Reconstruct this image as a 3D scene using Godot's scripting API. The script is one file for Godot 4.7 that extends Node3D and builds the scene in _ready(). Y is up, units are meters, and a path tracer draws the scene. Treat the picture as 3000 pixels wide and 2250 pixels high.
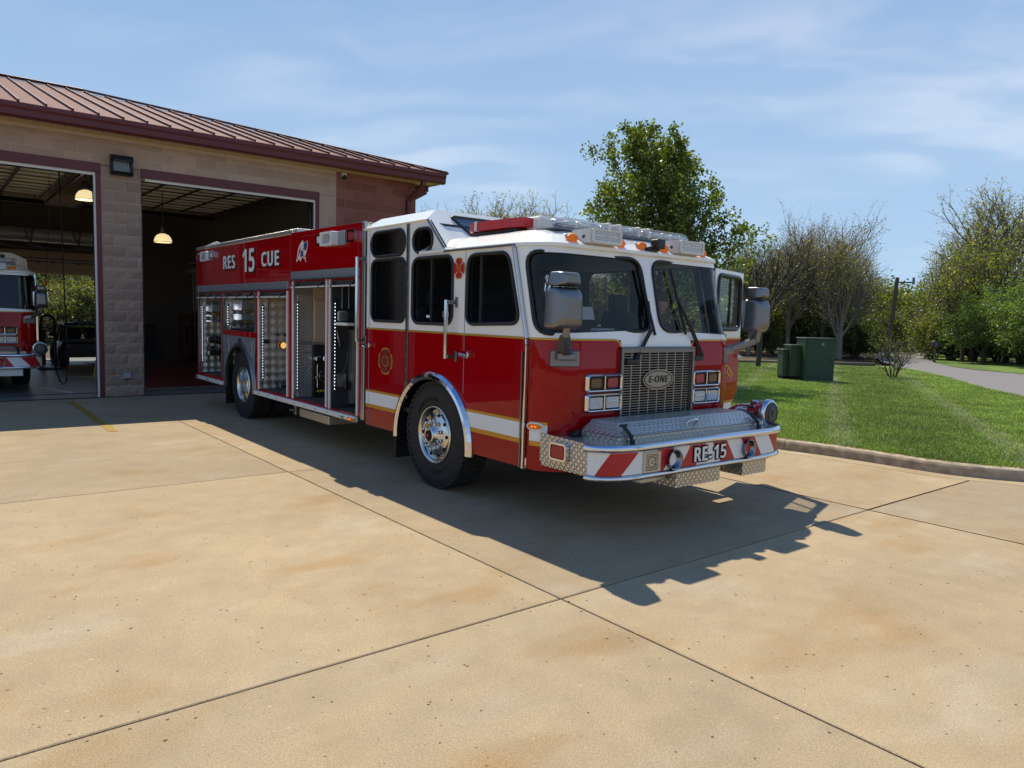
extends Node3D
# Fire station apron on a sunny spring day: a red and white rescue truck, the open bays, the lawn and the woods.

const CX := 5.195        # truck centre line
const TAU8 := TAU / 8.0
var M := {}
var names := {}
var rng := RandomNumberGenerator.new()


class MB:
	var v := PackedVector3Array()
	var n := PackedVector3Array()
	var uv := PackedVector2Array()
	var uv2 := PackedVector2Array()
	var col := PackedColorArray()
	var ink := Color(0, 0, 0, 0)
	var uvs := Vector2.ZERO      # metres per tile of uv and uv2, for flat ground sheets

	func put(p: Vector3, nn: Vector3) -> void:
		v.append(p)
		n.append(nn)
		if ink.a > 0.0:
			col.append(ink)
		if uvs.x > 0.0:
			uv.append(Vector2(p.x, p.z) / uvs.x)
			uv2.append(Vector2(p.x, p.z) / uvs.y)

	func tri(a: Vector3, b: Vector3, c: Vector3, out: Vector3) -> void:
		var nn := (c - a).cross(b - a)
		if nn.length_squared() < 1e-16:
			return
		nn = nn.normalized()
		if nn.dot(out) < 0.0:
			put(a, -nn); put(c, -nn); put(b, -nn)
		else:
			put(a, nn); put(b, nn); put(c, nn)

	func quad(a: Vector3, b: Vector3, c: Vector3, d: Vector3, out: Vector3) -> void:
		tri(a, b, c, out)
		tri(a, c, d, out)

	func tri_n(a: Vector3, b: Vector3, c: Vector3, na: Vector3, nb: Vector3, nc: Vector3) -> void:
		var nn := (c - a).cross(b - a)
		if nn.length_squared() < 1e-16:
			return
		if nn.dot(na + nb + nc) < 0.0:
			put(a, na); put(c, nc); put(b, nb)
		else:
			put(a, na); put(b, nb); put(c, nc)

	func quad_n(a: Vector3, b: Vector3, c: Vector3, d: Vector3, na: Vector3, nb: Vector3, nc: Vector3, nd: Vector3) -> void:
		tri_n(a, b, c, na, nb, nc)
		tri_n(a, c, d, na, nc, nd)

	# chamfered box, centre and full size
	func box(c: Vector3, s: Vector3, r := 0.0, T := Transform3D.IDENTITY) -> void:
		var h := s * 0.5
		r = minf(r, minf(h.x, minf(h.y, h.z)) * 0.9)
		var P := func(x: float, y: float, z: float) -> Vector3: return T * (c + Vector3(x, y, z))
		var cc: Vector3 = T * c
		for ax in 3:
			var b := (ax + 1) % 3
			var d := (ax + 2) % 3
			for sg in [-1.0, 1.0]:
				var q := []
				for k in [[-1, -1], [1, -1], [1, 1], [-1, 1]]:
					var p := Vector3.ZERO
					p[ax] = h[ax] * sg
					p[b] = (h[b] - r) * k[0]
					p[d] = (h[d] - r) * k[1]
					q.append(P.call(p.x, p.y, p.z))
				quad(q[0], q[1], q[2], q[3], (q[0] + q[2]) * 0.5 - cc)
		if r <= 0.0:
			return
		for ax in 3:
			var b := (ax + 1) % 3
			var d := (ax + 2) % 3
			for s1 in [-1.0, 1.0]:
				for s2 in [-1.0, 1.0]:
					var q := []
					for k in [[-1, 0], [1, 0], [1, 1], [-1, 1]]:
						var p := Vector3.ZERO
						p[ax] = (h[ax] - r) * k[0]
						p[b] = (h[b] - (r if k[1] == 1 else 0.0)) * s1
						p[d] = (h[d] - (0.0 if k[1] == 1 else r)) * s2
						q.append(P.call(p.x, p.y, p.z))
					quad(q[0], q[1], q[2], q[3], (q[0] + q[2]) * 0.5 - cc)
		for sx in [-1.0, 1.0]:
			for sy in [-1.0, 1.0]:
				for sz in [-1.0, 1.0]:
					var a: Vector3 = P.call(h.x * sx, (h.y - r) * sy, (h.z - r) * sz)
					var b2: Vector3 = P.call((h.x - r) * sx, h.y * sy, (h.z - r) * sz)
					var c2: Vector3 = P.call((h.x - r) * sx, (h.y - r) * sy, h.z * sz)
					tri(a, b2, c2, a + b2 + c2 - cc * 3.0)

	func bar(a: Vector3, b: Vector3, w: float, hh: float, r := 0.0, up := Vector3.UP) -> void:
		var d := (b - a)
		var z := d.normalized()
		if absf(z.dot(up)) > 0.99:
			up = Vector3.RIGHT
		var x := up.cross(z).normalized()
		var y := z.cross(x)
		box(Vector3.ZERO, Vector3(w, hh, d.length()), r, Transform3D(Basis(x, y, z), (a + b) * 0.5))

	# polygon in the T plane (x, y), extruded along T's z from 0 to depth
	func extrude(poly: PackedVector2Array, T: Transform3D, depth: float, caps := 3) -> void:
		if Geometry2D.is_polygon_clockwise(poly):
			poly = poly.duplicate()
			poly.reverse()
		var idx := Geometry2D.triangulate_polygon(poly)
		var zz := T.basis.z * signf(depth)
		for k in range(0, idx.size(), 3):
			var a := poly[idx[k]]
			var b := poly[idx[k + 1]]
			var c := poly[idx[k + 2]]
			if caps & 1:
				tri(T * Vector3(a.x, a.y, 0), T * Vector3(b.x, b.y, 0), T * Vector3(c.x, c.y, 0), -zz)
			if caps & 2:
				tri(T * Vector3(a.x, a.y, depth), T * Vector3(b.x, b.y, depth), T * Vector3(c.x, c.y, depth), zz)
		for k in poly.size():
			var a := poly[k]
			var b := poly[(k + 1) % poly.size()]
			var e := b - a
			var o := T.basis * Vector3(e.y, -e.x, 0)
			quad(T * Vector3(a.x, a.y, 0), T * Vector3(b.x, b.y, 0), T * Vector3(b.x, b.y, depth), T * Vector3(a.x, a.y, depth), o)

	# flat frame between two outlines with the same number of points
	func frame(pa: PackedVector2Array, pb: PackedVector2Array, T: Transform3D, depth: float) -> void:
		var zz := T.basis.z * signf(depth)
		for k in pa.size():
			var j := (k + 1) % pa.size()
			var a := pa[k]; var b := pa[j]; var c := pb[j]; var d := pb[k]
			quad(T * Vector3(a.x, a.y, depth), T * Vector3(b.x, b.y, depth), T * Vector3(c.x, c.y, depth), T * Vector3(d.x, d.y, depth), zz)
			var mid := (a + b) * 0.5 - (c + d) * 0.5
			var o := T.basis * Vector3(mid.x, mid.y, 0)
			quad(T * Vector3(a.x, a.y, 0), T * Vector3(b.x, b.y, 0), T * Vector3(b.x, b.y, depth), T * Vector3(a.x, a.y, depth), o)
			quad(T * Vector3(c.x, c.y, 0), T * Vector3(d.x, d.y, 0), T * Vector3(d.x, d.y, depth), T * Vector3(c.x, c.y, depth), -o)

	func tube(path: Array, r: float, seg := 8, closed := false, r2 := -1.0, caps := true) -> void:
		var m := path.size()
		if m < 2:
			return
		if r2 < 0.0:
			r2 = r
		var rings := []
		var norms := []
		var side := Vector3.ZERO
		for k in m:
			var p: Vector3 = path[k]
			var t: Vector3
			if closed:
				t = (path[(k + 1) % m] - path[(k + m - 1) % m])
			else:
				t = (path[mini(k + 1, m - 1)] - path[maxi(k - 1, 0)])
			t = t.normalized()
			if side == Vector3.ZERO:
				side = t.cross(Vector3.UP if absf(t.y) < 0.9 else Vector3.RIGHT)
			side = (side - t * side.dot(t)).normalized()
			var other := t.cross(side)
			var rr := lerpf(r, r2, float(k) / (m - 1))
			var ring := PackedVector3Array()
			var nr := PackedVector3Array()
			for j in seg:
				var a := TAU * j / seg
				var d := side * cos(a) + other * sin(a)
				ring.append(p + d * rr)
				nr.append(d)
			rings.append(ring)
			norms.append(nr)
		for k in (m if closed else m - 1):
			var k2 := (k + 1) % m
			for j in seg:
				var j2 := (j + 1) % seg
				quad_n(rings[k][j], rings[k][j2], rings[k2][j2], rings[k2][j], norms[k][j], norms[k][j2], norms[k2][j2], norms[k2][j])
		if not closed and caps:
			for e in [0, m - 1]:
				var o: Vector3 = path[e] - path[1 if e == 0 else m - 2]
				for j in range(1, seg - 1):
					tri(rings[e][0], rings[e][j], rings[e][j + 1], o)

	# profile of (radius, height) pairs turned round T's y axis
	func lathe(prof: Array, T: Transform3D, seg := 24, smooth := false) -> void:
		for k in prof.size() - 1:
			var a: Vector2 = prof[k]
			var b: Vector2 = prof[k + 1]
			var e := b - a
			if e.length() < 1e-6:
				continue
			var o := Vector2(e.y, -e.x).normalized()
			var oa := o
			var ob := o
			if smooth:
				if k > 0:
					var e0: Vector2 = a - prof[k - 1]
					oa = (o + Vector2(e0.y, -e0.x).normalized()).normalized()
				if k < prof.size() - 2:
					var e1: Vector2 = prof[k + 2] - b
					ob = (o + Vector2(e1.y, -e1.x).normalized()).normalized()
			for j in seg:
				var t0 := TAU * j / seg
				var t1 := TAU * (j + 1) / seg
				var c0 := Vector3(cos(t0), 0, sin(t0))
				var c1 := Vector3(cos(t1), 0, sin(t1))
				var U := Vector3.UP
				quad_n(T * (c0 * a.x + U * a.y), T * (c1 * a.x + U * a.y), T * (c1 * b.x + U * b.y), T * (c0 * b.x + U * b.y),
					(T.basis * (c0 * oa.x + U * oa.y)).normalized(), (T.basis * (c1 * oa.x + U * oa.y)).normalized(), (T.basis * (c1 * ob.x + U * ob.y)).normalized(), (T.basis * (c0 * ob.x + U * ob.y)).normalized())

	# rings of equal point count, skinned; normals smooth across if wanted
	func loft(rings: Array, closed := true, cap0 := true, cap1 := true) -> void:
		var m: int = rings[0].size()
		var ctr := []
		for r in rings:
			var c := Vector3.ZERO
			for p in r:
				c += p
			ctr.append(c / m)
		for k in rings.size() - 1:
			for j in (m if closed else m - 1):
				var j2 := (j + 1) % m
				var q := [rings[k][j], rings[k][j2], rings[k + 1][j2], rings[k + 1][j]]
				var mid: Vector3 = (q[0] + q[1] + q[2] + q[3]) * 0.25
				quad(q[0], q[1], q[2], q[3], mid - (ctr[k] + ctr[k + 1]) * 0.5)
		for e in [[cap0, 0, 1], [cap1, rings.size() - 1, rings.size() - 2]]:
			if e[0]:
				for j in m:
					tri(ctr[e[1]], rings[e[1]][j], rings[e[1]][(j + 1) % m], ctr[e[1]] - ctr[e[2]])

	# the same with rounded shading, for castings and pressed metal
	func loft_s(rings: Array, cap0 := true, cap1 := true) -> void:
		var m: int = rings[0].size()
		var ctr := []
		for r in rings:
			var c := Vector3.ZERO
			for p in r:
				c += p
			ctr.append(c / m)
		var nn := []
		for k in rings.size():
			var row := []
			for j in m:
				var du: Vector3 = rings[k][(j + 1) % m] - rings[k][(j + m - 1) % m]
				var dv: Vector3 = rings[mini(k + 1, rings.size() - 1)][j] - rings[maxi(k - 1, 0)][j]
				var q := du.cross(dv).normalized()
				if q.dot(rings[k][j] - ctr[k]) < 0.0:
					q = -q
				row.append(q)
			nn.append(row)
		for k in rings.size() - 1:
			for j in m:
				var j2 := (j + 1) % m
				quad_n(rings[k][j], rings[k][j2], rings[k + 1][j2], rings[k + 1][j], nn[k][j], nn[k][j2], nn[k + 1][j2], nn[k + 1][j])
		for e in [[cap0, 0, 1], [cap1, rings.size() - 1, rings.size() - 2]]:
			if e[0]:
				for j in m:
					tri(ctr[e[1]], rings[e[1]][j], rings[e[1]][(j + 1) % m], ctr[e[1]] - ctr[e[2]])

	func ball(c: Vector3, r: Vector3, seg := 12, rows := 8, T := Transform3D.IDENTITY) -> void:
		for i in rows:
			for j in seg:
				var q := []
				var nn := []
				for k in [[i, j], [i, j + 1], [i + 1, j + 1], [i + 1, j]]:
					var a: float = PI * k[0] / rows
					var b: float = TAU * k[1] / seg
					var d := Vector3(sin(a) * cos(b), cos(a), sin(a) * sin(b))
					q.append(T * (c + d * r))
					nn.append((T.basis * (d / r)).normalized())
				quad_n(q[0], q[1], q[2], q[3], nn[0], nn[1], nn[2], nn[3])

	# a flat outline with holes, cut into cells and laid on a curved surface by f(u, v) -> Vector3
	func sheet(outer: PackedVector2Array, holes: Array, us: Array, vs: Array, f: Callable, side := 1.0) -> void:
		var box2 := Rect2(outer[0], Vector2.ZERO)
		for p in outer:
			box2 = box2.expand(p)
		var uu := [box2.position.x - 0.001, box2.end.x + 0.001]
		var vv := [box2.position.y - 0.001, box2.end.y + 0.001]
		for x in us:
			if x > uu[0] and x < box2.end.x:
				uu.append(x)
		for x in vs:
			if x > vv[0] and x < box2.end.y:
				vv.append(x)
		for h in holes:
			var b := Rect2(h[0], Vector2.ZERO)
			for p in h:
				b = b.expand(p)
			uu.append(b.get_center().x + 0.00037)
			vv.append(b.get_center().y + 0.00041)
		uu.sort()
		vv.sort()
		for i in uu.size() - 1:
			for j in vv.size() - 1:
				var cell := PackedVector2Array([Vector2(uu[i], vv[j]), Vector2(uu[i + 1], vv[j]), Vector2(uu[i + 1], vv[j + 1]), Vector2(uu[i], vv[j + 1])])
				var ps := []
				ps.append_array(Geometry2D.intersect_polygons(cell, outer))
				for h in holes:
					var nx := []
					for p in ps:
						for r in Geometry2D.clip_polygons(p, h):
							if not Geometry2D.is_polygon_clockwise(r):
								nx.append(r)
					ps = nx
				for p in ps:
					var idx := Geometry2D.triangulate_polygon(p)
					for k in range(0, idx.size(), 3):
						var q := []
						var nn := []
						for l in 3:
							var w: Vector2 = p[idx[k + l]]
							q.append(f.call(w.x, w.y))
							var du: Vector3 = f.call(w.x + 0.004, w.y) - f.call(w.x - 0.004, w.y)
							var dv: Vector3 = f.call(w.x, w.y + 0.004) - f.call(w.x, w.y - 0.004)
							nn.append(du.cross(dv).normalized() * side)
						tri_n(q[0], q[1], q[2], nn[0], nn[1], nn[2])

	func mesh() -> ArrayMesh:
		var a := []
		a.resize(Mesh.ARRAY_MAX)
		a[Mesh.ARRAY_VERTEX] = v
		a[Mesh.ARRAY_NORMAL] = n
		if uv.size() == v.size() and uv.size() > 0:
			a[Mesh.ARRAY_TEX_UV] = uv
		if uv2.size() == v.size() and uv2.size() > 0:
			a[Mesh.ARRAY_TEX_UV2] = uv2
		if col.size() == v.size() and col.size() > 0:
			a[Mesh.ARRAY_COLOR] = col
		var m := ArrayMesh.new()
		m.add_surface_from_arrays(Mesh.PRIMITIVE_TRIANGLES, a)
		return m


# ---------------------------------------------------------------- naming and hanging things in the tree
func numbered(called: String, parent: Node) -> String:
	var key := str(parent.get_instance_id()) + called
	var k: int = names.get(key, 0)
	names[key] = k + 1
	return called if k == 0 else "%s_%03d" % [called, k]


func hang(o: Node3D, called: String, parent: Node) -> void:
	o.name = numbered(called, parent)
	parent.add_child(o, true)


func part(called: String, mb, m: Material, parent: Node, at = null) -> MeshInstance3D:
	var o := MeshInstance3D.new()
	o.mesh = mb.mesh() if mb is MB else mb
	o.material_override = m
	if at is Transform3D:
		o.transform = at
	elif at is Vector3:
		o.position = at
	elif parent.has_meta("org"):
		o.position = -parent.get_meta("org")
	hang(o, called, parent)
	return o


# a part built in world coordinates under a part that already carries the offset
func sub(called: String, mb, m: Material, parent: Node) -> MeshInstance3D:
	return part(called, mb, m, parent, Vector3.ZERO)


func thing(called: String, label: String, category: String, base: Vector3, group := "") -> Node3D:
	var o := Node3D.new()
	hang(o, called, self)
	o.position = base
	o.set_meta("org", base)
	tag(o, label, category, group)
	return o


func tag(o: Node, label: String, category: String, group := "") -> void:
	o.set_meta("label", label)
	o.set_meta("category", category)
	if group:
		o.set_meta("group", group)


func setting(o: Node, label := "") -> Node:
	o.set_meta("kind", "structure")
	if label:
		o.set_meta("label", label)
	return o


func copy_of(o: Node3D, at: Vector3, turn: float, label := "") -> Node3D:
	var called: String = o.get_meta("called", o.name)
	var c: Node3D = o.duplicate()
	hang(c, called, self)
	c.position = at
	c.rotation.y = turn
	if label:
		c.set_meta("label", label)
	return c


# ---------------------------------------------------------------- outlines
func rr(x0: float, y0: float, x1: float, y1: float, r: float, seg := 5) -> PackedVector2Array:
	var out := PackedVector2Array()
	for c in [[x1 - r, y1 - r, 0.0], [x0 + r, y1 - r, 0.25], [x0 + r, y0 + r, 0.5], [x1 - r, y0 + r, 0.75]]:
		for k in seg + 1:
			var a: float = TAU * (c[2] + 0.25 * k / seg)
			out.append(Vector2(c[0] + r * cos(a), c[1] + r * sin(a)))
	return out


func rpoly(pts: Array, r: float, seg := 5) -> PackedVector2Array:
	var out := PackedVector2Array()
	var m := pts.size()
	for k in m:
		var p: Vector2 = pts[k]
		var a: Vector2 = (pts[(k + m - 1) % m] - p).normalized()
		var b: Vector2 = (pts[(k + 1) % m] - p).normalized()
		for j in seg + 1:
			var t := float(j) / seg
			var q := p + a * r * (1.0 - t) * (1.0 - t) + b * r * t * t
			out.append(q)
	return out


func disc(c: Vector2, r: Vector2, seg := 24) -> PackedVector2Array:
	var out := PackedVector2Array()
	for k in seg:
		out.append(c + Vector2(cos(TAU * k / seg), sin(TAU * k / seg)) * r)
	return out


func grown(p: PackedVector2Array, by: float) -> PackedVector2Array:
	var c := Vector2.ZERO
	for q in p:
		c += q
	c /= p.size()
	var out := PackedVector2Array()
	var m := p.size()
	for k in m:
		var e := (p[(k + 1) % m] - p[(k + m - 1) % m]).normalized()
		var o := Vector2(e.y, -e.x)
		if o.dot(p[k] - c) < 0.0:
			o = -o
		out.append(p[k] + o * by)
	return out


func steps(a: float, b: float, d: float) -> Array:
	var out := []
	var m := maxi(1, int(round((b - a) / d)))
	for k in m + 1:
		out.append(a + (b - a) * k / m)
	return out


func words(text: String, height: float, depth: float, serif := false, bold := true) -> TextMesh:
	var t := TextMesh.new()
	var f := SystemFont.new()
	f.font_names = PackedStringArray(["Droid Serif" if serif else "Droid Sans"])
	f.font_weight = 700 if bold else 400
	t.font = f
	t.text = text
	t.font_size = 64
	t.pixel_size = height / 46.0      # capitals stand about 46 pixels tall at this size
	t.depth = depth
	t.curve_step = 2.0
	return t


# ---------------------------------------------------------------- materials
func mk(key: String, c: Color, rough := 0.6, metal := 0.0) -> StandardMaterial3D:
	var m := StandardMaterial3D.new()
	m.albedo_color = c
	m.roughness = rough
	m.metallic = metal
	m.resource_name = key
	M[key] = m
	return m


func rgb(r: float, g: float, b: float) -> Color:
	return Color(r / 255.0, g / 255.0, b / 255.0)


func noise(freq: float, sd: int, octaves := 4, kind := FastNoiseLite.TYPE_SIMPLEX_SMOOTH) -> FastNoiseLite:
	var f := FastNoiseLite.new()
	f.noise_type = kind
	f.seed = sd
	f.frequency = freq
	f.fractal_octaves = octaves
	return f


func grain(freq: float, sd: int, lo: Color, hi: Color, size := 512) -> NoiseTexture2D:
	var t := NoiseTexture2D.new()
	t.width = size
	t.height = size
	t.seamless = true
	t.noise = noise(freq, sd)
	var g := Gradient.new()
	g.set_color(0, lo)
	g.set_color(1, hi)
	t.color_ramp = g
	return t


func relief(m: StandardMaterial3D, tex: Texture2D, cm: float, tile: float) -> void:
	m.heightmap_enabled = true
	m.heightmap_texture = tex
	m.heightmap_scale = cm
	m.uv1_triplanar = true
	m.uv1_world_triplanar = true
	m.uv1_scale = Vector3.ONE / tile


func tri_tex(m: StandardMaterial3D, tex: Texture2D, tile: float) -> void:
	m.albedo_texture = tex
	m.uv1_triplanar = true
	m.uv1_world_triplanar = true
	m.uv1_scale = Vector3.ONE / tile


func plate_height() -> ImageTexture:
	var s := 192
	var im := Image.create(s, s, true, Image.FORMAT_L8)
	var cell := s / 4.0
	for y in s:
		for x in s:
			var h := 0.0
			for dj in [-1, 0, 1]:
				for di in [-1, 0, 1]:
					var ci = floori(x / cell) + di
					var cj = floori(y / cell) + dj
					var p := Vector2(x - (ci + 0.5) * cell, y - (cj + 0.5) * cell)
					var dir := Vector2(0.707, 0.707) if (ci + cj) % 2 == 0 else Vector2(0.707, -0.707)
					var al := clampf(p.dot(dir), -cell * 0.36, cell * 0.36)
					var d := (p - dir * al).length() / (cell * 0.17)
					h = maxf(h, clampf(1.25 - d, 0.0, 1.0))
			im.set_pixel(x, y, Color(h, h, h))
	im.generate_mipmaps()
	return ImageTexture.create_from_image(im)


func swirl_normal() -> ImageTexture:
	var s := 256
	var im := Image.create(s, s, true, Image.FORMAT_RGB8)
	var cell := s / 2.0
	for y in s:
		for x in s:
			var nn := Vector3(0, 0, 1)
			# spots overlap row upon row, as a spinning pad leaves them
			for k in [[0, 0], [1, 0], [0, 1], [1, 1], [2, 0], [2, 1], [0, 2], [1, 2], [2, 2]]:
				var c := Vector2(k[0] * cell, k[1] * cell)
				var p := Vector2(x, y) - c
				if p.length() < cell * 0.62:
					var t := p.normalized() * 0.32
					nn = Vector3(t.x, t.y, 1).normalized()
			im.set_pixel(x, y, Color(nn.x * 0.5 + 0.5, nn.y * 0.5 + 0.5, nn.z * 0.5 + 0.5))
	im.generate_mipmaps()
	return ImageTexture.create_from_image(im)


func concrete_wide() -> ImageTexture:
	var s := 1024
	var a := noise(0.006, 3, 5).get_seamless_image(s, s).get_data()
	var bi := noise(0.016, 17, 5).get_seamless_image(s / 2, s)
	bi.resize(s, s, Image.INTERPOLATE_CUBIC)
	var b := bi.get_data()
	var c := noise(0.045, 29, 4).get_seamless_image(s, s).get_data()
	var bytes := PackedByteArray()
	bytes.resize(s * s * 3)
	for k in s * s:
		var tone := 1.0 + (a[k] / 255.0 - 0.5) * 0.1 + (c[k] / 255.0 - 0.5) * 0.08
		var st := clampf((b[k] / 255.0 - 0.6) * 3.6, 0.0, 1.0) * (0.45 + 0.9 * c[k] / 255.0)
		var pale := clampf((0.34 - b[k] / 255.0) * 4.0, 0.0, 1.0)
		bytes[k * 3] = clampi(int((183.0 - 10.0 * st + 6.0 * pale) * tone), 0, 255)
		bytes[k * 3 + 1] = clampi(int((160.0 - 18.0 * st + 10.0 * pale) * tone), 0, 255)
		bytes[k * 3 + 2] = clampi(int((125.0 - 26.0 * st + 15.0 * pale) * tone), 0, 255)
	var im := Image.create_from_data(s, s, false, Image.FORMAT_RGB8, bytes)
	im.generate_mipmaps()
	return ImageTexture.create_from_image(im)


func concrete_fine() -> ImageTexture:
	var s := 1024
	var a := noise(0.21, 5, 3).get_seamless_image(s, s).get_data()
	var w := noise(0.5, 8, 2, FastNoiseLite.TYPE_VALUE).get_seamless_image(s, s).get_data()
	var bytes := PackedByteArray()
	bytes.resize(s * s * 4)
	for k in s * s:
		var g := 226.0 + (a[k] - 128.0) * 0.24 + (w[k] - 128.0) * 0.15
		var q := clampi(int(g), 0, 255)
		bytes[k * 4] = q
		bytes[k * 4 + 1] = q
		bytes[k * 4 + 2] = q
		bytes[k * 4 + 3] = 255
	var im := Image.create_from_data(s, s, false, Image.FORMAT_RGBA8, bytes)
	rng.seed = 77
	for k in 800:      # pits and dark stones in the worn surface
		var r := int(pow(rng.randf(), 4.0) * 4.2)
		var cx := rng.randi_range(6, s - 7)
		var cy := rng.randi_range(6, s - 7)
		var d := rng.randf_range(0.25, 0.75)
		var pale := rng.randf() < 0.22
		for y in range(-r, r + 1):
			for x in range(-r, r + 1):
				if x * x + y * y <= r * r + rng.randi_range(-1, 1):
					im.set_pixel(cx + x, cy + y, Color(1, 1, 1) if pale else Color(d, d * 0.95, d * 0.9))
	im.generate_mipmaps()
	return ImageTexture.create_from_image(im)


func lawn_tex() -> ImageTexture:
	# one texture over 48 by 48 metres, from (8, -22): mown bands, lines of clippings, patches
	var s := 1024
	var a := noise(0.02, 12, 4).get_seamless_image(s, s).get_data()
	var b := noise(0.09, 13, 3).get_seamless_image(s, s).get_data()
	var bytes := PackedByteArray()
	bytes.resize(s * s * 3)
	for y in s:
		for x in s:
			var k := y * s + x
			var wx := 8.0 + 48.0 * x / s
			var wz := -22.0 + 48.0 * y / s
			var off := wx * 0.479 + wz * 0.878 + (a[k] - 128.0) / 128.0 * 0.28
			var band := 0.5 + 0.5 * sin((off - 11.9) * TAU / 2.15 * 0.5)
			var line: float = absf(fposmod(off - 11.9 + 1.07, 2.15) - 1.07)
			var clip := clampf(1.0 - line / 0.2, 0.0, 1.0) * clampf((b[k] - 108.0) / 55.0, 0.0, 1.0) * clampf((a[k] - 84.0) / 60.0, 0.0, 1.0)
			var t := 0.86 + 0.2 * (b[k] / 255.0 - 0.5) + 0.22 * (a[k] / 255.0 - 0.5) + band * 0.16
			bytes[k * 3] = clampi(int((94.0 + 44.0 * clip) * t), 0, 255)
			bytes[k * 3 + 1] = clampi(int((119.0 + 26.0 * clip) * t), 0, 255)
			bytes[k * 3 + 2] = clampi(int((37.0 + 50.0 * clip) * t), 0, 255)
	var im := Image.create_from_data(s, s, false, Image.FORMAT_RGB8, bytes)
	im.generate_mipmaps()
	return ImageTexture.create_from_image(im)


func make_materials() -> void:
	var m: StandardMaterial3D
	m = mk("red", rgb(152, 2, 12), 0.4)
	m.metallic_specular = 0.06
	m.clearcoat_enabled = true
	m.clearcoat = 0.65
	m.clearcoat_roughness = 0.015
	m = mk("white", rgb(236, 234, 226), 0.35)
	m.clearcoat_enabled = true
	m.clearcoat = 0.8
	m.clearcoat_roughness = 0.06
	mk("gold", rgb(196, 142, 38), 0.35, 0.35)
	mk("gold_leaf", rgb(214, 168, 70), 0.3, 0.55)
	mk("gilt", rgb(226, 176, 76), 0.4, 0.1)
	mk("chrome", rgb(214, 216, 220), 0.09, 1.0)
	mk("wheel_alu", rgb(206, 204, 198), 0.2, 1.0)
	mk("grille_bar", rgb(146, 144, 140), 0.35, 0.85)
	mk("dark_chrome", rgb(130, 132, 136), 0.14, 1.0)
	m = mk("alu", rgb(178, 178, 178), 0.38, 0.85)
	m.roughness_texture = grain(0.02, 51, Color(0.75, 0.75, 0.75), Color(1, 1, 1), 256)
	m.uv1_triplanar = true
	m.uv1_scale = Vector3.ONE * 1.5
	mk("satin", rgb(124, 124, 125), 0.36, 0.95)
	mk("slat", rgb(158, 162, 168), 0.45, 0.7)
	mk("darkmetal", rgb(70, 71, 73), 0.5, 0.6)
	var ph := plate_height()
	m = mk("plate", rgb(206, 200, 188), 0.3, 0.92)
	relief(m, ph, 0.9, 0.115)
	m = mk("swirl", rgb(196, 192, 184), 0.42, 0.85)
	m.normal_enabled = true
	m.normal_texture = swirl_normal()
	m.normal_scale = 0.75
	m.uv1_triplanar = true
	m.uv1_world_triplanar = true
	m.uv1_scale = Vector3.ONE / 0.24
	m = mk("rubber", rgb(34, 33, 32), 0.85)
	m.roughness_texture = grain(0.03, 61, Color(0.8, 0.8, 0.8), Color(1, 1, 1), 256)
	m.uv1_triplanar = true
	mk("black", rgb(20, 20, 21), 0.45)
	mk("blackmatt", rgb(16, 16, 16), 0.9)
	mk("hollow", rgb(9, 9, 9), 1.0)
	mk("gasket", rgb(14, 14, 15), 0.4)
	mk("beige", rgb(168, 152, 130), 0.6)
	mk("trim_grey", rgb(40, 44, 46), 0.8)
	mk("seat", rgb(42, 47, 54), 0.85)
	mk("yellow", rgb(220, 180, 20), 0.6)
	mk("hose", rgb(22, 24, 26), 0.7)
	mk("decal_white", rgb(225, 224, 220), 0.4)
	mk("decal_black", rgb(18, 17, 17), 0.45)
	mk("decal_red", rgb(176, 20, 28), 0.35)
	mk("decal_maroon", rgb(122, 30, 26), 0.4)
	mk("decal_blue", rgb(38, 62, 122), 0.4)
	mk("decal_grey", rgb(130, 132, 150), 0.4)
	m = mk("glass", rgb(8, 30, 24), 0.03)
	m.metallic_specular = 0.38
	m.transparency = BaseMaterial3D.TRANSPARENCY_ALPHA
	m.albedo_color.a = 0.3
	m = mk("glass_dark", rgb(5, 6, 7), 0.04)
	m.transparency = BaseMaterial3D.TRANSPARENCY_ALPHA
	m.albedo_color.a = 0.35
	m = mk("glass_blue", rgb(60, 92, 104), 0.05)
	m.transparency = BaseMaterial3D.TRANSPARENCY_ALPHA
	m.albedo_color.a = 0.75
	m = mk("lens", rgb(230, 232, 230), 0.08)
	m.transparency = BaseMaterial3D.TRANSPARENCY_ALPHA
	m.albedo_color.a = 0.2
	m = mk("lens_clear", rgb(190, 194, 194), 0.1)
	m.transparency = BaseMaterial3D.TRANSPARENCY_ALPHA
	m.albedo_color.a = 0.16
	m = mk("lens_red", rgb(176, 6, 16), 0.14)
	m.clearcoat_enabled = true
	m.backlight_enabled = true
	m.backlight = Color(0.7, 0.02, 0.03)
	relief(m, grain(0.12, 71, Color.BLACK, Color.WHITE, 256), 0.25, 0.4)
	m = mk("lens_amber", rgb(255, 176, 26), 0.16)
	m.clearcoat_enabled = true
	m.backlight_enabled = true
	m.backlight = Color(1.0, 0.5, 0.05)
	relief(m, grain(0.2, 72, Color.BLACK, Color.WHITE, 256), 0.4, 0.25)
	m = mk("lens_amber_dark", rgb(128, 84, 14), 0.25)
	m.clearcoat_enabled = true
	m = mk("reflector", rgb(205, 206, 208), 0.16, 1.0)
	relief(m, grain(0.09, 73, Color.BLACK, Color.WHITE, 256), 0.9, 0.3)
	m = mk("led", Color(1, 1, 1), 0.4)
	m.emission_enabled = true
	m.emission = Color(0.93, 0.96, 1.0)
	m.emission_energy_multiplier = 2.5
	m = mk("lamp_warm", rgb(240, 210, 150), 0.4)
	m.emission_enabled = true
	m.emission = Color(1.0, 0.72, 0.36)
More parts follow.
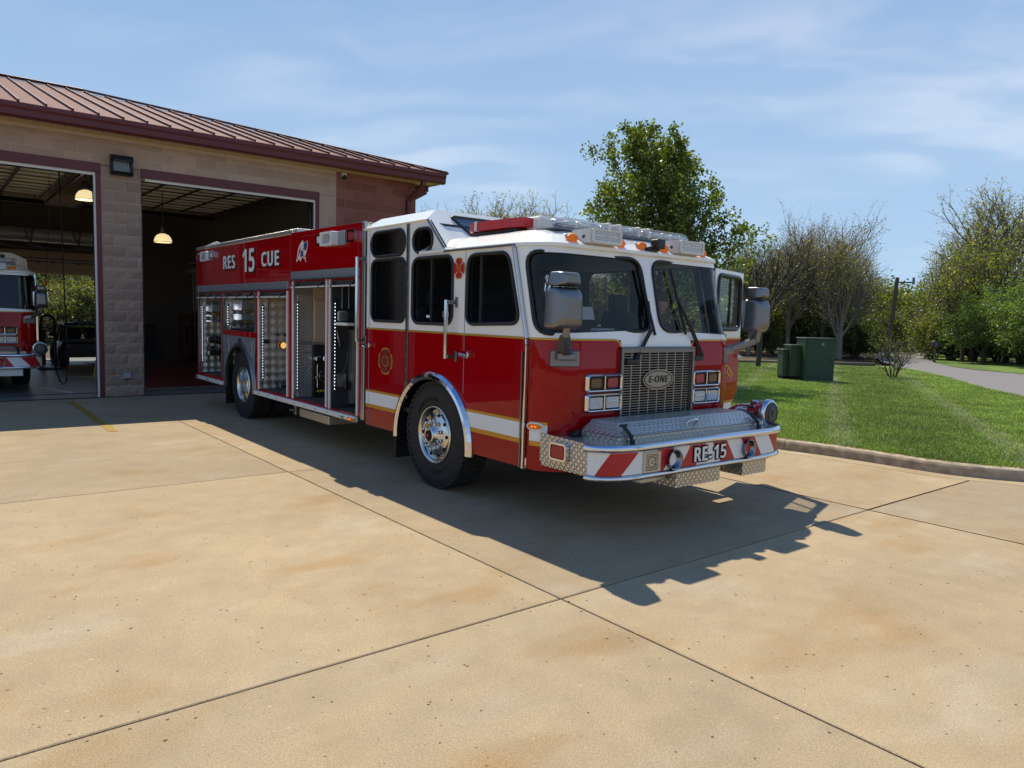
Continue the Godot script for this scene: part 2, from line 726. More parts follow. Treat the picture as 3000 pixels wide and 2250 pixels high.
	m.emission_energy_multiplier = 0.7
	m = mk("marker_on", rgb(255, 150, 40), 0.4)
	m.emission_enabled = true
	m.emission = Color(1.0, 0.45, 0.08)
	m.emission_energy_multiplier = 2.0
	m = mk("bay_lamp", rgb(220, 216, 200), 0.3)
	m.emission_enabled = true
	m.emission = Color(1.0, 0.9, 0.66)
	m.emission_energy_multiplier = 0.75
	# building
	var bump := grain(0.03, 81, Color.BLACK, Color.WHITE, 512)
	var tones := [rgb(166, 141, 124), rgb(158, 133, 117), rgb(174, 149, 132)]
	for k in 3:
		m = mk("block%d" % k, tones[k], 0.95)
		relief(m, bump, 2.2, 0.35)
		m = mk("smooth_block%d" % k, [rgb(176, 150, 130), rgb(168, 142, 124), rgb(183, 157, 137)][k], 0.9)
		relief(m, bump, 0.5, 0.3)
		m = mk("red_block%d" % k, [rgb(142, 90, 78), rgb(135, 84, 73), rgb(149, 96, 84)][k], 0.95)
		relief(m, bump, 1.5, 0.35)
	mk("mortar", rgb(194, 172, 152), 0.95)
	mk("red_mortar", rgb(164, 116, 102), 0.95)
	m = mk("maroon", rgb(92, 28, 34), 0.42, 0.0)
	m = mk("roof_metal", rgb(112, 66, 61), 0.68, 0.0)
	m.metallic_specular = 0.22
	relief(m, grain(0.05, 83, Color.BLACK, Color.WHITE, 256), 0.12, 0.6)
	mk("roof_rib", rgb(84, 42, 42), 0.6)
	mk("soffit", rgb(206, 180, 134), 0.6)
	mk("frame_white", rgb(214, 212, 204), 0.5)
	mk("door_steel", rgb(226, 221, 206), 0.5)
	mk("lens_grey", rgb(120, 122, 116), 0.25)
	mk("ceiling", rgb(178, 164, 144), 0.8)
	mk("inner_wall", rgb(104, 97, 88), 0.9)
	mk("floor_grey", rgb(118, 116, 114), 0.35)
	mk("floor_red", rgb(92, 22, 26), 0.5)
	mk("locker", rgb(120, 26, 30), 0.5)
	mk("duct", rgb(172, 170, 162), 0.5, 0.3)
	mk("strap", rgb(150, 134, 70), 0.8)
	mk("cabinet", rgb(44, 66, 46), 0.55)
	m = mk("lamp_glass", rgb(196, 198, 190), 0.25)
	# ground
	var cw := concrete_wide()
	var cf := concrete_fine()
	var casts := [Color(1, 1, 1), Color(0.965, 0.97, 0.98), Color(0.985, 0.975, 0.955), Color(0.94, 0.94, 0.945)]
	for k in 4:      # each slab was poured on its own day
		m = mk("concrete" if k == 0 else "concrete%d" % k, casts[k], 0.88)
		m.albedo_texture = cw
		m.uv1_offset = Vector3(k * 0.31, k * 0.17, 0)
		m.detail_enabled = true
		m.detail_albedo = cf
		m.detail_blend_mode = BaseMaterial3D.BLEND_MODE_MUL
		m.detail_uv_layer = BaseMaterial3D.DETAIL_UV_2
	m = mk("joint", rgb(62, 50, 38), 0.95)
	m = mk("kerb", rgb(186, 170, 146), 0.9)
	tri_tex(m, grain(0.02, 91, Color(0.7, 0.68, 0.66), Color(1.05, 1.03, 1.0), 512), 1.7)
	m = mk("asphalt", rgb(136, 130, 128), 0.93)
	tri_tex(m, grain(0.05, 92, Color(0.78, 0.78, 0.8), Color(1, 1, 1), 512), 3.5)
	m = mk("lawn", Color(1, 1, 1), 0.95)
	m.albedo_texture = lawn_tex()
	m = mk("grass", Color(1, 1, 1), 0.7)
	m.vertex_color_use_as_albedo = true
	m.backlight_enabled = true
	m.backlight = Color(0.5, 0.55, 0.25)
	m = mk("forest_floor", rgb(104, 88, 62), 0.98)
	tri_tex(m, grain(0.03, 93, Color(0.6, 0.62, 0.5), Color(1, 1, 1), 512), 6.0)
	m = mk("leaf", Color(1, 1, 1), 0.42)
	m.vertex_color_use_as_albedo = true
	m.backlight_enabled = true
	m.backlight = Color(0.95, 1.0, 0.45)
	m = mk("bark", rgb(92, 82, 70), 0.95)
	tri_tex(m, grain(0.05, 94, Color(0.6, 0.6, 0.58), Color(1, 1, 1), 256), 0.5)
	mk("bark_pale", rgb(128, 118, 104), 0.95)
	mk("bark_dark", rgb(66, 56, 46), 0.95)
	mk("pole_wood", rgb(104, 90, 74), 0.9)
	mk("skin", rgb(196, 140, 112), 0.55)
	mk("hair", rgb(44, 32, 24), 0.8)
	mk("shirt", rgb(30, 34, 46), 0.9)
	mk("trousers", rgb(34, 36, 42), 0.9)
	mk("eye", rgb(228, 226, 220), 0.3)
	mk("pupil", rgb(36, 26, 20), 0.3)
	mk("lip", rgb(150, 84, 74), 0.5)


# ---------------------------------------------------------------- camera, sky, sun
func cloud_cover() -> ImageTexture:
	var w := 2048
	var h := 1024
	var im := Image.create(w, h, false, Image.FORMAT_RGBA8)
	im.fill(Color(1, 1, 1, 0))
	var f1 := noise(1.0, 5, 5)
	var f2 := noise(1.0, 9, 4)
	var f3 := noise(1.0, 23, 3)
	for y in range(0, h / 2):
		var el := PI * (0.5 - (y + 0.5) / h)
		for x in range(0, w, 2):
			var az := TAU * (x + 0.5) / w
			var d := Vector3(sin(az) * cos(el), sin(el), -cos(az) * cos(el))
			# a thin high layer: the ray meets a plane overhead, so that streaks crowd towards the horizon
			var q := 1.0 / (d.y + 0.16)
			var p := Vector2(d.x, d.z) * q
			var r := Vector2(p.x * 0.80 + p.y * 0.60, -p.x * 0.60 + p.y * 0.80)
			var wa := f2.get_noise_2d(r.x * 0.7, r.y * 0.7) * 0.55
			var veil := f3.get_noise_2d(p.x * 0.5 + 3.1, p.y * 0.5) * 0.75 + 0.5
			var streak := f1.get_noise_2d(r.x * 1.3 + wa, r.y * 3.4 + wa * 1.5) * 0.5 + 0.5
			var a := clampf((veil - 0.3) * 2.0, 0.0, 1.0) * (0.18 + 1.4 * clampf((streak - 0.4) * 2.4, 0.0, 1.0))
			a = clampf(a * 0.72, 0.0, 0.9)
			im.set_pixel(x, y, Color(1, 1, 1, a))
			im.set_pixel(x + 1, y, Color(1, 1, 1, a))
	return ImageTexture.create_from_image(im)


func make_world() -> void:
	var cam := Camera3D.new()
	cam.name = "camera"
	var yaw := deg_to_rad(38.597)
	var pitch := deg_to_rad(-5.176)
	var roll := deg_to_rad(1.601)
	var f := Vector3(sin(yaw) * cos(pitch), sin(pitch), -cos(yaw) * cos(pitch))
	var r := Vector3(cos(yaw), 0, sin(yaw))
	var u := r.cross(f)
	var r2 := r * cos(roll) + u * sin(roll)
	var u2 := -r * sin(roll) + u * cos(roll)
	cam.transform = Transform3D(Basis(r2, u2, -f), Vector3(0, 1.729, 15.679))
	cam.fov = 54.77
	cam.near = 0.05
	cam.far = 600.0
	add_child(cam)
	cam.current = true

	var sky_mat := ProceduralSkyMaterial.new()
	sky_mat.sky_top_color = rgb(40, 108, 188)
	sky_mat.sky_horizon_color = rgb(182, 213, 240)
	sky_mat.sky_curve = 0.5
	sky_mat.ground_bottom_color = rgb(110, 100, 84)
	sky_mat.ground_horizon_color = rgb(150, 150, 140)
	sky_mat.sky_cover = cloud_cover()
	sky_mat.sky_cover_modulate = Color(0.5, 0.43, 0.32, 1.0)
	sky_mat.sun_angle_max = 1.0
	var sky := Sky.new()
	sky.sky_material = sky_mat
	var env := Environment.new()
	env.background_mode = Environment.BG_SKY
	env.sky = sky
	env.background_energy_multiplier = 0.9
	env.tonemap_mode = Environment.TONE_MAPPER_LINEAR
	env.tonemap_exposure = 1.18
	env.sdfgi_enabled = true
	env.ssao_enabled = true
	env.ssil_enabled = true
	var we := WorldEnvironment.new()
	we.name = "world_environment"
	we.environment = env
	add_child(we)

	var sun := DirectionalLight3D.new()
	sun.name = "sun"
	sun.light_color = Color(1.0, 0.965, 0.88)
	sun.light_energy = 1.55
	sun.light_angular_distance = 0.53
	sun.shadow_enabled = true
	var d := Vector3(-0.215, -1.0, 0.63).normalized()
	sun.transform = Transform3D(Basis.looking_at(d, Vector3.RIGHT), Vector3(0, 30, 0))
	add_child(sun)


# ---------------------------------------------------------------- ground, apron, kerb, lawn, road
func smooth_path(pts: Array, step: float) -> Array:
	var c := Curve3D.new()
	for k in pts.size():
		var p: Vector3 = pts[k]
		var a: Vector3 = pts[maxi(k - 1, 0)]
		var b: Vector3 = pts[mini(k + 1, pts.size() - 1)]
		var t := (b - a) / 6.0
		var la := (p - a).length()
		var lb := (b - p).length()
		c.add_point(p, -t.normalized() * la / 3.0, t.normalized() * lb / 3.0)
	c.bake_interval = 0.05
	var out := []
	var total := c.get_baked_length()
	var m := int(ceil(total / step))
	for k in m + 1:
		out.append(c.sample_baked(total * k / m))
	return out


func flat_poly(mb: MB, poly: PackedVector2Array, y: float) -> void:
	var idx := Geometry2D.triangulate_polygon(poly)
	for k in range(0, idx.size(), 3):
		var a := poly[idx[k]]
		var b := poly[idx[k + 1]]
		var c := poly[idx[k + 2]]
		mb.tri(Vector3(a.x, y, a.y), Vector3(b.x, y, b.y), Vector3(c.x, y, c.y), Vector3.UP)


var kerb_line := []
var lawn_poly := PackedVector2Array()
var road_poly := PackedVector2Array()


func make_ground() -> void:
	# the land under everything, out to the horizon
	var g := MB.new()
	g.quad(Vector3(-400, -0.09, -400), Vector3(400, -0.09, -400), Vector3(400, -0.09, 400), Vector3(-400, -0.09, 400), Vector3.UP)
	setting(part("ground", g, M.forest_floor, self), "dry brown woodland floor beyond the lawn and the road")

	kerb_line = smooth_path([Vector3(9.62, 0, 0.4), Vector3(9.45, 0, 3.0), Vector3(9.3, 0, 6.0), Vector3(9.28, 0, 8.5), Vector3(9.29, 0, 9.95), Vector3(9.41, 0, 10.5), Vector3(9.48, 0, 11.1), Vector3(9.53, 0, 11.9), Vector3(9.68, 0, 12.4), Vector3(10.0, 0, 12.9), Vector3(10.6, 0, 13.45), Vector3(11.7, 0, 14.1), Vector3(14.0, 0, 15.0), Vector3(20.0, 0, 16.6), Vector3(30.0, 0, 18.5)], 0.18)

	# apron: cast slabs with open joints between them
	var apron := Node3D.new()
	hang(apron, "apron", self)
	setting(apron, "tan concrete apron of large slabs with dark joints and rusty stains")
	apron.set_meta("org", Vector3.ZERO)
	var bed := MB.new()
	bed.quad(Vector3(-30, -0.03, 0.0), Vector3(34, -0.03, 0.0), Vector3(34, -0.03, 45), Vector3(-30, -0.03, 45), Vector3.UP)
	part("joint_bed", bed, M.joint, apron)
	var edge := PackedVector2Array()
	for p in kerb_line:
		edge.append(Vector2(p.x - 0.3, p.z + 0.02))
	edge.append(Vector2(34, 19.0))
	edge.append(Vector2(34, 45))
	edge.append(Vector2(-30, 45))
	edge.append(Vector2(-30, 0.06))
	edge.append(Vector2(9.32, 0.06))
	var xs := [-29.9, -20.6, -16.7, -12.75, -8.8, -4.85, -0.9, 3.045, 6.97, 10.9, 14.9, 18.9, 22.9, 33.9]
	var zs := [0.06, 3.85, 8.05, 12.41, 16.75, 21.1, 25.4, 29.7, 44.9]
	var gap := 0.0065
	for i in xs.size() - 1:
		for j in zs.size() - 1:
			var cell := PackedVector2Array([Vector2(xs[i] + gap, zs[j] + gap), Vector2(xs[i + 1] - gap, zs[j] + gap), Vector2(xs[i + 1] - gap, zs[j + 1] - gap), Vector2(xs[i] + gap, zs[j + 1] - gap)])
			for p in Geometry2D.intersect_polygons(cell, edge):
				var mb := MB.new()
				mb.uvs = Vector2(15.0, 2.3)
				var inner := p
				var shr := Geometry2D.offset_polygon(p, -0.006)
				if shr.size() == 1:
					inner = shr[0]
				flat_poly(mb, inner, 0.0)
				# worn arrises and the joint's sides
				for k in p.size():
					var a: Vector2 = p[k]
					var b: Vector2 = p[(k + 1) % p.size()]
					var e := b - a
					var o := Vector3(e.y, 0, -e.x)
					mb.quad(Vector3(a.x, -0.004, a.y), Vector3(b.x, -0.004, b.y), Vector3(b.x, -0.03, b.y), Vector3(a.x, -0.03, a.y), o)
				if inner.size() == p.size():
					for k in p.size():
						var best := 0
						for l in inner.size():
							if inner[l].distance_to(p[k]) < inner[best].distance_to(p[k]):
								best = l
						var best2 := 0
						var k2: int = (k + 1) % p.size()
						for l in inner.size():
							if inner[l].distance_to(p[k2]) < inner[best2].distance_to(p[k2]):
								best2 = l
						mb.quad(Vector3(p[k].x, -0.004, p[k].y), Vector3(p[k2].x, -0.004, p[k2].y), Vector3(inner[best2].x, 0, inner[best2].y), Vector3(inner[best].x, 0, inner[best].y), Vector3.UP)
				part("concrete_slab", mb, M["concrete" if (i * 3 + j * 5) % 4 == 0 else "concrete%d" % ((i * 3 + j * 5) % 4)], apron)
	# the cast gutter strip along the kerb
	var gut := MB.new()
	gut.uvs = Vector2(15.0, 2.3)
	for k in kerb_line.size() - 1:
		var a: Vector3 = kerb_line[k]
		var b: Vector3 = kerb_line[k + 1]
		gut.quad(a + Vector3(-0.285, -0.001, 0.02), b + Vector3(-0.285, -0.001, 0.02), b + Vector3(0.02, -0.006, 0), a + Vector3(0.02, -0.006, 0), Vector3.UP)
	part("gutter_strip", gut, M.concrete, apron)
	# the painted yellow line at the bay mouth
	var yl := MB.new()
	yl.quad(Vector3(1.985, 0.004, 0.5), Vector3(2.1, 0.004, 0.5), Vector3(2.09, 0.004, 4.35), Vector3(1.975, 0.004, 4.35), Vector3.UP)
	var ym := mk("line_yellow", rgb(190, 150, 42), 0.85)
	tri_tex(ym, grain(0.06, 97, Color(0.6, 0.62, 0.66), Color(1, 1, 1), 256), 0.8)
	part("painted_line", yl, ym, apron).set_meta("label", "worn yellow painted line on the concrete")

	# kerb stones, cast in lengths
	var kerb := Node3D.new()
	hang(kerb, "kerb", self)
	setting(kerb, "curving pale concrete kerb between the apron and the lawn")
	kerb.set_meta("org", Vector3.ZERO)
	var run := 17
	var k0 := 3
	while k0 < kerb_line.size() - 1:
		var k1 := mini(k0 + run, kerb_line.size() - 1)
		var mb := MB.new()
		var rings := []
		for k in range(k0, k1 + 1):
			var p: Vector3 = kerb_line[k]
			var t: Vector3 = (kerb_line[mini(k + 1, kerb_line.size() - 1)] - kerb_line[maxi(k - 1, 0)]).normalized()
			if k == k0:
				p += t * 0.004
			if k == k1:
				p -= t * 0.004
			var o := Vector3(t.z, 0, -t.x)     # towards the lawn
			var jig := sin(k * 1.7) * 0.003
			rings.append([p + Vector3(0, -0.05, 0), p + o * 0.02 + Vector3(0, 0.09 + jig, 0), p + o * 0.035 + Vector3(0, 0.115 + jig, 0), p + o * 0.06 + Vector3(0, 0.126, 0), p + o * 0.165 + Vector3(0, 0.13, 0), p + o * 0.18 + Vector3(0, 0.115, 0), p + o * 0.18 + Vector3(0, -0.05, 0)])
		mb.loft(rings)
		part("kerb_stone", mb, M.kerb, kerb)
		k0 = k1

	# the lawn
	road_poly = PackedVector2Array([Vector2(60, 40), Vector2(24, 20), Vector2(17.2, 13.0), Vector2(21.1, 9.37), Vector2(22.8, 7.9), Vector2(26.8, 5.35), Vector2(30.1, 2.75), Vector2(36.0, -1.1), Vector2(42.2, -4.4), Vector2(52.0, -8.6), Vector2(53.0, -6.0), Vector2(43.6, -2.3), Vector2(37.6, 0.75), Vector2(34.9, 2.6), Vector2(33.6, 3.9), Vector2(32.8, 5.8), Vector2(36.0, 9.0), Vector2(60, 18)])
	for k in range(0, kerb_line.size()):
		var p: Vector3 = kerb_line[k]
		var t: Vector3 = (kerb_line[mini(k + 1, kerb_line.size() - 1)] - kerb_line[maxi(k - 1, 0)]).normalized()
		lawn_poly.append(Vector2(p.x + t.z * 0.175, p.z - t.x * 0.175))
	lawn_poly.append(Vector2(36, 20))
	lawn_poly.append(Vector2(45, 4))
	lawn_poly.append(Vector2(31.2, 0.9))
	lawn_poly.append(Vector2(25.6, -2.1))
	lawn_poly.append(Vector2(20, -6))
	lawn_poly.append(Vector2(9.6, -14))
	var lawn := MB.new()
	for p in Geometry2D.clip_polygons(lawn_poly, road_poly):
		if not Geometry2D.is_polygon_clockwise(p):
			var idx := Geometry2D.triangulate_polygon(p)
			for k in range(0, idx.size(), 3):
				var q := [p[idx[k]], p[idx[k + 1]], p[idx[k + 2]]]
				lawn.tri(Vector3(q[0].x, 0.11, q[0].y), Vector3(q[1].x, 0.11, q[1].y), Vector3(q[2].x, 0.11, q[2].y), Vector3.UP)
	for p in lawn.v:
		lawn.uv.append(Vector2((p.x - 8.0) / 48.0, (p.z + 22.0) / 48.0))
	setting(part("lawn", lawn, M.lawn, self), "mown spring lawn with bands and pale lines of clippings")
	# the verge on the far side of the road and the worn strip before the trees
	var verge := MB.new()
	flat_poly(verge, PackedVector2Array([Vector2(32.9, 5.7), Vector2(33.7, 3.9), Vector2(35.0, 2.7), Vector2(37.7, 0.8), Vector2(43.6, -2.2), Vector2(52, -5.6), Vector2(60, 2), Vector2(60, 17.5), Vector2(36.2, 8.9)]), 0.085)
	for p in verge.v:
		verge.uv.append(Vector2((p.x - 8.0) / 48.0, (p.z + 22.0) / 48.0))
	setting(part("verge", verge, M.lawn, self), "rough grass verge across the road, under the trees")
	var road := MB.new()
	flat_poly(road, road_poly, 0.095)
	setting(part("road", road, M.asphalt, self), "grey asphalt lane curving away to the woods")
	# the low timber edging where the lawn ends
	var edging := Node3D.new()
	hang(edging, "lawn_edging", self)
	edging.set_meta("org", Vector3.ZERO)
	tag(edging, "low weathered timber edging between lawn and woods", "edging")
	var ea := Vector3(20.2, 0.16, -5.7)
	var eb := Vector3(31.0, 0.16, 1.0)
	for k in 5:
		var mb := MB.new()
		mb.bar(ea.lerp(eb, k / 5.0 + 0.002), ea.lerp(eb, (k + 1) / 5.0 - 0.002), 0.16, 0.16, 0.015)
		part("timber", mb, M.pole_wood, edging)


func make_grass() -> void:
	# tufts of mown grass, thick by the kerb and thinner away from it
	var tuft := MB.new()
	rng.seed = 404
	for k in 13:
		var a := rng.randf() * TAU
		var p := Vector3(rng.randf_range(-0.055, 0.055), 0, rng.randf_range(-0.055, 0.055))
		var h := rng.randf_range(0.028, 0.06)
		var lean := Vector3(cos(a), 0, sin(a)) * rng.randf_range(0.006, 0.034)
		var w := Vector3(-sin(a), 0, cos(a)) * rng.randf_range(0.0022, 0.0042)
		var c := rng.randf_range(0.75, 1.15)
		tuft.ink = Color(c, c, c, 1)
		var mid := p + lean * 0.4 + Vector3(0, h * 0.6, 0)
		var tip := p + lean + Vector3(0, h, 0)
		tuft.quad(p - w, p + w, mid + w * 0.8, mid - w * 0.8, lean + Vector3(0, 0.02, 0))
		tuft.tri(mid - w * 0.8, mid + w * 0.8, tip, lean + Vector3(0, 0.02, 0))
	var spots := []
	var eye := Vector3(0, 1.7, 15.7)
	var pn := noise(0.35, 44, 3)
	var tries := 0
	while spots.size() < 105000 and tries < 520000:
		tries += 1
		var d := 8.6 + pow(rng.randf(), 1.5) * 24.0
		var az := deg_to_rad(rng.randf_range(46.0, 76.0))
		var p := Vector2(eye.x + sin(az) * d, eye.z - cos(az) * d)
		if p.x < 9.4 or not Geometry2D.is_point_in_polygon(p, lawn_poly):
			continue
		if d > 13.0 and Geometry2D.is_point_in_polygon(p, road_poly):
			continue
		spots.append(p)
	var mm := MultiMesh.new()
	mm.transform_format = MultiMesh.TRANSFORM_3D
	mm.use_colors = true
	mm.mesh = tuft.mesh()
	mm.instance_count = spots.size()
	for k in spots.size():
		var p: Vector2 = spots[k]
		var s := rng.randf_range(0.7, 1.25) * (1.0 + 0.035 * maxf(0.0, p.distance_to(Vector2(0, 15.7)) - 12.0))
		mm.set_instance_transform(k, Transform3D(Basis(Vector3.UP, rng.randf() * TAU).scaled(Vector3(s * 1.2, minf(s, 1.3), s * 1.2)), Vector3(p.x, 0.105, p.y)))
		var t := rng.randf_range(0.78, 1.2) * (1.0 + 0.35 * pn.get_noise_2d(p.x * 2.0, p.y * 2.0))
		var off := p.x * 0.479 + p.y * 0.878
		var line: float = absf(fposmod(off - 11.9 + 1.07, 2.15) - 1.07)
		t *= 0.82 + 0.36 * (0.5 + 0.5 * sin((off - 11.9) * TAU / 2.15 * 0.5))
		var dry := rng.randf() < 0.05 or (line < 0.17 and rng.randf() < 0.6)
		mm.set_instance_color(k, Color(0.4 * t, 0.42 * t, 0.2 * t) if dry else Color(0.25 * t, 0.34 * t, 0.045 * t))
	var o := MultiMeshInstance3D.new()
	o.multimesh = mm
	o.material_override = M.grass
	hang(o, "grass", self)
	tag(o, "short mown green grass covering the lawn", "grass")
	o.set_meta("kind", "stuff")


# ---------------------------------------------------------------- the fire station
func split_block(w: float, h: float, rough: float, sd: int) -> ArrayMesh:
	# front face at z = 0 with a broken, uneven surface; the body goes back to z = -0.05
	var mb := MB.new()
	var f := noise(9.0, sd, 2)
	var nx := 5 if w > 0.25 else 3
	var ny := 3
	var pt := func(i: int, j: int) -> Vector3:
		var e := i == 0 or j == 0 or i == nx or j == ny
		var z := -0.006 if e else rough * (0.55 + 0.9 * f.get_noise_2d(i * 0.31 + sd, j * 0.37))
		return Vector3(w * i / nx, h * j / ny, z)
	for i in nx:
		for j in ny:
			mb.quad(pt.call(i, j), pt.call(i + 1, j), pt.call(i + 1, j + 1), pt.call(i, j + 1), Vector3(0, 0, 1))
	var B := Vector3(0, 0, -0.05)
	var c := [Vector3(0, 0, -0.006), Vector3(w, 0, -0.006), Vector3(w, h, -0.006), Vector3(0, h, -0.006)]
	for k in 4:
		var a: Vector3 = c[k]
		var b: Vector3 = c[(k + 1) % 4]
		mb.quad(a, b, b + B, a + B, (a + b) * 0.5 - Vector3(w / 2, h / 2, 0))
	return mb.mesh()


var block_cache := {}


func lay(x: float, y: float, w: float, h: float, kind: String, parent: Node3D, z := 0.0) -> void:
	var sd := rng.randi_range(0, 3)
	var key := "%s_%d_%d_%d" % [kind, int(round(w * 1000)), int(round(h * 1000)), sd]
	if not block_cache.has(key):
		block_cache[key] = split_block(w, h, {"block": 0.02, "smooth_block": 0.003, "red_block": 0.014}[kind], sd + 3)
	part("block", block_cache[key], M["%s%d" % [kind, rng.randi_range(0, 2)]], parent, Vector3(x, y, z) - parent.get_meta("org"))


func courses(x0: float, x1: float, y0: float, y1: float, kind: String, parent: Node3D, first := 0) -> void:
	var ch := 0.2032
	var j := int(round(y0 / ch))
	while j * ch < y1 - 0.03:
		var ya := maxf(j * ch, y0) + 0.0045
		var yb := minf((j + 1) * ch, y1) - 0.0045
		var x := x0 - (0.2032 if (j + first) % 2 == 0 else 0.0)
		while x < x1 - 0.01:
			var xa := maxf(x, x0) + 0.0045
			var xb := minf(x + 0.4064, x1) - 0.0045
			if xb - xa > 0.04:
				lay(xa, ya, xb - xa, yb - ya, kind, parent)
			x += 0.4064
		j += 1


func make_station() -> void:
	rng.seed = 2101
	var st := thing("fire_station", "tan and red block fire station with maroon metal roof and open bays", "building", Vector3(3.0, 0, -6))
	var zf := 0.0
	# --- walls: the visible faces are laid block by block over a mortar core
	var core := MB.new()
	for c in [[2.68, 3.36, 0.0, 4.33], [6.95, 7.35, 0.0, 4.33], [-1.55, -0.95, 0.0, 4.33], [-7.0, -4.9, 0.0, 4.33]]:
		core.box(Vector3((c[0] + c[1]) / 2, (c[2] + c[3]) / 2, -0.155), Vector3(c[1] - c[0], c[3] - c[2], 0.29))
	core.box(Vector3(0.175, 4.6, -0.155), Vector3(14.35, 0.535, 0.29))
	part("wall", core, M.mortar, st)
	var redcore := MB.new()
	redcore.box(Vector3(8.365, 2.44, -0.155), Vector3(2.03, 4.88, 0.29))
	redcore.box(Vector3(9.235, 2.44, -6.1), Vector3(0.28, 4.88, 11.6))
	part("wall", redcore, M.red_mortar, st)
	var w1 := Node3D.new()
	hang(w1, "block_pier", st)
	w1.set_meta("org", st.get_meta("org"))
	courses(2.68, 3.36, 0.0, 4.33, "block", w1)
	var w2 := Node3D.new()
	hang(w2, "block_header", st)
	w2.set_meta("org", st.get_meta("org"))
	courses(0.5, 7.35, 4.335, 4.785, "smooth_block", w2)
	courses(6.95, 7.35, 1.9, 4.33, "smooth_block", w2)
	var w3 := Node3D.new()
	hang(w3, "red_block_wall", st)
	w3.set_meta("org", st.get_meta("org"))
	courses(0.5, 7.35, 4.785, 4.875, "red_block", w3)
	courses(7.35, 9.38, 1.9, 4.872, "red_block", w3)
	# --- door frames: maroon steel, pale weather strip inside
	for d in [[-0.95, 2.68], [3.36, 6.95]]:
		var fr := MB.new()
		fr.box(Vector3((d[0] + d[1]) / 2, 4.245, -0.015), Vector3(d[1] - d[0], 0.17, 0.06), 0.004)
		fr.box(Vector3(d[1] - 0.04, 2.08, -0.02), Vector3(0.08, 4.16, 0.05), 0.004)
		fr.box(Vector3(d[0] + 0.025, 2.08, -0.26), Vector3(0.05, 4.16, 0.05), 0.004)
		part("door_frame", fr, M.maroon, st)
		var ws := MB.new()
		ws.box(Vector3((d[0] + d[1]) / 2, 4.135, -0.045), Vector3(d[1] - d[0] - 0.16, 0.05, 0.04))
		ws.box(Vector3(d[1] - 0.096, 2.055, -0.045), Vector3(0.032, 4.11, 0.04))
		part("weather_strip", ws, M.frame_white, st)
	# --- eaves: soffit boards, fascia gutter, downspouts
	var zg := 0.46
	var x := 0.3
	while x < 9.85:
		var mb := MB.new()
		mb.box(Vector3(x + 0.1, 4.846, (zg + 0.02) / 2 - 0.06), Vector3(0.192, 0.014, zg - 0.07), 0.004)
		part("soffit_board", mb, M.soffit, st)
		x += 0.2
	var gutter := MB.new()
	var gp := PackedVector2Array([Vector2(-0.11, 4.836), Vector2(0.0, 4.836), Vector2(0.03, 4.866), Vector2(0.035, 4.96), Vector2(0.06, 5.0), Vector2(0.06, 5.06), Vector2(0.045, 5.065), Vector2(-0.13, 5.07)])
	# runs along x; profile in (z, y)
	var Tg := Transform3D(Basis(Vector3(0, 0, 1), Vector3(0, 1, 0), Vector3(-1, 0, 0)), Vector3(9.93, 0, zg))
	gutter.extrude(gp, Tg, 17.0)
	part("gutter", gutter, M.maroon, st)
	var gutter2 := MB.new()
	gutter2.extrude(gp, Transform3D(Basis(Vector3(1, 0, 0), Vector3(0, 1, 0), Vector3(0, 0, 1)), Vector3(9.87, 0, -12.6)), 12.9)
	gutter2.box(Vector3(9.64, 4.885, -6.1), Vector3(0.5, 0.015, 12.4))
	part("gutter", gutter2, M.maroon, st)
	for dsp in [[[Vector3(9.36, 4.9, 0.4), Vector3(9.36, 4.72, 0.4), Vector3(9.17, 4.42, 0.07), Vector3(9.17, 0.1, 0.07)]], [[Vector3(9.8, 4.9, -0.2), Vector3(9.8, 4.72, -0.2), Vector3(9.44, 4.52, -0.2), Vector3(9.44, 0.1, -0.2)]]]:
		var mb := MB.new()
		for k in 3:
			mb.bar(dsp[0][k], dsp[0][k + 1], 0.115, 0.095, 0.012, Vector3(0, 0, 1))
		for yy in [3.2, 1.4]:
			mb.box(Vector3(dsp[0][3].x, yy, dsp[0][3].z), Vector3(0.14, 0.04, 0.12))
		part("downspout", mb, M.maroon, st)
	# --- roof: standing seam panels up to the hip
	var s := 0.296
	var ye := 5.075
	var xr := 9.98
	var run_to := func(xx: float) -> float: return minf(xr - xx, 6.6)
	var X := 9.346
	var first := true
	while X > -6.6:
		var xa := X
		var xb := X + 0.397 if not first else xr
		var ta: float = run_to.call(xa)
		var tb: float = run_to.call(xb)
		var mb := MB.new()
		var P := func(xx: float, t: float, up := 0.0) -> Vector3: return Vector3(xx, ye + s * t + up, zg + 0.05 - t)
		if tb < 0.02:
			mb.tri(P.call(xa, 0.0), P.call(xb, 0.0), P.call(xa, ta), Vector3(0, 1, 0.3))
			mb.tri(P.call(xa, 0.0, -0.02), P.call(xb, 0.0, -0.02), P.call(xa, ta, -0.02), Vector3(0, -1, -0.3))
		else:
			mb.quad(P.call(xa, 0.0), P.call(xb, 0.0), P.call(xb, tb), P.call(xa, ta), Vector3(0, 1, 0.3))
			mb.quad(P.call(xa, 0.0, -0.02), P.call(xb, 0.0, -0.02), P.call(xb, tb, -0.02), P.call(xa, ta, -0.02), Vector3(0, -1, -0.3))
		mb.quad(P.call(xa, 0.0), P.call(xb, 0.0), P.call(xb, 0.0, -0.02), P.call(xa, 0.0, -0.02), Vector3(0, 0, 1))
		part("roof_panel", mb, M.roof_metal, st)
		var rb := MB.new()
		rb.bar(P.call(xa, 0.03, 0.022), P.call(xa, ta - 0.02, 0.022), 0.03, 0.045, 0.006)
		part("roof_rib", rb, M.roof_rib, st)
		X -= 0.397
		first = false
	# ridge and hip caps, the other slopes behind
	var cap := MB.new()
	var top := Vector3(xr - 6.6, ye + s * 6.6, zg + 0.05 - 6.6)
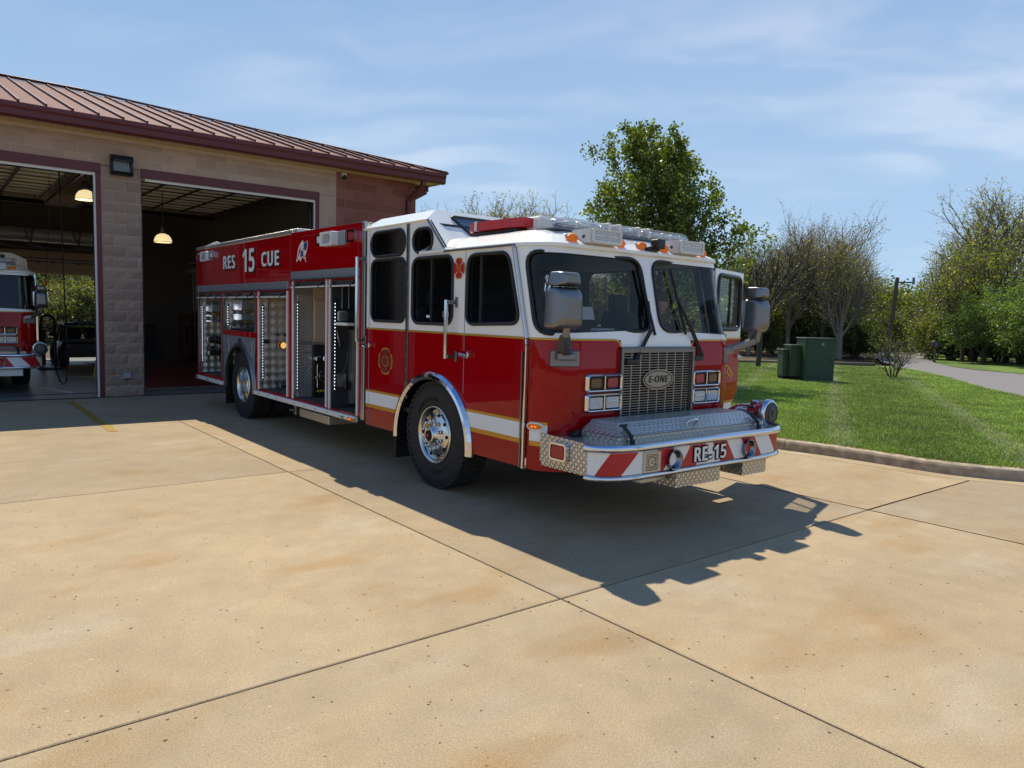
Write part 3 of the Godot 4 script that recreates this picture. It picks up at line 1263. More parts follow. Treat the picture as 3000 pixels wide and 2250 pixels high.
	cap.bar(Vector3(xr, ye + 0.03, zg + 0.05), top + Vector3(0, 0.05, 0), 0.2, 0.035, 0.01)
	cap.bar(top + Vector3(0, 0.05, 0), Vector3(-8, top.y + 0.05, top.z), 0.2, 0.035, 0.01)
	part("ridge_cap", cap, M.maroon, st)
	var back := MB.new()
	back.quad(Vector3(xr, ye, zg + 0.05), Vector3(xr, ye, -12.75), Vector3(top.x, top.y, top.z), Vector3(top.x, top.y, top.z), Vector3(1, 1, 0))
	back.quad(Vector3(xr, ye, -12.75), Vector3(-8, ye, -12.75), Vector3(-8, top.y, top.z), top, Vector3(0, 1, -1))
	part("roof_slope", back, M.roof_metal, st)
	# --- inside: ceiling, walls, floor
	var cl := MB.new()
	cl.box(Vector3(1.1, 4.83, -6.15), Vector3(16.0, 0.06, 11.6))
	part("ceiling", cl, M.ceiling, st)
	for k in 12:
		var sm := MB.new()
		sm.bar(Vector3(-2.2 + k * 0.75, 4.795, -0.4), Vector3(-2.2 + k * 0.75, 4.795, -11.9), 0.02, 0.012)
		part("ceiling_seam", sm, M.frame_white, st)
	var iw := MB.new()
	iw.box(Vector3(6.95, 2.4, -12.05), Vector3(4.4, 4.8, 0.25))       # back wall of the right bay
	iw.box(Vector3(1.675, 3.75, -12.05), Vector3(6.15, 2.15, 0.25))     # over the rear door of the left bay
	iw.box(Vector3(-4.2, 2.4, -12.05), Vector3(5.6, 4.8, 0.25))
	iw.box(Vector3(-7.0, 2.4, -6.1), Vector3(0.25, 4.8, 11.8))
	iw.box(Vector3(7.62, 2.4, -6.2), Vector3(0.2, 4.8, 11.6))
	part("inner_wall", iw, M.inner_wall, st)
	var rb2 := MB.new()
	rb2.box(Vector3(2.8, 2.72, -11.85), Vector3(4.0, 0.1, 0.1))
	rb2.box(Vector3(4.75, 1.35, -11.9), Vector3(0.05, 2.7, 0.1))
	part("rear_door_frame", rb2, M.soffit, st)
	var fl := MB.new()
	fl.box(Vector3(0.0, -0.06, -6.05), Vector3(15.0, 0.12, 12.0))
	part("bay_floor", fl, M.floor_grey, st)
	var rm := MB.new()
	rm.box(Vector3(5.3, 0.006, -5.6), Vector3(3.1, 0.012, 8.2), 0.004)
	part("red_floor_coating", rm, M.floor_red, st)
	var sill := MB.new()
	sill.box(Vector3(1.0, 0.003, -0.85), Vector3(8.0, 0.006, 0.03))
	sill.box(Vector3(1.0, 0.003, 0.0), Vector3(12.0, 0.006, 0.06))
	part("floor_drain_slot", sill, M.blackmatt, st)
	var stripe := MB.new()
	stripe.bar(Vector3(1.9, 0.004, -2.3), Vector3(2.28, 0.004, -1.0), 0.1, 0.006)
	stripe.bar(Vector3(2.4, 0.004, -4.5), Vector3(4.0, 0.004, -4.9), 0.05, 0.006)
	part("floor_stripe", stripe, M.frame_white, st)


func roof_door(x0: float, x1: float, depth: float, label: String) -> void:
	# a sectional door run up under the ceiling: steel sections with stiffening ribs below, tracks at the sides
	var d := thing("overhead_door", label, "door", Vector3((x0 + x1) / 2, 4.2, -3.0), "overhead doors raised under the ceiling")
	var n := 6
	for k in n:
		var za := -0.65 - depth * k / n
		var zb := -0.65 - depth * (k + 1) / n + 0.012
		var mb := MB.new()
		mb.box(Vector3((x0 + x1) / 2, 4.52, (za + zb) / 2), Vector3(x1 - x0 - 0.16, 0.02, za - zb), 0.0)
		var sec := part("door_section", mb, M.darkmetal, d)
		for t in [0.08, 0.55]:
			var rb := MB.new()
			rb.box(Vector3((x0 + x1) / 2, 4.49, lerpf(za, zb, t)), Vector3(x1 - x0 - 0.2, 0.042, 0.09))
			sub("stiffener", rb, M.door_steel, sec)
	for t in [0.02, 0.27, 0.5, 0.73, 0.98]:
		var mb := MB.new()
		var xx := lerpf(x0 + 0.1, x1 - 0.1, t)
		mb.box(Vector3(xx, 4.462, -0.65 - depth / 2), Vector3(0.07, 0.014, depth - 0.02))
		part("hinge_strip", mb, M.darkmetal, d)
	for sx in [x0 + 0.06, x1 - 0.06]:
		var mb := MB.new()
		mb.tube([Vector3(sx, 0.05, -0.32), Vector3(sx, 3.75, -0.32), Vector3(sx, 4.12, -0.4), Vector3(sx, 4.3, -0.6), Vector3(sx, 4.34, -0.9), Vector3(sx, 4.34, -1.0 - depth)], 0.03, 6)
		part("track", mb, M.darkmetal, d)
	var sh := MB.new()
	sh.tube([Vector3(x0 + 0.05, 4.52, -0.42), Vector3(x1 - 0.05, 4.52, -0.42)], 0.035, 8)
	sh.tube([Vector3(x0 + 0.4, 4.52, -0.42), Vector3(x1 - 0.4, 4.52, -0.42)], 0.07, 10)
	part("spring_shaft", sh, M.darkmetal, d)
	var rub := MB.new()
	rub.box(Vector3((x0 + x1) / 2, 4.36, -0.62 - depth - 0.06), Vector3(x1 - x0 - 0.16, 0.11, 0.09), 0.02)
	part("bottom_seal", rub, M.blackmatt, d)


func bay_lamp(p: Vector3, label: String, power: float) -> void:
	var t := thing("bay_lamp", label, "ceiling lamp", p, "bell shaped lamps hanging in the bays")
	var a := MB.new()
	a.lathe([Vector2(0.0, 0.36), Vector2(0.05, 0.36), Vector2(0.07, 0.32), Vector2(0.07, 0.2), Vector2(0.05, 0.17)].map(func(q): return q), Transform3D(Basis.IDENTITY, p), 14)
	part("ballast", a, M.darkmetal, t)
	var st := MB.new()
	st.tube([p + Vector3(0, 0.34, 0), Vector3(p.x, 4.8, p.z)], 0.012, 6)
	part("stem", st, M.darkmetal, t)
	var sh := MB.new()
	sh.lathe([Vector2(0.2, -0.02), Vector2(0.195, 0.03), Vector2(0.175, 0.09), Vector2(0.13, 0.15), Vector2(0.06, 0.18)], Transform3D(Basis.IDENTITY, p), 22, true)
	part("lamp_shade", sh, M.bay_lamp, t)
	var rim := MB.new()
	rim.tube(disc_path(p + Vector3(0, -0.02, 0), 0.2, 22), 0.008, 6, true)
	part("rim", rim, M.frame_white, t)
	var l := OmniLight3D.new()
	l.name = "lamp_light"
	l.light_color = Color(1.0, 0.88, 0.66)
	l.light_energy = power
	l.omni_range = 14.0
	l.light_size = 0.12
	l.shadow_enabled = true
	l.position = Vector3(0, -0.09, 0)
	t.add_child(l)


func disc_path(c: Vector3, r: float, n: int, ax := Vector3.UP) -> Array:
	var out := []
	var u := ax.cross(Vector3(1, 0, 0) if absf(ax.x) < 0.8 else Vector3(0, 0, 1)).normalized()
	var w := ax.cross(u)
	for k in n:
		out.append(c + (u * cos(TAU * k / n) + w * sin(TAU * k / n)) * r)
	return out


func make_station_things() -> void:
	roof_door(-0.95, 2.68, 6.6, "raised sectional steel door over the bay holding the parked engine")
	roof_door(3.36, 6.95, 6.6, "raised sectional steel door above the rescue truck's bay")
	bay_lamp(Vector3(4.62, 3.3, -3.7), "lit bell shaped lamp hanging behind the block pier, over the rescue truck's bay", 0.06)
	bay_lamp(Vector3(2.84, 3.98, -2.6), "lit bell shaped lamp hung high over the parked engine", 0.15)
	# wall pack light on the pier
	var wp := thing("wall_light", "dark bronze wall light with ribbed glass on the block pier", "wall light", Vector3(3.02, 4.15, 0.0))
	var b := MB.new()
	b.extrude(PackedVector2Array([Vector2(0.012, 4.15), Vector2(0.13, 4.15), Vector2(0.17, 4.2), Vector2(0.12, 4.4), Vector2(0.19, 4.41), Vector2(0.14, 4.5), Vector2(0.012, 4.5)]), Transform3D(Basis(Vector3(0, 0, 1), Vector3(0, 1, 0), Vector3(-1, 0, 0)), Vector3(3.205, 0, 0.0)), 0.37)
	part("housing", b, M.black, wp)
	var gl := MB.new()
	for k in 9:
		var xx := 2.89 + k * 0.029
		gl.tube([Vector3(xx, 4.205, 0.172), Vector3(xx, 4.385, 0.128)], 0.016, 7)
	part("ribbed_lens", gl, M.lens_grey, wp)
	var wt := MB.new()
	wt.box(Vector3(3.02, 4.4, 0.168), Vector3(0.3, 0.02, 0.05), 0.004)
	part("visor_lip", wt, M.darkmetal, wp)
	# socket box low on the pier
	var ob := thing("outlet_box", "small grey weatherproof outlet box low on the block pier", "outlet box", Vector3(3.055, 0.35, 0.02))
	var m1 := MB.new()
	m1.box(Vector3(3.055, 0.405, 0.05), Vector3(0.14, 0.115, 0.08), 0.01)
	part("cover", m1, M.slat, ob)
	var m2 := MB.new()
	m2.box(Vector3(3.055, 0.34, 0.055), Vector3(0.05, 0.02, 0.05), 0.004)
	part("hasp", m2, M.darkmetal, ob)
	# camera under the eaves
	var sc := thing("security_camera", "small white security camera under the eaves by the red blocks", "camera", Vector3(7.51, 4.7, 0.0))
	var c1 := MB.new()
	c1.box(Vector3(7.51, 4.78, 0.05), Vector3(0.12, 0.1, 0.09), 0.02)
	part("mount", c1, M.frame_white, sc)
	var c2 := MB.new()
	c2.ball(Vector3(7.51, 4.725, 0.075), Vector3(0.055, 0.055, 0.055), 14, 10)
	part("dome", c2, M.black, sc)
	# things in the bays
	var cb := thing("hanging_cable", "black power cable hanging in a loop beside the parked engine", "cable", Vector3(2.3, 0.05, -2.1))
	var k1 := MB.new()
	k1.tube(smooth_path([Vector3(2.30, 4.75, -2.2), Vector3(2.33, 3.0, -2.2), Vector3(2.35, 1.4, -2.15), Vector3(2.35, 0.55, -2.1), Vector3(2.33, 0.2, -2.1), Vector3(2.29, 0.07, -2.08), Vector3(2.22, 0.12, -2.06), Vector3(2.15, 0.4, -2.05), Vector3(2.12, 0.75, -2.0)], 0.08), 0.014, 6)
	part("cord", k1, M.hose, cb)
	var k2 := MB.new()
	k2.tube([Vector3(2.12, 0.74, -2.0), Vector3(2.1, 0.95, -1.98)], 0.03, 8)
	part("plug", k2, M.black, cb)
	var cd := thing("pull_cord", "thin cord hanging from the raised door's opener", "cord", Vector3(2.2, 2.2, -3.0))
	var k3 := MB.new()
	k3.tube([Vector3(2.24, 4.7, -3.0), Vector3(2.2, 3.4, -3.0), Vector3(2.12, 2.2, -3.0)], 0.006, 5)
	part("cord", k3, M.hose, cd)
	var k3b := MB.new()
	k3b.ball(Vector3(2.12, 2.17, -3.0), Vector3(0.02, 0.04, 0.02), 8, 6)
	part("handle", k3b, M.decal_red, cd)
	var sp := thing("cargo_strap", "coiled khaki strap hanging on the inner side of the pier", "strap", Vector3(2.86, 0.1, -0.9))
	var k4 := MB.new()
	for q in [[0.0, 0.0], [0.03, 0.05], [-0.02, 0.1]]:
		k4.tube([Vector3(2.8 + q[0], 1.15, -0.9 - q[1]), Vector3(2.74 + q[0], 0.7, -0.9 - q[1]), Vector3(2.68 + q[0], 0.3, -0.9 - q[1]), Vector3(2.75 + q[0], 0.16, -0.9 - q[1]), Vector3(2.85 + q[0], 0.4, -0.9 - q[1]), Vector3(2.86 + q[0], 1.1, -0.9 - q[1])], 0.016, 5)
	part("webbing", k4, M.strap, sp)
	var k5 := MB.new()
	k5.box(Vector3(2.83, 1.2, -0.93), Vector3(0.1, 0.12, 0.14), 0.01)
	part("hook", k5, M.satin, sp)
	# pipes and duct at the back of the left bay
	var dp := thing("ceiling_duct", "pale ventilation duct with brackets high at the back of the left bay", "duct", Vector3(2.5, 3.3, -9.0))
	var k6 := MB.new()
	k6.tube([Vector3(-3, 3.62, -9.0), Vector3(4.2, 3.62, -9.0)], 0.19, 14)
	part("duct", k6, M.duct, dp)
	for xx in [1.7, 2.45, 3.6]:
		var k7 := MB.new()
		k7.bar(Vector3(xx, 3.35, -8.75), Vector3(xx + 0.12, 4.8, -8.75), 0.03, 0.03)
		k7.bar(Vector3(xx, 3.35, -8.75), Vector3(xx - 0.16, 3.75, -8.75), 0.025, 0.025)
		k7.bar(Vector3(xx - 0.1, 3.36, -8.75), Vector3(xx + 0.25, 3.3, -8.75), 0.05, 0.05)
		part("hanger", k7, M.black, dp)
	var tr := thing("unistrut_rail", "dark steel rails across the rear of the left bay", "rail", Vector3(2.5, 3.0, -9.6))
	for yy in [3.32, 3.02, 2.94]:
		var k8 := MB.new()
		k8.bar(Vector3(-2, yy, -9.6), Vector3(4.4, yy, -9.6), 0.045, 0.04)
		part("rail", k8, M.darkmetal, tr)
	var rd := thing("rear_door", "cream rear door panel half drawn up at the back of the bay", "door", Vector3(1.6, 2.7, -11.7))
	for yy in [2.86, 3.2]:
		var k9 := MB.new()
		k9.box(Vector3(1.7, yy, -11.72), Vector3(6.1, 0.33, 0.05), 0.006)
		part("door_section", k9, M.soffit, rd)
	for xx in [2.9, 3.3, 4.0]:
		var ka := MB.new()
		ka.box(Vector3(xx, 3.0, -11.68), Vector3(0.1, 0.03, 0.03))
		part("hinge", ka, M.black, rd)
	# lockers on the right wall of the right bay
	for k in 6:
		var lk := thing("gear_locker", "dark red open mesh gear locker along the wall behind the rescue truck", "locker", Vector3(7.25, 0.1, -11.6 + k * 0.62), "red gear lockers along the wall")
		var z0 := -11.6 + k * 0.62
		var fr := MB.new()
		for dz in [0.0, 0.58]:
			for dx in [0.0, 0.5]:
				fr.bar(Vector3(7.0 + dx, 0.1, z0 + dz), Vector3(7.0 + dx, 1.52, z0 + dz), 0.035, 0.035)
		for yy in [0.12, 1.2, 1.5]:
			fr.bar(Vector3(7.0, yy, z0), Vector3(7.0, yy, z0 + 0.58), 0.03, 0.03)
			fr.box(Vector3(7.25, yy, z0 + 0.29), Vector3(0.5, 0.02, 0.58))
		part("frame", fr, M.locker, lk)
		var ms := MB.new()
		for j in 7:
			ms.bar(Vector3(7.5, 0.1, z0 + 0.05 + j * 0.08), Vector3(7.5, 1.5, z0 + 0.05 + j * 0.08), 0.008, 0.008)
		for j in 9:
			ms.bar(Vector3(7.5, 0.2 + j * 0.16, z0), Vector3(7.5, 0.2 + j * 0.16, z0 + 0.58), 0.008, 0.008)
		part("mesh_back", ms, M.locker, lk)
		var ct := MB.new()
		ct.loft([[Vector3(7.12, 0.5, z0 + 0.12), Vector3(7.4, 0.5, z0 + 0.12), Vector3(7.4, 0.5, z0 + 0.46), Vector3(7.12, 0.5, z0 + 0.46)], [Vector3(7.15, 0.9, z0 + 0.15), Vector3(7.38, 0.9, z0 + 0.15), Vector3(7.38, 0.9, z0 + 0.43), Vector3(7.15, 0.9, z0 + 0.43)], [Vector3(7.2, 1.15, z0 + 0.2), Vector3(7.35, 1.15, z0 + 0.2), Vector3(7.35, 1.15, z0 + 0.38), Vector3(7.2, 1.15, z0 + 0.38)]])
		part("turnout_coat", ct, M.blackmatt, lk)
	var bx := thing("black_cabinet", "black metal cabinet against the dim back wall of the bay", "cabinet", Vector3(5.6, 0, -10.6))
	var kb := MB.new()
	kb.box(Vector3(5.6, 0.6, -10.7), Vector3(0.7, 1.1, 0.5), 0.01)
	part("body", kb, M.black, bx)
	var kc := MB.new()
	kc.box(Vector3(5.42, 0.6, -10.44), Vector3(0.33, 1.04, 0.02), 0.004)
	kc.box(Vector3(5.78, 0.6, -10.44), Vector3(0.33, 1.04, 0.02), 0.004)
	part("door", kc, M.black, bx)
	var kd := MB.new()
	kd.box(Vector3(5.63, 0.7, -10.42), Vector3(0.015, 0.12, 0.02))
	part("handle", kd, M.satin, bx)
	var pp := thing("wall_pipes", "grey conduit pipes running along the bay wall above the lockers", "pipe", Vector3(7.4, 3.0, -8.0))
	for q in [[7.42, 3.28, 0.05], [7.44, 3.12, 0.03], [7.36, 3.0, 0.08]]:
		var ke := MB.new()
		ke.tube([Vector3(q[0], q[1], -11.8), Vector3(q[0], q[1] + 0.1, -1.0)], q[2], 8)
		part("pipe", ke, M.duct, pp)
	for zz in [-11.5, -11.2]:
		var kf := MB.new()
		kf.tube([Vector3(7.44, 1.6, zz), Vector3(7.44, 3.1, zz)], 0.025, 6)
		part("pipe", kf, M.duct, pp)
	# black equipment stand beside the parked engine
	var es := thing("equipment_stand", "black steel hoop stand with clamps behind the parked engine's mirror", "stand", Vector3(2.62, 0, -7.2))
	var kg := MB.new()
	kg.tube(smooth_path([Vector3(2.48, 0.03, -7.4), Vector3(2.47, 0.8, -7.4), Vector3(2.48, 1.3, -7.4), Vector3(2.54, 1.42, -7.35), Vector3(2.68, 1.42, -7.25), Vector3(2.75, 1.3, -7.2), Vector3(2.76, 0.6, -7.2), Vector3(2.76, 0.03, -7.2)], 0.1), 0.035, 8)
	part("hoop", kg, M.black, es)
	var kh := MB.new()
	kh.tube([Vector3(2.5, 0.1, -7.4), Vector3(2.5, 1.05, -7.4)], 0.065, 10)
	part("cylinder", kh, M.black, es)
	var ki := MB.new()
	for yy in [0.25, 0.85, 1.12]:
		ki.bar(Vector3(2.44, yy, -7.42), Vector3(2.8, yy - 0.04, -7.18), 0.03, 0.03)
	part("crossbar", ki, M.black, es)
	var kj := MB.new()
	kj.box(Vector3(2.62, 0.03, -7.3), Vector3(0.5, 0.06, 0.5), 0.01)
	part("base", kj, M.black, es)


# ---------------------------------------------------------------- the rescue truck (front towards +z, seen side towards -x)
const HW := 1.245
const UC := 1.422


func side_f(sg: float, off := 0.0) -> Callable:
	return func(z: float, y: float) -> Vector3: return Vector3(CX + sg * (HW + off), y, z)


func wrap_f(off := 0.0) -> Callable:
	return func(u: float, y: float) -> Vector3:
		var R := 0.31 + off
		var x: float
		var z: float
		if u < 0.487:
			var a := u / 0.31
			x = -0.935 - R * cos(a)
			z = 10.95 + R * sin(a)
		elif u < 2.357:
			x = -0.935 + u - 0.487
			z = 10.95 + R
		else:
			var a := (u - 2.357) / 0.31
			x = 0.935 + R * sin(a)
			z = 10.95 + R * cos(a)
		return Vector3(CX + x, y, z - 0.26 * maxf(0.0, y - 1.52))


func bump_f(off := 0.0) -> Callable:
	# the bumper's face: a short side, an elliptic corner, the front, and back again
	return func(u: float, y: float) -> Vector3:
		var mir := 1.0
		var total := 2.0 * 0.46 + 1.67
		if u > total / 2.0:
			u = total - u
			mir = -1.0
		var x: float
		var z: float
		if u < 0.46:
			var a := maxf(u, -0.02) / 0.46 * PI / 2
			x = -0.835 - (0.405 + off) * cos(a)
			z = 11.66 + (0.21 + off) * sin(a)
		else:
			x = -0.835 + (u - 0.46)
			z = 11.87 + off
		return Vector3(CX + x * mir, y, z)


func mapped(poly: PackedVector2Array, f: Callable) -> Array:
	var out := []
	for p in poly:
		out.append(f.call(p.x, p.y))
	return out


func window_in(parent: Node3D, poly: PackedVector2Array, f: Callable, fin: Callable, glass: Material, us: Array, sg: float) -> Node3D:
	var g := MB.new()
	g.sheet(grown(poly, 0.012), [], us, [], fin, sg)
	var pane := part("window", g, glass, parent)
	var k := MB.new()
	k.tube(mapped(grown(poly, 0.006), f), 0.017, 6, true)
	sub("gasket", k, M.gasket, pane)
	return pane


func side_windows() -> Array:
	return [rr(8.19, 1.65, 8.91, 2.3, 0.09), rr(8.18, 2.35, 8.895, 2.6, 0.115), rr(9.07, 1.645, 9.79, 2.285, 0.1), rr(9.075, 2.35, 9.42, 2.575, 0.11), rpoly([Vector2(10.05, 2.275), Vector2(10.635, 2.275), Vector2(10.81, 1.68), Vector2(10.035, 1.655)], 0.11)]


func wheel(t: Node3D, x: float, z: float, sg: float, deep: bool) -> void:
	var B := Basis(Vector3(0, 1, 0), Vector3(-1, 0, 0), Vector3(0, 0, 1)) if sg < 0 else Basis(Vector3(0, -1, 0), Vector3(1, 0, 0), Vector3(0, 0, 1))
	var T := Transform3D(B, Vector3(x, 0.535, z))
	var mb := MB.new()
	mb.lathe([Vector2(0.29, -0.29), Vector2(0.40, -0.305), Vector2(0.49, -0.295), Vector2(0.522, -0.275), Vector2(0.527, -0.25), Vector2(0.527, -0.05), Vector2(0.522, -0.03), Vector2(0.49, -0.008), Vector2(0.44, 0.0), Vector2(0.42, 0.002), Vector2(0.36, -0.004), Vector2(0.31, -0.006), Vector2(0.287, -0.02)], T, 56, true)
	var w := part("wheel", mb, M.rubber, t)
	w.name = numbered("wheel", t) if not String(w.name).begins_with("wheel") else w.name
	var tr := MB.new()
	var m := 48
	for k in m:
		var a := TAU * k / m
		for row in 4:
			var aa := a + (0.5 * TAU / m if row % 2 == 1 else 0.0)
			var tt := T * Transform3D(Basis(Vector3(0, 1, 0), -aa), Vector3.ZERO)
			tr.box(Vector3(0.527, -0.265 + row * 0.0767, 0), Vector3(0.026, 0.064, 0.05), 0.006, tt)
		var ts := T * Transform3D(Basis(Vector3(0, 1, 0), -a), Vector3.ZERO)
		tr.box(Vector3(0.505, -0.012, 0), Vector3(0.045, 0.018, 0.034), 0.005, ts)
	sub("tread", tr, M.rubber, w)
	var rim := MB.new()
	if deep:
		rim.lathe([Vector2(0.292, -0.012), Vector2(0.288, 0.004), Vector2(0.272, 0.0), Vector2(0.262, -0.03), Vector2(0.25, -0.12), Vector2(0.245, -0.19), Vector2(0.2, -0.205), Vector2(0.12, -0.21), Vector2(0.12, -0.13), Vector2(0.09, -0.11), Vector2(0.0, -0.105)], T, 40, true)
	else:
		rim.lathe([Vector2(0.292, -0.012), Vector2(0.288, 0.004), Vector2(0.274, 0.002), Vector2(0.264, -0.028), Vector2(0.252, -0.05), Vector2(0.236, -0.055), Vector2(0.225, -0.03), Vector2(0.205, -0.012), Vector2(0.13, -0.008), Vector2(0.125, 0.0), Vector2(0.085, 0.005), Vector2(0.083, 0.055), Vector2(0.07, 0.066), Vector2(0.06, 0.06), Vector2(0.0, 0.058)], T, 44, true)
	var rp := sub("rim", rim, M.wheel_alu, w)
	rp.name = "rim"
	var nuts := MB.new()
	var holes := MB.new()
	for k in 10:
		var a := TAU * k / 10.0
		var c := Vector3(cos(a), 0, sin(a))
		var hn := -0.21 if deep else -0.005
		nuts.lathe([Vector2(0.021, hn), Vector2(0.021, hn + 0.02), Vector2(0.016, hn + 0.026), Vector2(0.015, hn + 0.05), Vector2(0.0, hn + 0.056)], T * Transform3D(Basis.IDENTITY, c * (0.155 if deep else 0.143)), 8)
		if not deep:
			var a2 := a + TAU / 20
			holes.lathe([Vector2(0.019, -0.02), Vector2(0.018, -0.0095), Vector2(0.0, -0.009)], T * Transform3D(Basis.IDENTITY, Vector3(cos(a2), 0, sin(a2)) * 0.208), 10)
	sub("lug_nuts", nuts, M.chrome, w)
	if not deep:
		sub("hand_holes", holes, M.hollow, w)
		var hb := MB.new()
		hb.lathe([Vector2(0.052, 0.05), Vector2(0.05, 0.068), Vector2(0.03, 0.066), Vector2(0.028, 0.07), Vector2(0.0, 0.07)], T, 20)
		sub("hub_window", hb, M.blackmatt, w)
		var hr := MB.new()
		hr.lathe([Vector2(0.02, 0.069), Vector2(0.018, 0.075), Vector2(0.0, 0.076)], T, 12)
		sub("hub_plug", hr, M.decal_red, w)
		if sg < 0:
			# moulded lettering on the tyre wall
			for wd in [["GOODYEAR", 0.375, -1.02, 0.15, 0.05], ["ARMOR MAX MSA", 0.36, 1.95, 0.095, 0.036]]:
				for k in wd[0].length():
					if wd[0][k] == " ":
						continue
					var a: float = wd[2] + (k - wd[0].length() / 2.0) * wd[3] * (1.0 if wd[2] < 0 else -1.0)
					# a is measured in the wheel's plane: 0 towards the front, up is positive
					var p := Vector3(x - 0.001, 0.535 + sin(a) * wd[1], z + cos(a) * wd[1])
					var rad := Vector3(0, sin(a), cos(a)) * (-1.0 if wd[2] < 0 else 1.0)
					var nrm := Vector3(-1, 0, 0)
					var xr := rad.cross(nrm)
					part("tyre_letter", words(wd[0][k], wd[4], 0.004), M.black, t, Transform3D(Basis(xr, rad, nrm), p - t.get_meta("org")))


func maltese(t: Node3D, c: Vector3, w: float, h: float, B: Basis, edge: Material, fill: Material, text: String, called: String, label: String) -> void:
	# a four-armed cross with flared, rounded arms
	var shape := func(k: float) -> PackedVector2Array:
		var out := PackedVector2Array()
		for q in 4:
			var a := q * PI / 2
			for e in [[0.20, -0.13], [0.36, -0.30], [0.47, -0.22], [0.5, 0.0], [0.47, 0.22], [0.36, 0.30], [0.20, 0.13]]:
				var v := Vector2(e[0], e[1]).rotated(a)
				out.append(Vector2(v.x * w, v.y * h) * k)
		return out
	var org: Vector3 = t.get_meta("org")
	var a1 := MB.new()
	a1.extrude(shape.call(1.0), Transform3D(B, c), 0.003)
	var e1 := part(called, a1, edge, t)
	e1.set_meta("label", label)
	var a2 := MB.new()
	a2.extrude(shape.call(0.88), Transform3D(B, c), 0.0045)
	sub("field", a2, fill, e1)
	var a3 := MB.new()
	a3.extrude(disc(Vector2.ZERO, Vector2(0.21 * w, 0.2 * h), 20), Transform3D(B, c), 0.006)
	sub("centre_ring", a3, edge, e1)
	var a4 := MB.new()
	a4.extrude(disc(Vector2.ZERO, Vector2(0.18 * w, 0.175 * h), 20), Transform3D(B, c), 0.0075)
	sub("centre", a4, fill, e1)
	if text:
		var tx := part("number", words(text, h * 0.2, 0.002), edge, e1, Transform3D(B, c + B.z * 0.0085))
		tx.name = "number"


func rounded_lamp(t: Node3D, called: String, c: Vector3, w: float, h: float, B: Basis, lens: Material, depth := 0.03) -> void:
	var T := Transform3D(B, c)
	var fr := MB.new()
	fr.frame(rr(-w / 2, -h / 2, w / 2, h / 2, minf(w, h) * 0.22), rr(-w / 2 + 0.017, -h / 2 + 0.017, w / 2 - 0.017, h / 2 - 0.017, minf(w, h) * 0.14), T, depth)
	var p := part(called, fr, M.chrome, t)
	var le := MB.new()
	le.extrude(rr(-w / 2 + 0.015, -h / 2 + 0.015, w / 2 - 0.015, h / 2 - 0.015, minf(w, h) * 0.15), T, depth * 0.6)
	le.extrude(rr(-w / 2 + 0.03, -h / 2 + 0.026, w / 2 - 0.03, h / 2 - 0.026, minf(w, h) * 0.12), T, depth * 0.95)
	sub("lens", le, lens, p)


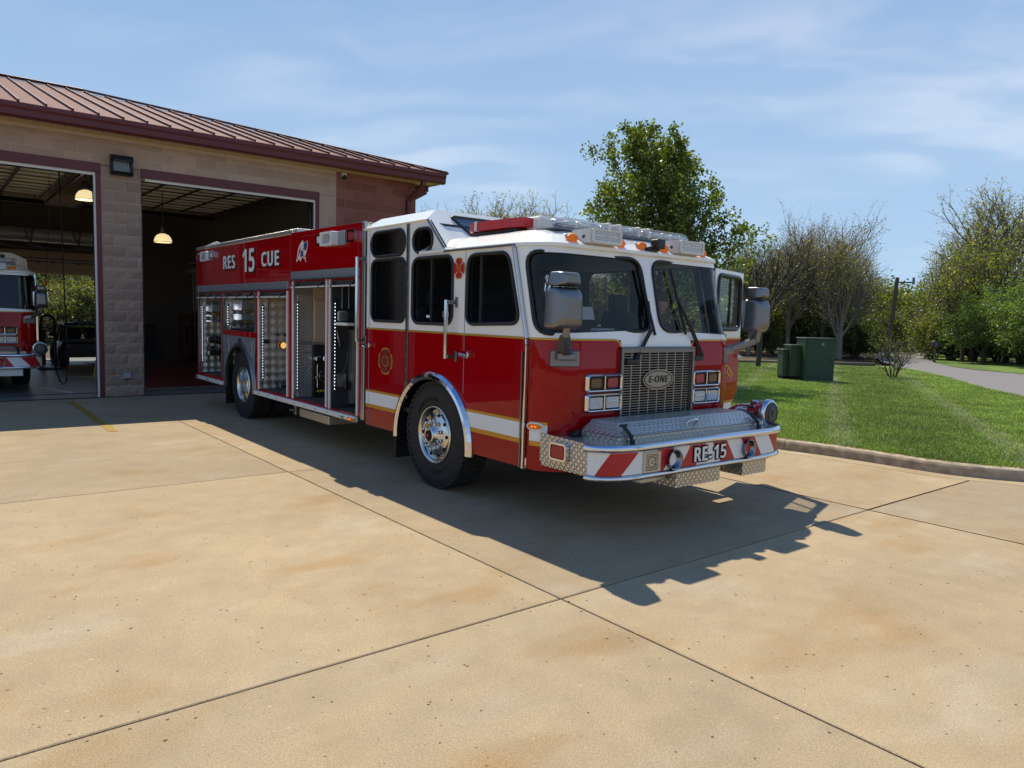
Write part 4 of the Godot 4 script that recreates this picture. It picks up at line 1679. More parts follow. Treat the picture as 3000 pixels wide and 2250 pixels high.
func make_truck(engine := false) -> void:
	var t := thing("fire_engine" if engine else "rescue_truck", "red and white fire engine parked inside the left bay" if engine else "red and white rescue fire truck with open compartments and chrome bumper", "fire truck", Vector3(CX, 0, 6.6))
	if engine:
		t.position = Vector3(0.56, 0, 6.6 - 12.84)
	var org: Vector3 = t.get_meta("org")
	var LB := Basis(Vector3(0, 0, 1), Vector3(0, 1, 0), Vector3(-1, 0, 0))      # print on the -x side
	var mb: MB
	# ============ chassis
	mb = MB.new()
	for sx in [-0.42, 0.42]:
		mb.box(Vector3(CX + sx, 0.72, 6.4), Vector3(0.09, 0.26, 9.6))
	for zz in [2.2, 4.9, 5.9, 6.9, 7.9]:
		mb.box(Vector3(CX, 0.7, zz), Vector3(0.84, 0.14, 0.12))
	part("frame_rails", mb, M.blackmatt, t)
	for zz in [3.83, 9.47]:
		mb = MB.new()
		mb.tube([Vector3(CX - 0.95, 0.535, zz), Vector3(CX + 0.95, 0.535, zz)], 0.09, 10)
		mb.ball(Vector3(CX, 0.52, zz), Vector3(0.24, 0.22, 0.22), 12, 8)
		mb.box(Vector3(CX - 0.5, 0.42, zz), Vector3(0.1, 0.08, 1.1))
		mb.box(Vector3(CX + 0.5, 0.42, zz), Vector3(0.1, 0.08, 1.1))
		part("axle", mb, M.blackmatt, t)
	for sg in [-1.0, 1.0]:
		wheel(t, CX + sg * 1.225, 9.475, sg, false)
		wheel(t, CX + sg * 1.215, 3.83, sg, true)
		wheel(t, CX + sg * 0.87, 3.83, sg, true)
		mb = MB.new()
		mb.box(Vector3(CX + sg * 1.06, 0.43, 8.72), Vector3(0.33, 0.5, 0.012))
		part("mud_flap", mb, M.black, t)
		mb = MB.new()
		mb.box(Vector3(CX + sg * 0.98, 0.46, 3.02), Vector3(0.5, 0.62, 0.012))
		part("mud_flap", mb, M.black, t)
		mb = MB.new()
		mb.box(Vector3(CX + sg * 1.03, 0.365, 6.585), Vector3(0.4, 0.11, 0.93), 0.006)
		part("step_box", mb, M.plate, t)
		# dark wells behind the wheels
		mb = MB.new()
		mb.box(Vector3(CX + sg * 0.72, 0.8, 9.46), Vector3(0.02, 0.9, 1.7))
		mb.box(Vector3(CX + sg * 0.98, 1.18, 9.46), Vector3(0.5, 0.02, 1.5))
		mb.box(Vector3(CX + sg * 0.98, 0.82, 8.76), Vector3(0.5, 0.74, 0.02))
		mb.box(Vector3(CX + sg * 0.98, 0.82, 10.16), Vector3(0.5, 0.74, 0.02))
		mb.box(Vector3(CX + sg * 0.98, 1.22, 3.82), Vector3(0.5, 0.02, 1.5))
		mb.box(Vector3(CX + sg * 0.6, 0.8, 3.82), Vector3(0.02, 0.9, 1.5))
		part("wheel_well", mb, M.blackmatt, t)
	mb = MB.new()
	mb.box(Vector3(CX, 0.5, 6.6), Vector3(2.2, 0.06, 2.6))
	mb.box(Vector3(CX, 0.5, 2.2), Vector3(2.2, 0.06, 1.4))
	mb.box(Vector3(CX, 0.52, 10.6), Vector3(2.3, 0.06, 0.75))
	mb.box(Vector3(CX + 0.1, 0.42, 5.2), Vector3(0.7, 0.35, 0.9), 0.05)
	mb.tube([Vector3(CX - 0.3, 0.35, 5.0), Vector3(CX - 0.9, 0.32, 5.1), Vector3(CX - 1.1, 0.3, 5.0)], 0.06, 8)
	part("underside", mb, M.blackmatt, t)
	mb = MB.new()
	mb.box(Vector3(CX - 1.16, 0.37, 5.83), Vector3(0.04, 0.16, 0.08), 0.008)
	mb.tube([Vector3(CX - 1.18, 0.36, 5.82), Vector3(CX - 1.24, 0.36, 5.8)], 0.022, 8)
	part("drain_valve", mb, M.satin, t)

	# ============ cab
	var arch := disc(Vector2(9.46, 0.47), Vector2(0.66, 0.645), 40)
	var wins := side_windows()
	var white_side := PackedVector2Array([Vector2(8.06, 1.555), Vector2(10.918, 1.555), Vector2(10.72, 2.33), Vector2(9.64, 2.372), Vector2(9.335, 2.665), Vector2(8.06, 2.665)])
	var red_side := PackedVector2Array([Vector2(8.06, 0.46), Vector2(10.93, 0.46), Vector2(10.935, 1.52), Vector2(10.925, 1.555), Vector2(8.06, 1.555)])
	var doorway := PackedVector2Array([Vector2(10.0, 0.95), Vector2(10.8, 0.6), Vector2(10.86, 0.6), Vector2(10.86, 1.5), Vector2(10.66, 2.28), Vector2(10.0, 2.28)])
	var cuts := steps(8.0, 11.0, 0.5)
	for sg in [-1.0, 1.0]:
		var f := side_f(sg)
		mb = MB.new()
		var shut: bool = sg < 0 or engine
		var holes_up := wins if shut else [wins[0], wins[1], wins[2], wins[3], doorway]
		mb.sheet(white_side, holes_up, cuts, [2.1], f, sg * -1.0)
		part("cab_upper_side", mb, M.white, t)
		mb = MB.new()
		mb.sheet(red_side, [arch] if shut else [arch, doorway], cuts, [0.9], f, sg * -1.0)
		part("cab_lower_side", mb, M.red, t)
		mb = MB.new()
		mb.sheet(white_side, holes_up, cuts, [2.1], side_f(sg, -0.035), sg)
		mb.sheet(red_side, [arch] if shut else [arch, doorway], cuts, [0.9], side_f(sg, -0.035), sg)
		part("inner_trim", mb, M.trim_grey, t)
		for k in wins.size():
			if not shut and k == 4:
				continue
			window_in(t, wins[k], side_f(sg, 0.004), side_f(sg, -0.012), M.glass_dark if shut else M.glass, [], sg)
		# stripes
		for s in [[0.843, 0.868, "gold"], [0.705, 0.8425, "decal_white"], [0.664, 0.7045, "gold"]]:
			for zz in [[8.062, 8.88], [10.05, 10.9]]:
				if sg > 0 and zz[0] > 9.0:
					continue
				mb = MB.new()
				var z0: float = zz[0]
				var z1: float = zz[1]
				var poly := PackedVector2Array([Vector2(z0, s[0]), Vector2(z1, s[0]), Vector2(z1, s[1]), Vector2(z0, s[1])])
				mb.sheet(poly, [disc(Vector2(9.46, 0.47), Vector2(0.7, 0.685), 40)], [], [], side_f(sg, 0.003), sg * -1.0)
				if mb.v.size() > 0:
					part("stripe", mb, M[s[2]], t)
		mb = MB.new()
		mb.box(Vector3(CX + sg * HW, 1.556, 9.475 if sg < 0 else 9.03), Vector3(0.012, 0.02, 2.83 if sg < 0 else 1.93), 0.003)
		part("gold_trim", mb, M.gold_leaf, t)
		# bright wheel arch
		mb = MB.new()
		var ra := []
		var rb := []
		for k in 33:
			var a := PI * (1.0 + 0.02) - k / 32.0 * PI * 1.04
			ra.append(Vector2(9.46 + cos(a) * 0.635, 0.47 + sin(a) * 0.62))
			rb.append(Vector2(9.46 + cos(a) * 0.715, 0.47 + sin(a) * 0.695))
		var rings := []
		for k in 33:
			var ring := []
			for q in [[0.0, 0.0], [0.0, 0.03], [0.35, 0.052], [0.7, 0.045], [1.0, 0.012], [1.0, 0.0]]:
				var p: Vector2 = ra[k].lerp(rb[k], q[0])
				ring.append(Vector3(CX + sg * (HW + q[1]), p.y, p.x))
			rings.append(ring)
		mb.loft(rings)
		part("wheel_arch_trim", mb, M.chrome, t)
	# front wrap
	var fw := wrap_f()
	var ucuts := steps(0.0, 0.487, 0.06) + [0.9, 1.3, 1.7, 2.1] + steps(2.357, 2.844, 0.06)
	var white_front := PackedVector2Array([Vector2(0, 1.555), Vector2(UC - 0.475, 1.555), Vector2(UC - 0.475, 1.475), Vector2(UC + 0.475, 1.475), Vector2(UC + 0.475, 1.555), Vector2(2.844, 1.555), Vector2(2.844, 2.335), Vector2(0, 2.335)])
	var pane_l := rpoly([Vector2(0.09, 1.6), Vector2(UC - 0.07, 1.645), Vector2(UC - 0.085, 2.272), Vector2(0.1, 2.27)], 0.13)
	var pane_r := PackedVector2Array()
	for p in pane_l:
		pane_r.append(Vector2(2.0 * UC - p.x, p.y))
	pane_r.reverse()
	mb = MB.new()
	mb.sheet(white_front, [pane_l, pane_r], ucuts, [1.52, 1.75], fw, 1.0)
	part("cab_upper_front", mb, M.white, t)
	mb = MB.new()
	mb.sheet(white_front, [pane_l, pane_r], ucuts, [1.52, 1.75], wrap_f(-0.03), -1.0)
	part("inner_trim", mb, M.trim_grey, t)
	var red_front := PackedVector2Array([Vector2(0, 0.46), Vector2(2.844, 0.46), Vector2(2.844, 1.555), Vector2(UC + 0.54, 1.555), Vector2(UC + 0.497, 1.54), Vector2(UC + 0.475, 1.5), Vector2(UC + 0.475, 0.86), Vector2(UC - 0.475, 0.86), Vector2(UC - 0.475, 1.5), Vector2(UC - 0.497, 1.54), Vector2(UC - 0.54, 1.555), Vector2(0, 1.555)])
	mb = MB.new()
	mb.sheet(red_front, [], ucuts, [0.8, 1.2, 1.52], fw, 1.0)
	part("cab_lower_front", mb, M.red, t)
	for pn in [pane_l, pane_r]:
		var wn := window_in(t, pn, wrap_f(0.004), wrap_f(-0.012), M.glass_dark if engine else M.glass, ucuts, 1.0)
		wn.name = numbered("windshield", t)
	# gold trim along the front
	for sg in [-1.0, 1.0]:
		mb = MB.new()
		var pth := []
		for k in 13:
			pth.append(Vector2(lerpf(0.01, UC - 0.55, k / 12.0), 1.556))
		for q in [[0.52, 1.55], [0.497, 1.535], [0.485, 1.515], [0.482, 1.49]]:
			pth.append(Vector2(UC - q[0], q[1]))
		var pp := []
		for p in pth:
			pp.append(fw.call(p.x if sg < 0 else 2.0 * UC - p.x, p.y))
		mb.tube(pp, 0.0095, 5)
		part("gold_trim", mb, M.gold_leaf, t)
	# stripes round the corner by the bumper
	for s in [[0.843, 0.868, "gold"], [0.705, 0.8425, "decal_white"], [0.664, 0.7045, "gold"]]:
		mb = MB.new()
		mb.sheet(PackedVector2Array([Vector2(0.03, s[0]), Vector2(0.2, s[0]), Vector2(0.2, s[1]), Vector2(0.03, s[1])]), [], ucuts, [], wrap_f(0.003), 1.0)
		part("stripe", mb, M[s[2]], t)
	# amber marker on the corner
	mb = MB.new()
	mb.sheet(disc(Vector2(0.09, 0.828), Vector2(0.07, 0.022), 18), [], ucuts, [], wrap_f(0.018), 1.0)
	var mk1 := part("marker_lamp", mb, M.lens_amber, t)
	mb = MB.new()
	mb.tube(mapped(disc(Vector2(0.09, 0.828), Vector2(0.08, 0.028), 18), wrap_f(0.008)), 0.009, 5, true)
	sub("rim", mb, M.decal_white, mk1)
	mb = MB.new()
	for du in [-0.02, 0.01]:
		mb.ball(wrap_f(0.022).call(0.09 + du, 0.828), Vector3.ONE * 0.006, 6, 4)
	sub("led_bulb", mb, M.marker_on, mk1)
	# rear wall of the cab and floor
	mb = MB.new()
	mb.box(Vector3(CX, 1.56, 8.06), Vector3(2.46, 2.2, 0.03))
	part("cab_rear_wall", mb, M.white, t)
	# corner post trim down both sides
	for sg in [-1.0, 1.0]:
		mb = MB.new()
		var fs := side_f(sg, 0.012)
		var pts := [fs.call(10.725, 2.33), fs.call(10.93, 1.55), fs.call(10.938, 1.5), fs.call(10.93, 0.455)]
		for k in 3:
			mb.bar(pts[k], pts[k + 1], 0.02, 0.05, 0.006, Vector3(1, 0, 0))
		part("corner_trim", mb, M.chrome, t)
		mb = MB.new()
		mb.box(fs.call(10.875, 0.95), Vector3(0.012, 0.98, 0.016))
		part("door_hinge", mb, M.satin, t)
	# seams and the long piano hinge
	for sg in [-1.0]:
		mb = MB.new()
		mb.box(Vector3(CX + sg * (HW + 0.006), 1.75, 8.965), Vector3(0.014, 1.8, 0.05), 0.003)
		var hg := part("door_hinge", mb, M.satin, t)
		mb = MB.new()
		for k in 12:
			mb.box(Vector3(CX + sg * (HW + 0.016), 0.93 + k * 0.148, 8.965), Vector3(0.012, 0.09, 0.02), 0.003)
		sub("knuckles", mb, M.darkmetal, hg)
		for sm in [[10.0, 1.0, 2.34], [8.125, 0.47, 2.64]]:
			mb = MB.new()
			mb.box(Vector3(CX + sg * (HW + 0.001), (sm[1] + sm[2]) / 2, sm[0]), Vector3(0.004, sm[2] - sm[1], 0.006))
			part("door_seam", mb, M.decal_grey, t)
	# grab rails and handles on the seen side
	for r in [[9.82, 1.32, 1.87], [7.99, 1.4, 2.35]]:
		mb = MB.new()
		mb.tube([Vector3(CX - HW - 0.09, r[1], r[0]), Vector3(CX - HW - 0.09, r[2], r[0])], 0.021, 10)
		var gr := part("grab_rail", mb, M.chrome, t)
		for yy in [r[1] + 0.02, r[2] - 0.02]:
			mb = MB.new()
			mb.box(Vector3(CX - HW - 0.045, yy, r[0] + 0.03), Vector3(0.1, 0.035, 0.03), 0.008)
			mb.box(Vector3(CX - HW - 0.006, yy, r[0] + 0.05), Vector3(0.014, 0.1, 0.035), 0.005)
			sub("bracket", mb, M.satin, gr)
	for r in [[8.13, 1.36], [10.05, 1.36]]:
		mb = MB.new()
		mb.bar(Vector3(CX - HW - 0.045, r[1] + 0.01, r[0] - 0.075), Vector3(CX - HW - 0.035, r[1] - 0.01, r[0] + 0.06), 0.014, 0.03, 0.005)
		mb.box(Vector3(CX - HW - 0.02, r[1] + 0.01, r[0] + 0.055), Vector3(0.05, 0.05, 0.03), 0.01)
		var dh := part("door_handle", mb, M.chrome, t)
		mb = MB.new()
		mb.box(Vector3(CX - HW - 0.004, r[1] + 0.015, r[0]), Vector3(0.01, 0.06, 0.16), 0.003)
		sub("escutcheon", mb, M.red, dh)
	# divider bars in the sliding windows
	for d in [[9.41, 1.66, 2.27], [10.24, 1.67, 2.265]]:
		mb = MB.new()
		mb.box(Vector3(CX - HW + 0.004, (d[1] + d[2]) / 2, d[0]), Vector3(0.02, d[2] - d[1], 0.03), 0.004)
		part("window_divider", mb, M.gasket, t)
	# crests
	if not engine:
		maltese(t, Vector3(CX - HW - 0.002, 2.166, 9.893), 0.195, 0.2, LB, M.gold_leaf, M.decal_red, "15", "crest", "small red and gold cross crest with the number 15")
		maltese(t, Vector3(CX - HW - 0.002, 1.21, 8.513), 0.31, 0.295, LB, M.gold_leaf, M.decal_maroon, "", "crest", "gold edged maroon cross crest on the rear door")
		maltese(t, Vector3(CX - HW + 0.001, 1.735, 9.68), 0.1, 0.1, LB, M.decal_white, M.decal_red, "15", "window_sticker", "small red cross sticker with 15 on the window")
	mb = MB.new()
	mb.box(Vector3(CX - HW + 0.002, 1.71, 9.36), Vector3(0.004, 0.025, 0.06))
	part("window_sticker", mb, M.decal_white, t)
	# ---- cab roof
	mb = MB.new()
	var outline := func(inset: float, y: float) -> Array:
		var o := []
		var hw := HW + 0.02 - inset
		var r := 0.36 - inset * 0.35
		var zf := 11.085 - inset * 1.0
		o.append(Vector3(CX - hw, y, 9.2))
		o.append(Vector3(CX - hw, y, zf - r))
		for k in range(1, 9):
			var a := PI - k / 8.0 * PI / 2
			o.append(Vector3(CX - hw + r + cos(a) * r, y, zf - r + sin(a) * r))
		for k in range(0, 8):
			var a := PI / 2 - k / 8.0 * PI / 2
			o.append(Vector3(CX + hw - r + cos(a) * r, y, zf - r + sin(a) * r))
		o.append(Vector3(CX + hw, y, zf - r))
		o.append(Vector3(CX + hw, y, 9.2))
		return o
	mb.loft([outline.call(0.02, 2.318), outline.call(0.0, 2.326), outline.call(0.0, 2.352), outline.call(0.19, 2.462), outline.call(0.25, 2.486)])
	part("cab_roof", mb, M.white, t)
	# raised rear part of the roof with a sloped front
	mb = MB.new()
	var A1 := Vector3(HW + 0.02, 2.665, 7.99)
	var A2 := Vector3(HW + 0.02, 2.665, 9.335)
	var A3 := Vector3(HW + 0.02, 2.366, 9.645)
	var B1 := Vector3(1.03, 2.80, 7.99)
	var B2 := Vector3(1.03, 2.80, 9.13)
	var B3 := Vector3(1.03, 2.484, 9.43)
	for sg in [-1.0, 1.0]:
		var q := [A1, A2, A3, B1, B2, B3].map(func(p: Vector3): return Vector3(CX + sg * p.x, p.y, p.z))
		mb.quad(q[0], q[1], q[4], q[3], Vector3(sg, 1, 0))
		mb.quad(q[1], q[2], q[5], q[4], Vector3(sg, 0.5, 0.5))
		mb.quad(q[0], q[1], q[1] + Vector3(-sg * 0.02, -0.02, 0), q[0] + Vector3(-sg * 0.02, -0.02, 0), Vector3(sg, -0.5, 0))
		mb.tri(q[2], q[5], q[5] + Vector3(0, -0.12, 0.0), Vector3(sg, 0, 1))
	mb.quad(Vector3(CX - 1.03, 2.8, 7.99), Vector3(CX + 1.03, 2.8, 7.99), Vector3(CX + 1.03, 2.8, 9.13), Vector3(CX - 1.03, 2.8, 9.13), Vector3.UP)
	mb.quad(Vector3(CX - 1.265, 2.665, 7.99), Vector3(CX + 1.265, 2.665, 7.99), Vector3(CX + 1.03, 2.8, 7.99), Vector3(CX - 1.03, 2.8, 7.99), Vector3(0, 0, -1))
	mb.quad(Vector3(CX - 1.03, 2.8, 9.13), Vector3(CX + 1.03, 2.8, 9.13), Vector3(CX + 1.03, 2.484, 9.43), Vector3(CX - 1.03, 2.484, 9.43), Vector3(0, 1, 1))
	part("raised_roof", mb, M.white, t)
	for sg in [-1.0, 1.0]:
		var fs := func(u: float, v: float) -> Vector3: return Vector3(CX + sg * u, lerpf(2.484, 2.8, v) + 0.004, lerpf(9.43, 9.13, v) + 0.004)
		mb = MB.new()
		var wp := rpoly([Vector2(0.12, 0.06), Vector2(0.72, 0.06), Vector2(0.9, 0.8), Vector2(0.12, 0.8)], 0.09)
		mb.sheet(wp, [], [], [], fs, sg * -1.0)
		var vw := part("vista_window", mb, M.glass_blue, t)
		mb = MB.new()
		mb.tube(mapped(wp, fs), 0.016, 5, true)
		sub("gasket", mb, M.gasket, vw)
	# drip rail under the roof edge
	mb = MB.new()
	mb.box(Vector3(CX - HW - 0.012, 2.335, 10.2), Vector3(0.022, 0.02, 1.1), 0.004)
	mb.bar(Vector3(CX - HW - 0.01, 2.372, 9.64), Vector3(CX - HW - 0.01, 2.662, 9.34), 0.016, 0.016)
	part("drip_rail", mb, M.satin, t)

	# ---- on the roof
	mb = MB.new()
	mb.box(Vector3(CX - 0.1, 2.56, 10.32), Vector3(1.5, 0.16, 0.5), 0.03)
	part("roof_unit", mb, M.white, t)
	for sg in [-1.0, 1.0]:
		mb = MB.new()
		var lo := PackedVector2Array([Vector2(-0.43, -0.06), Vector2(-0.32, -0.15), Vector2(0.2, -0.17), Vector2(0.43, -0.1), Vector2(0.43, 0.1), Vector2(0.2, 0.15), Vector2(-0.32, 0.15), Vector2(-0.43, 0.08)])
		var T := Transform3D(Basis(Vector3(0, 0, 1), Vector3(sg, 0, 0), Vector3(0, 1, 0)), Vector3(CX + sg * 0.86, 2.535, 10.05))
		if sg > 0:
			T = Transform3D(Basis(Vector3(0, 0, 1), Vector3(1, 0, 0), Vector3(0, 1, 0)), Vector3(CX + 0.86, 2.535, 10.05))
		mb.extrude(lo, T, 0.082)
		var rbk := part("red_light_bar", mb, M.lens_red, t)
		mb = MB.new()
		mb.box(Vector3(CX + sg * 0.86, 2.512, 10.05), Vector3(0.24, 0.04, 0.7), 0.01)
		mb.box(Vector3(CX + sg * 0.86, 2.49, 9.8), Vector3(0.1, 0.03, 0.08))
		sub("mount", mb, M.black, rbk)
		mb = MB.new()
		mb.box(Vector3(CX + sg * 0.86, 2.577, 9.82), Vector3(0.33, 0.09, 0.024), 0.004)
		sub("band", mb, M.frame_white, rbk)
	# front light bar with clear modules
	mb = MB.new()
	mb.box(Vector3(CX, 2.5, 10.73), Vector3(1.86, 0.025, 0.26), 0.008)
	mb.box(Vector3(CX, 2.478, 10.73), Vector3(1.5, 0.03, 0.16))
	var lbb := part("light_bar", mb, M.satin, t)
	var bar_out := func(k: float) -> PackedVector2Array:
		return PackedVector2Array([Vector2(-0.97 * k, -0.09), Vector2(-0.9 * k, -0.145), Vector2(0.9 * k, -0.145), Vector2(0.97 * k, -0.09), Vector2(0.97 * k, 0.05), Vector2(0.78 * k, 0.145), Vector2(-0.78 * k, 0.145), Vector2(-0.97 * k, 0.05)])
	mb = MB.new()
	mb.extrude(bar_out.call(1.0), Transform3D(Basis(Vector3(1, 0, 0), Vector3(0, 0, 1), Vector3(0, -1, 0)), Vector3(CX, 2.598, 10.71)), 0.085)
	sub("lens_cover", mb, M.lens_clear, lbb)
	for k in 13:
		mb = MB.new()
		var xx := -0.84 + k * 0.14
		mb.box(Vector3(CX + xx, 2.552, 10.79), Vector3(0.115, 0.062, 0.06), 0.01)
		mb.tube([Vector3(CX + xx - 0.05, 2.552, 10.825), Vector3(CX + xx + 0.05, 2.552, 10.825)], 0.014, 6)
		sub("module", mb, M.reflector, lbb)
	for xx in [-0.27, -0.13, 0.13, 0.27]:
		mb = MB.new()
		mb.box(Vector3(CX + xx, 2.556, 10.72), Vector3(0.03, 0.094, 0.3), 0.006)
		sub("band", mb, M.frame_white, lbb)
	# two scene lights on brackets, five amber markers and a camera along the roof's front edge
	for xx in [-0.575, 0.575]:
		mb = MB.new()
		mb.box(Vector3(CX + xx, 2.432, 11.08), Vector3(0.355, 0.115, 0.1), 0.008)
		mb.box(Vector3(CX + xx, 2.378, 11.09), Vector3(0.34, 0.02, 0.12), 0.004)
		var sl := part("scene_light", mb, M.frame_white, t)
		mb = MB.new()
		mb.box(Vector3(CX + xx, 2.436, 11.131), Vector3(0.31, 0.084, 0.004))
		sub("reflector", mb, M.reflector, sl)
		mb = MB.new()
		mb.frame(rr(xx - 0.1775, 2.376, xx + 0.1775, 2.49, 0.01), rr(xx - 0.155, 2.394, xx + 0.155, 2.478, 0.006), Transform3D(Basis.IDENTITY, Vector3(CX, 0, 11.13)), 0.018)
		sub("bezel", mb, M.frame_white, sl)
		mb = MB.new()
		mb.box(Vector3(CX + xx, 2.436, 11.143), Vector3(0.31, 0.086, 0.004))
		sub("lens", mb, M.lens, sl)
		mb = MB.new()
		for dx in [-0.09, 0.06]:
			mb.tube([Vector3(CX + xx + dx - 0.05, 2.436, 11.138), Vector3(CX + xx + dx + 0.06, 2.436, 11.138)], 0.008, 6)
		sub("bulb", mb, M.frame_white, sl)
		mb = MB.new()
		mb.extrude(PackedVector2Array([Vector2(-0.18, 2.375), Vector2(0.045, 2.37), Vector2(0.05, 2.492), Vector2(-0.18, 2.49)]), Transform3D(Basis(Vector3(0, 0, 1), Vector3(0, 1, 0), Vector3(-1, 0, 0)), Vector3(CX + xx - 0.178, 0, 11.08)), 0.012)
		sub("bracket", mb, M.frame_white, sl)
		mb = MB.new()
		mb.lathe([Vector2(0.014, 0.0), Vector2(0.014, 0.012), Vector2(0.0, 0.014)], Transform3D(Basis(Vector3(0, 1, 0), Vector3(-1, 0, 0), Vector3(0, 0, 1)), Vector3(CX + xx - 0.188, 2.425, 11.05)), 8)
		sub("knob", mb, M.darkmetal, sl)
	for xx in [-0.885, -0.305, -0.02, 0.285, 0.86]:
		mb = MB.new()
		var Tl := Transform3D(Basis(Vector3(1, 0, 0), Vector3(0, 0.866, -0.5), Vector3(0, 0.5, 0.866)), Vector3(CX + xx, 2.402, 11.03))
		mb.ball(Vector3.ZERO, Vector3(0.06, 0.043, 0.045), 14, 10, Tl)
		var am := part("amber_marker", mb, M.lens_amber, t)
		mb = MB.new()
		mb.box(Vector3(0, 0, -0.012), Vector3(0.12, 0.085, 0.014), 0.005, Tl)
		sub("base", mb, M.chrome, am)
	mb = MB.new()
	mb.box(Vector3(CX + 0.13, 2.43, 11.1), Vector3(0.11, 0.085, 0.09), 0.008)
	var dc := part("dash_camera", mb, M.black, t)
	mb = MB.new()
	mb.tube([Vector3(CX + 0.06, 2.4, 11.1), Vector3(CX - 0.0, 2.38, 11.06), Vector3(CX + 0.0, 2.42, 11.02)], 0.014, 6)
	mb.box(Vector3(CX + 0.1, 2.38, 11.06), Vector3(0.16, 0.025, 0.06), 0.006)
	sub("bracket", mb, M.black, dc)

	# ============ front end
	# grille
	mb = MB.new()
	mb.box(Vector3(CX, 1.17, 11.2), Vector3(1.0, 0.66, 0.02))
	part("grille_backing", mb, M.hollow, t)
	mb = MB.new()
	mb.frame(rr(-0.497, 0.858, 0.497, 1.487, 0.012), rr(-0.468, 0.88, 0.468, 1.45, 0.006), Transform3D(Basis.IDENTITY, Vector3(CX, 0, 11.24)), 0.055)
	mb.box(Vector3(CX, 1.489, 11.262), Vector3(0.998, 0.02, 0.075), 0.006)
	var gr2 := part("grille", mb, M.satin, t)
	var rows := 25
	for k in rows + 1:
		mb = MB.new()
		var yy := lerpf(0.885, 1.448, float(k) / rows)
		mb.box(Vector3(CX, yy, 11.272), Vector3(0.94, 0.0062, 0.004))
		sub("slat", mb, M.grille_bar, gr2)
	for k in 9:
		mb = MB.new()
		mb.box(Vector3(CX - 0.468 + (k) * 0.117, 1.166, 11.274), Vector3(0.0115, 0.565, 0.005))
		sub("upright", mb, M.grille_bar, gr2)
	mb = MB.new()
	mb.extrude(disc(Vector2(0, 1.205), Vector2(0.205, 0.092), 32), Transform3D(Basis.IDENTITY, Vector3(CX, 0, 11.272)), 0.016)
	sub("badge", mb, M.grille_bar, gr2)
	mb = MB.new()
	mb.tube(mapped(disc(Vector2(0, 1.205), Vector2(0.186, 0.076), 32), func(a: float, b: float) -> Vector3: return Vector3(CX + a, b, 11.287)), 0.0055, 5, true)
	sub("badge_ring", mb, M.decal_black, gr2)
	if not engine:
		part("badge_letters", words("E-ONE", 0.062, 0.004), M.decal_black, gr2, Transform3D(Basis(Vector3(1.05, 0, 0), Vector3(0.16, 1, 0), Vector3(0, 0, 1)), Vector3(CX, 1.207, 11.289)))
	# headlamp clusters
	for sg in [-1.0, 1.0]:
		for row in [[1.195, 0.158, true], [1.028, 0.162, false]]:
			mb = MB.new()
			var xc: float = CX + sg * 0.693
			var T := Transform3D(Basis.IDENTITY, Vector3(xc, row[0], 11.25))
			var rgs := []
			for q in [[0.0, 0.0, 0.03], [0.0, 0.03, 0.03], [0.006, 0.05, 0.028], [0.013, 0.059, 0.025], [0.019, 0.057, 0.02], [0.024, 0.045, 0.015], [0.026, 0.015, 0.012]]:
				var rg := []
				for p in rr(-0.212 + q[0], -row[1] / 2 + q[0], 0.212 - q[0], row[1] / 2 - q[0], q[2]):
					rg.append(T * Vector3(p.x, p.y, q[1]))
				rgs.append(rg)
			mb.loft(rgs, true, false, false)
			mb.box(Vector3(xc, row[0], 11.28), Vector3(0.012, row[1] - 0.03, 0.04))
			var hc := part("headlamp_cluster", mb, M.chrome, t)
			mb = MB.new()
			mb.box(Vector3(xc, row[0], 11.263), Vector3(0.39, row[1] - 0.03, 0.02))
			sub("pocket", mb, M.black, hc)
			for side in [-1.0, 1.0]:
				var lx: float = xc + side * 0.098
				var outer: bool = side == sg
				mb = MB.new()
				var l0 := rr(-0.078, -row[1] / 2 + 0.034, 0.078, row[1] / 2 - 0.034, 0.014)
				if row[2]:
					l0 = rr(-0.06, -row[1] / 2 + 0.04, 0.06, row[1] / 2 - 0.04, 0.02)
				mb.extrude(l0, Transform3D(Basis.IDENTITY, Vector3(lx, row[0], 11.273)), 0.022)
				if row[2]:
					sub("signal_lamp" if outer else "warning_lamp", mb, M.lens_amber_dark if outer else M.lens_red, hc)
					if outer:
						mb = MB.new()
						for k in 6:
							mb.box(Vector3(lx, row[0] - 0.035 + k * 0.014, 11.297), Vector3(0.12, 0.004, 0.004))
						sub("louvres", mb, M.decal_black, hc)
				else:
					sub("headlamp", mb, M.reflector, hc)
					mb = MB.new()
					mb.extrude(l0, Transform3D(Basis.IDENTITY, Vector3(lx, row[0], 11.297)), 0.006)
					sub("lens", mb, M.lens, hc)
					if not outer:
						mb = MB.new()
						mb.tube([Vector3(lx - 0.06, row[0] + 0.01, 11.296), Vector3(lx + 0.06, row[0] + 0.01, 11.296)], 0.012, 8)
						sub("reflector_bar", mb, M.frame_white, hc)
	# wipers
	for w in [[-0.32, 1.39, -0.13, 1.6, -0.05, 2.2], [0.60, 1.41, 0.44, 1.62, 0.22, 2.2]]:
		mb = MB.new()
		var wz := func(x: float, y: float, o: float) -> Vector3: return Vector3(CX + x, y, 11.26 + o - 0.26 * maxf(0, y - 1.52))
		var b0: Vector3 = wz.call(w[0] if w[0] > 0 else w[0] - 0.2, w[1], 0.03)
		b0 = wz.call(w[0], w[1], 0.03)
		mb.tube([b0, wz.call(w[2], w[3] + 0.05, 0.05), wz.call(lerpf(w[2], w[4], 0.45), lerpf(w[3], w[5], 0.5), 0.045)], 0.011, 6)
		mb.tube([b0 + Vector3(0.03, 0, 0), wz.call(w[2] + 0.03, w[3] + 0.05, 0.05), wz.call(lerpf(w[2], w[4], 0.45) + 0.01, lerpf(w[3], w[5], 0.5), 0.045)], 0.008, 6)
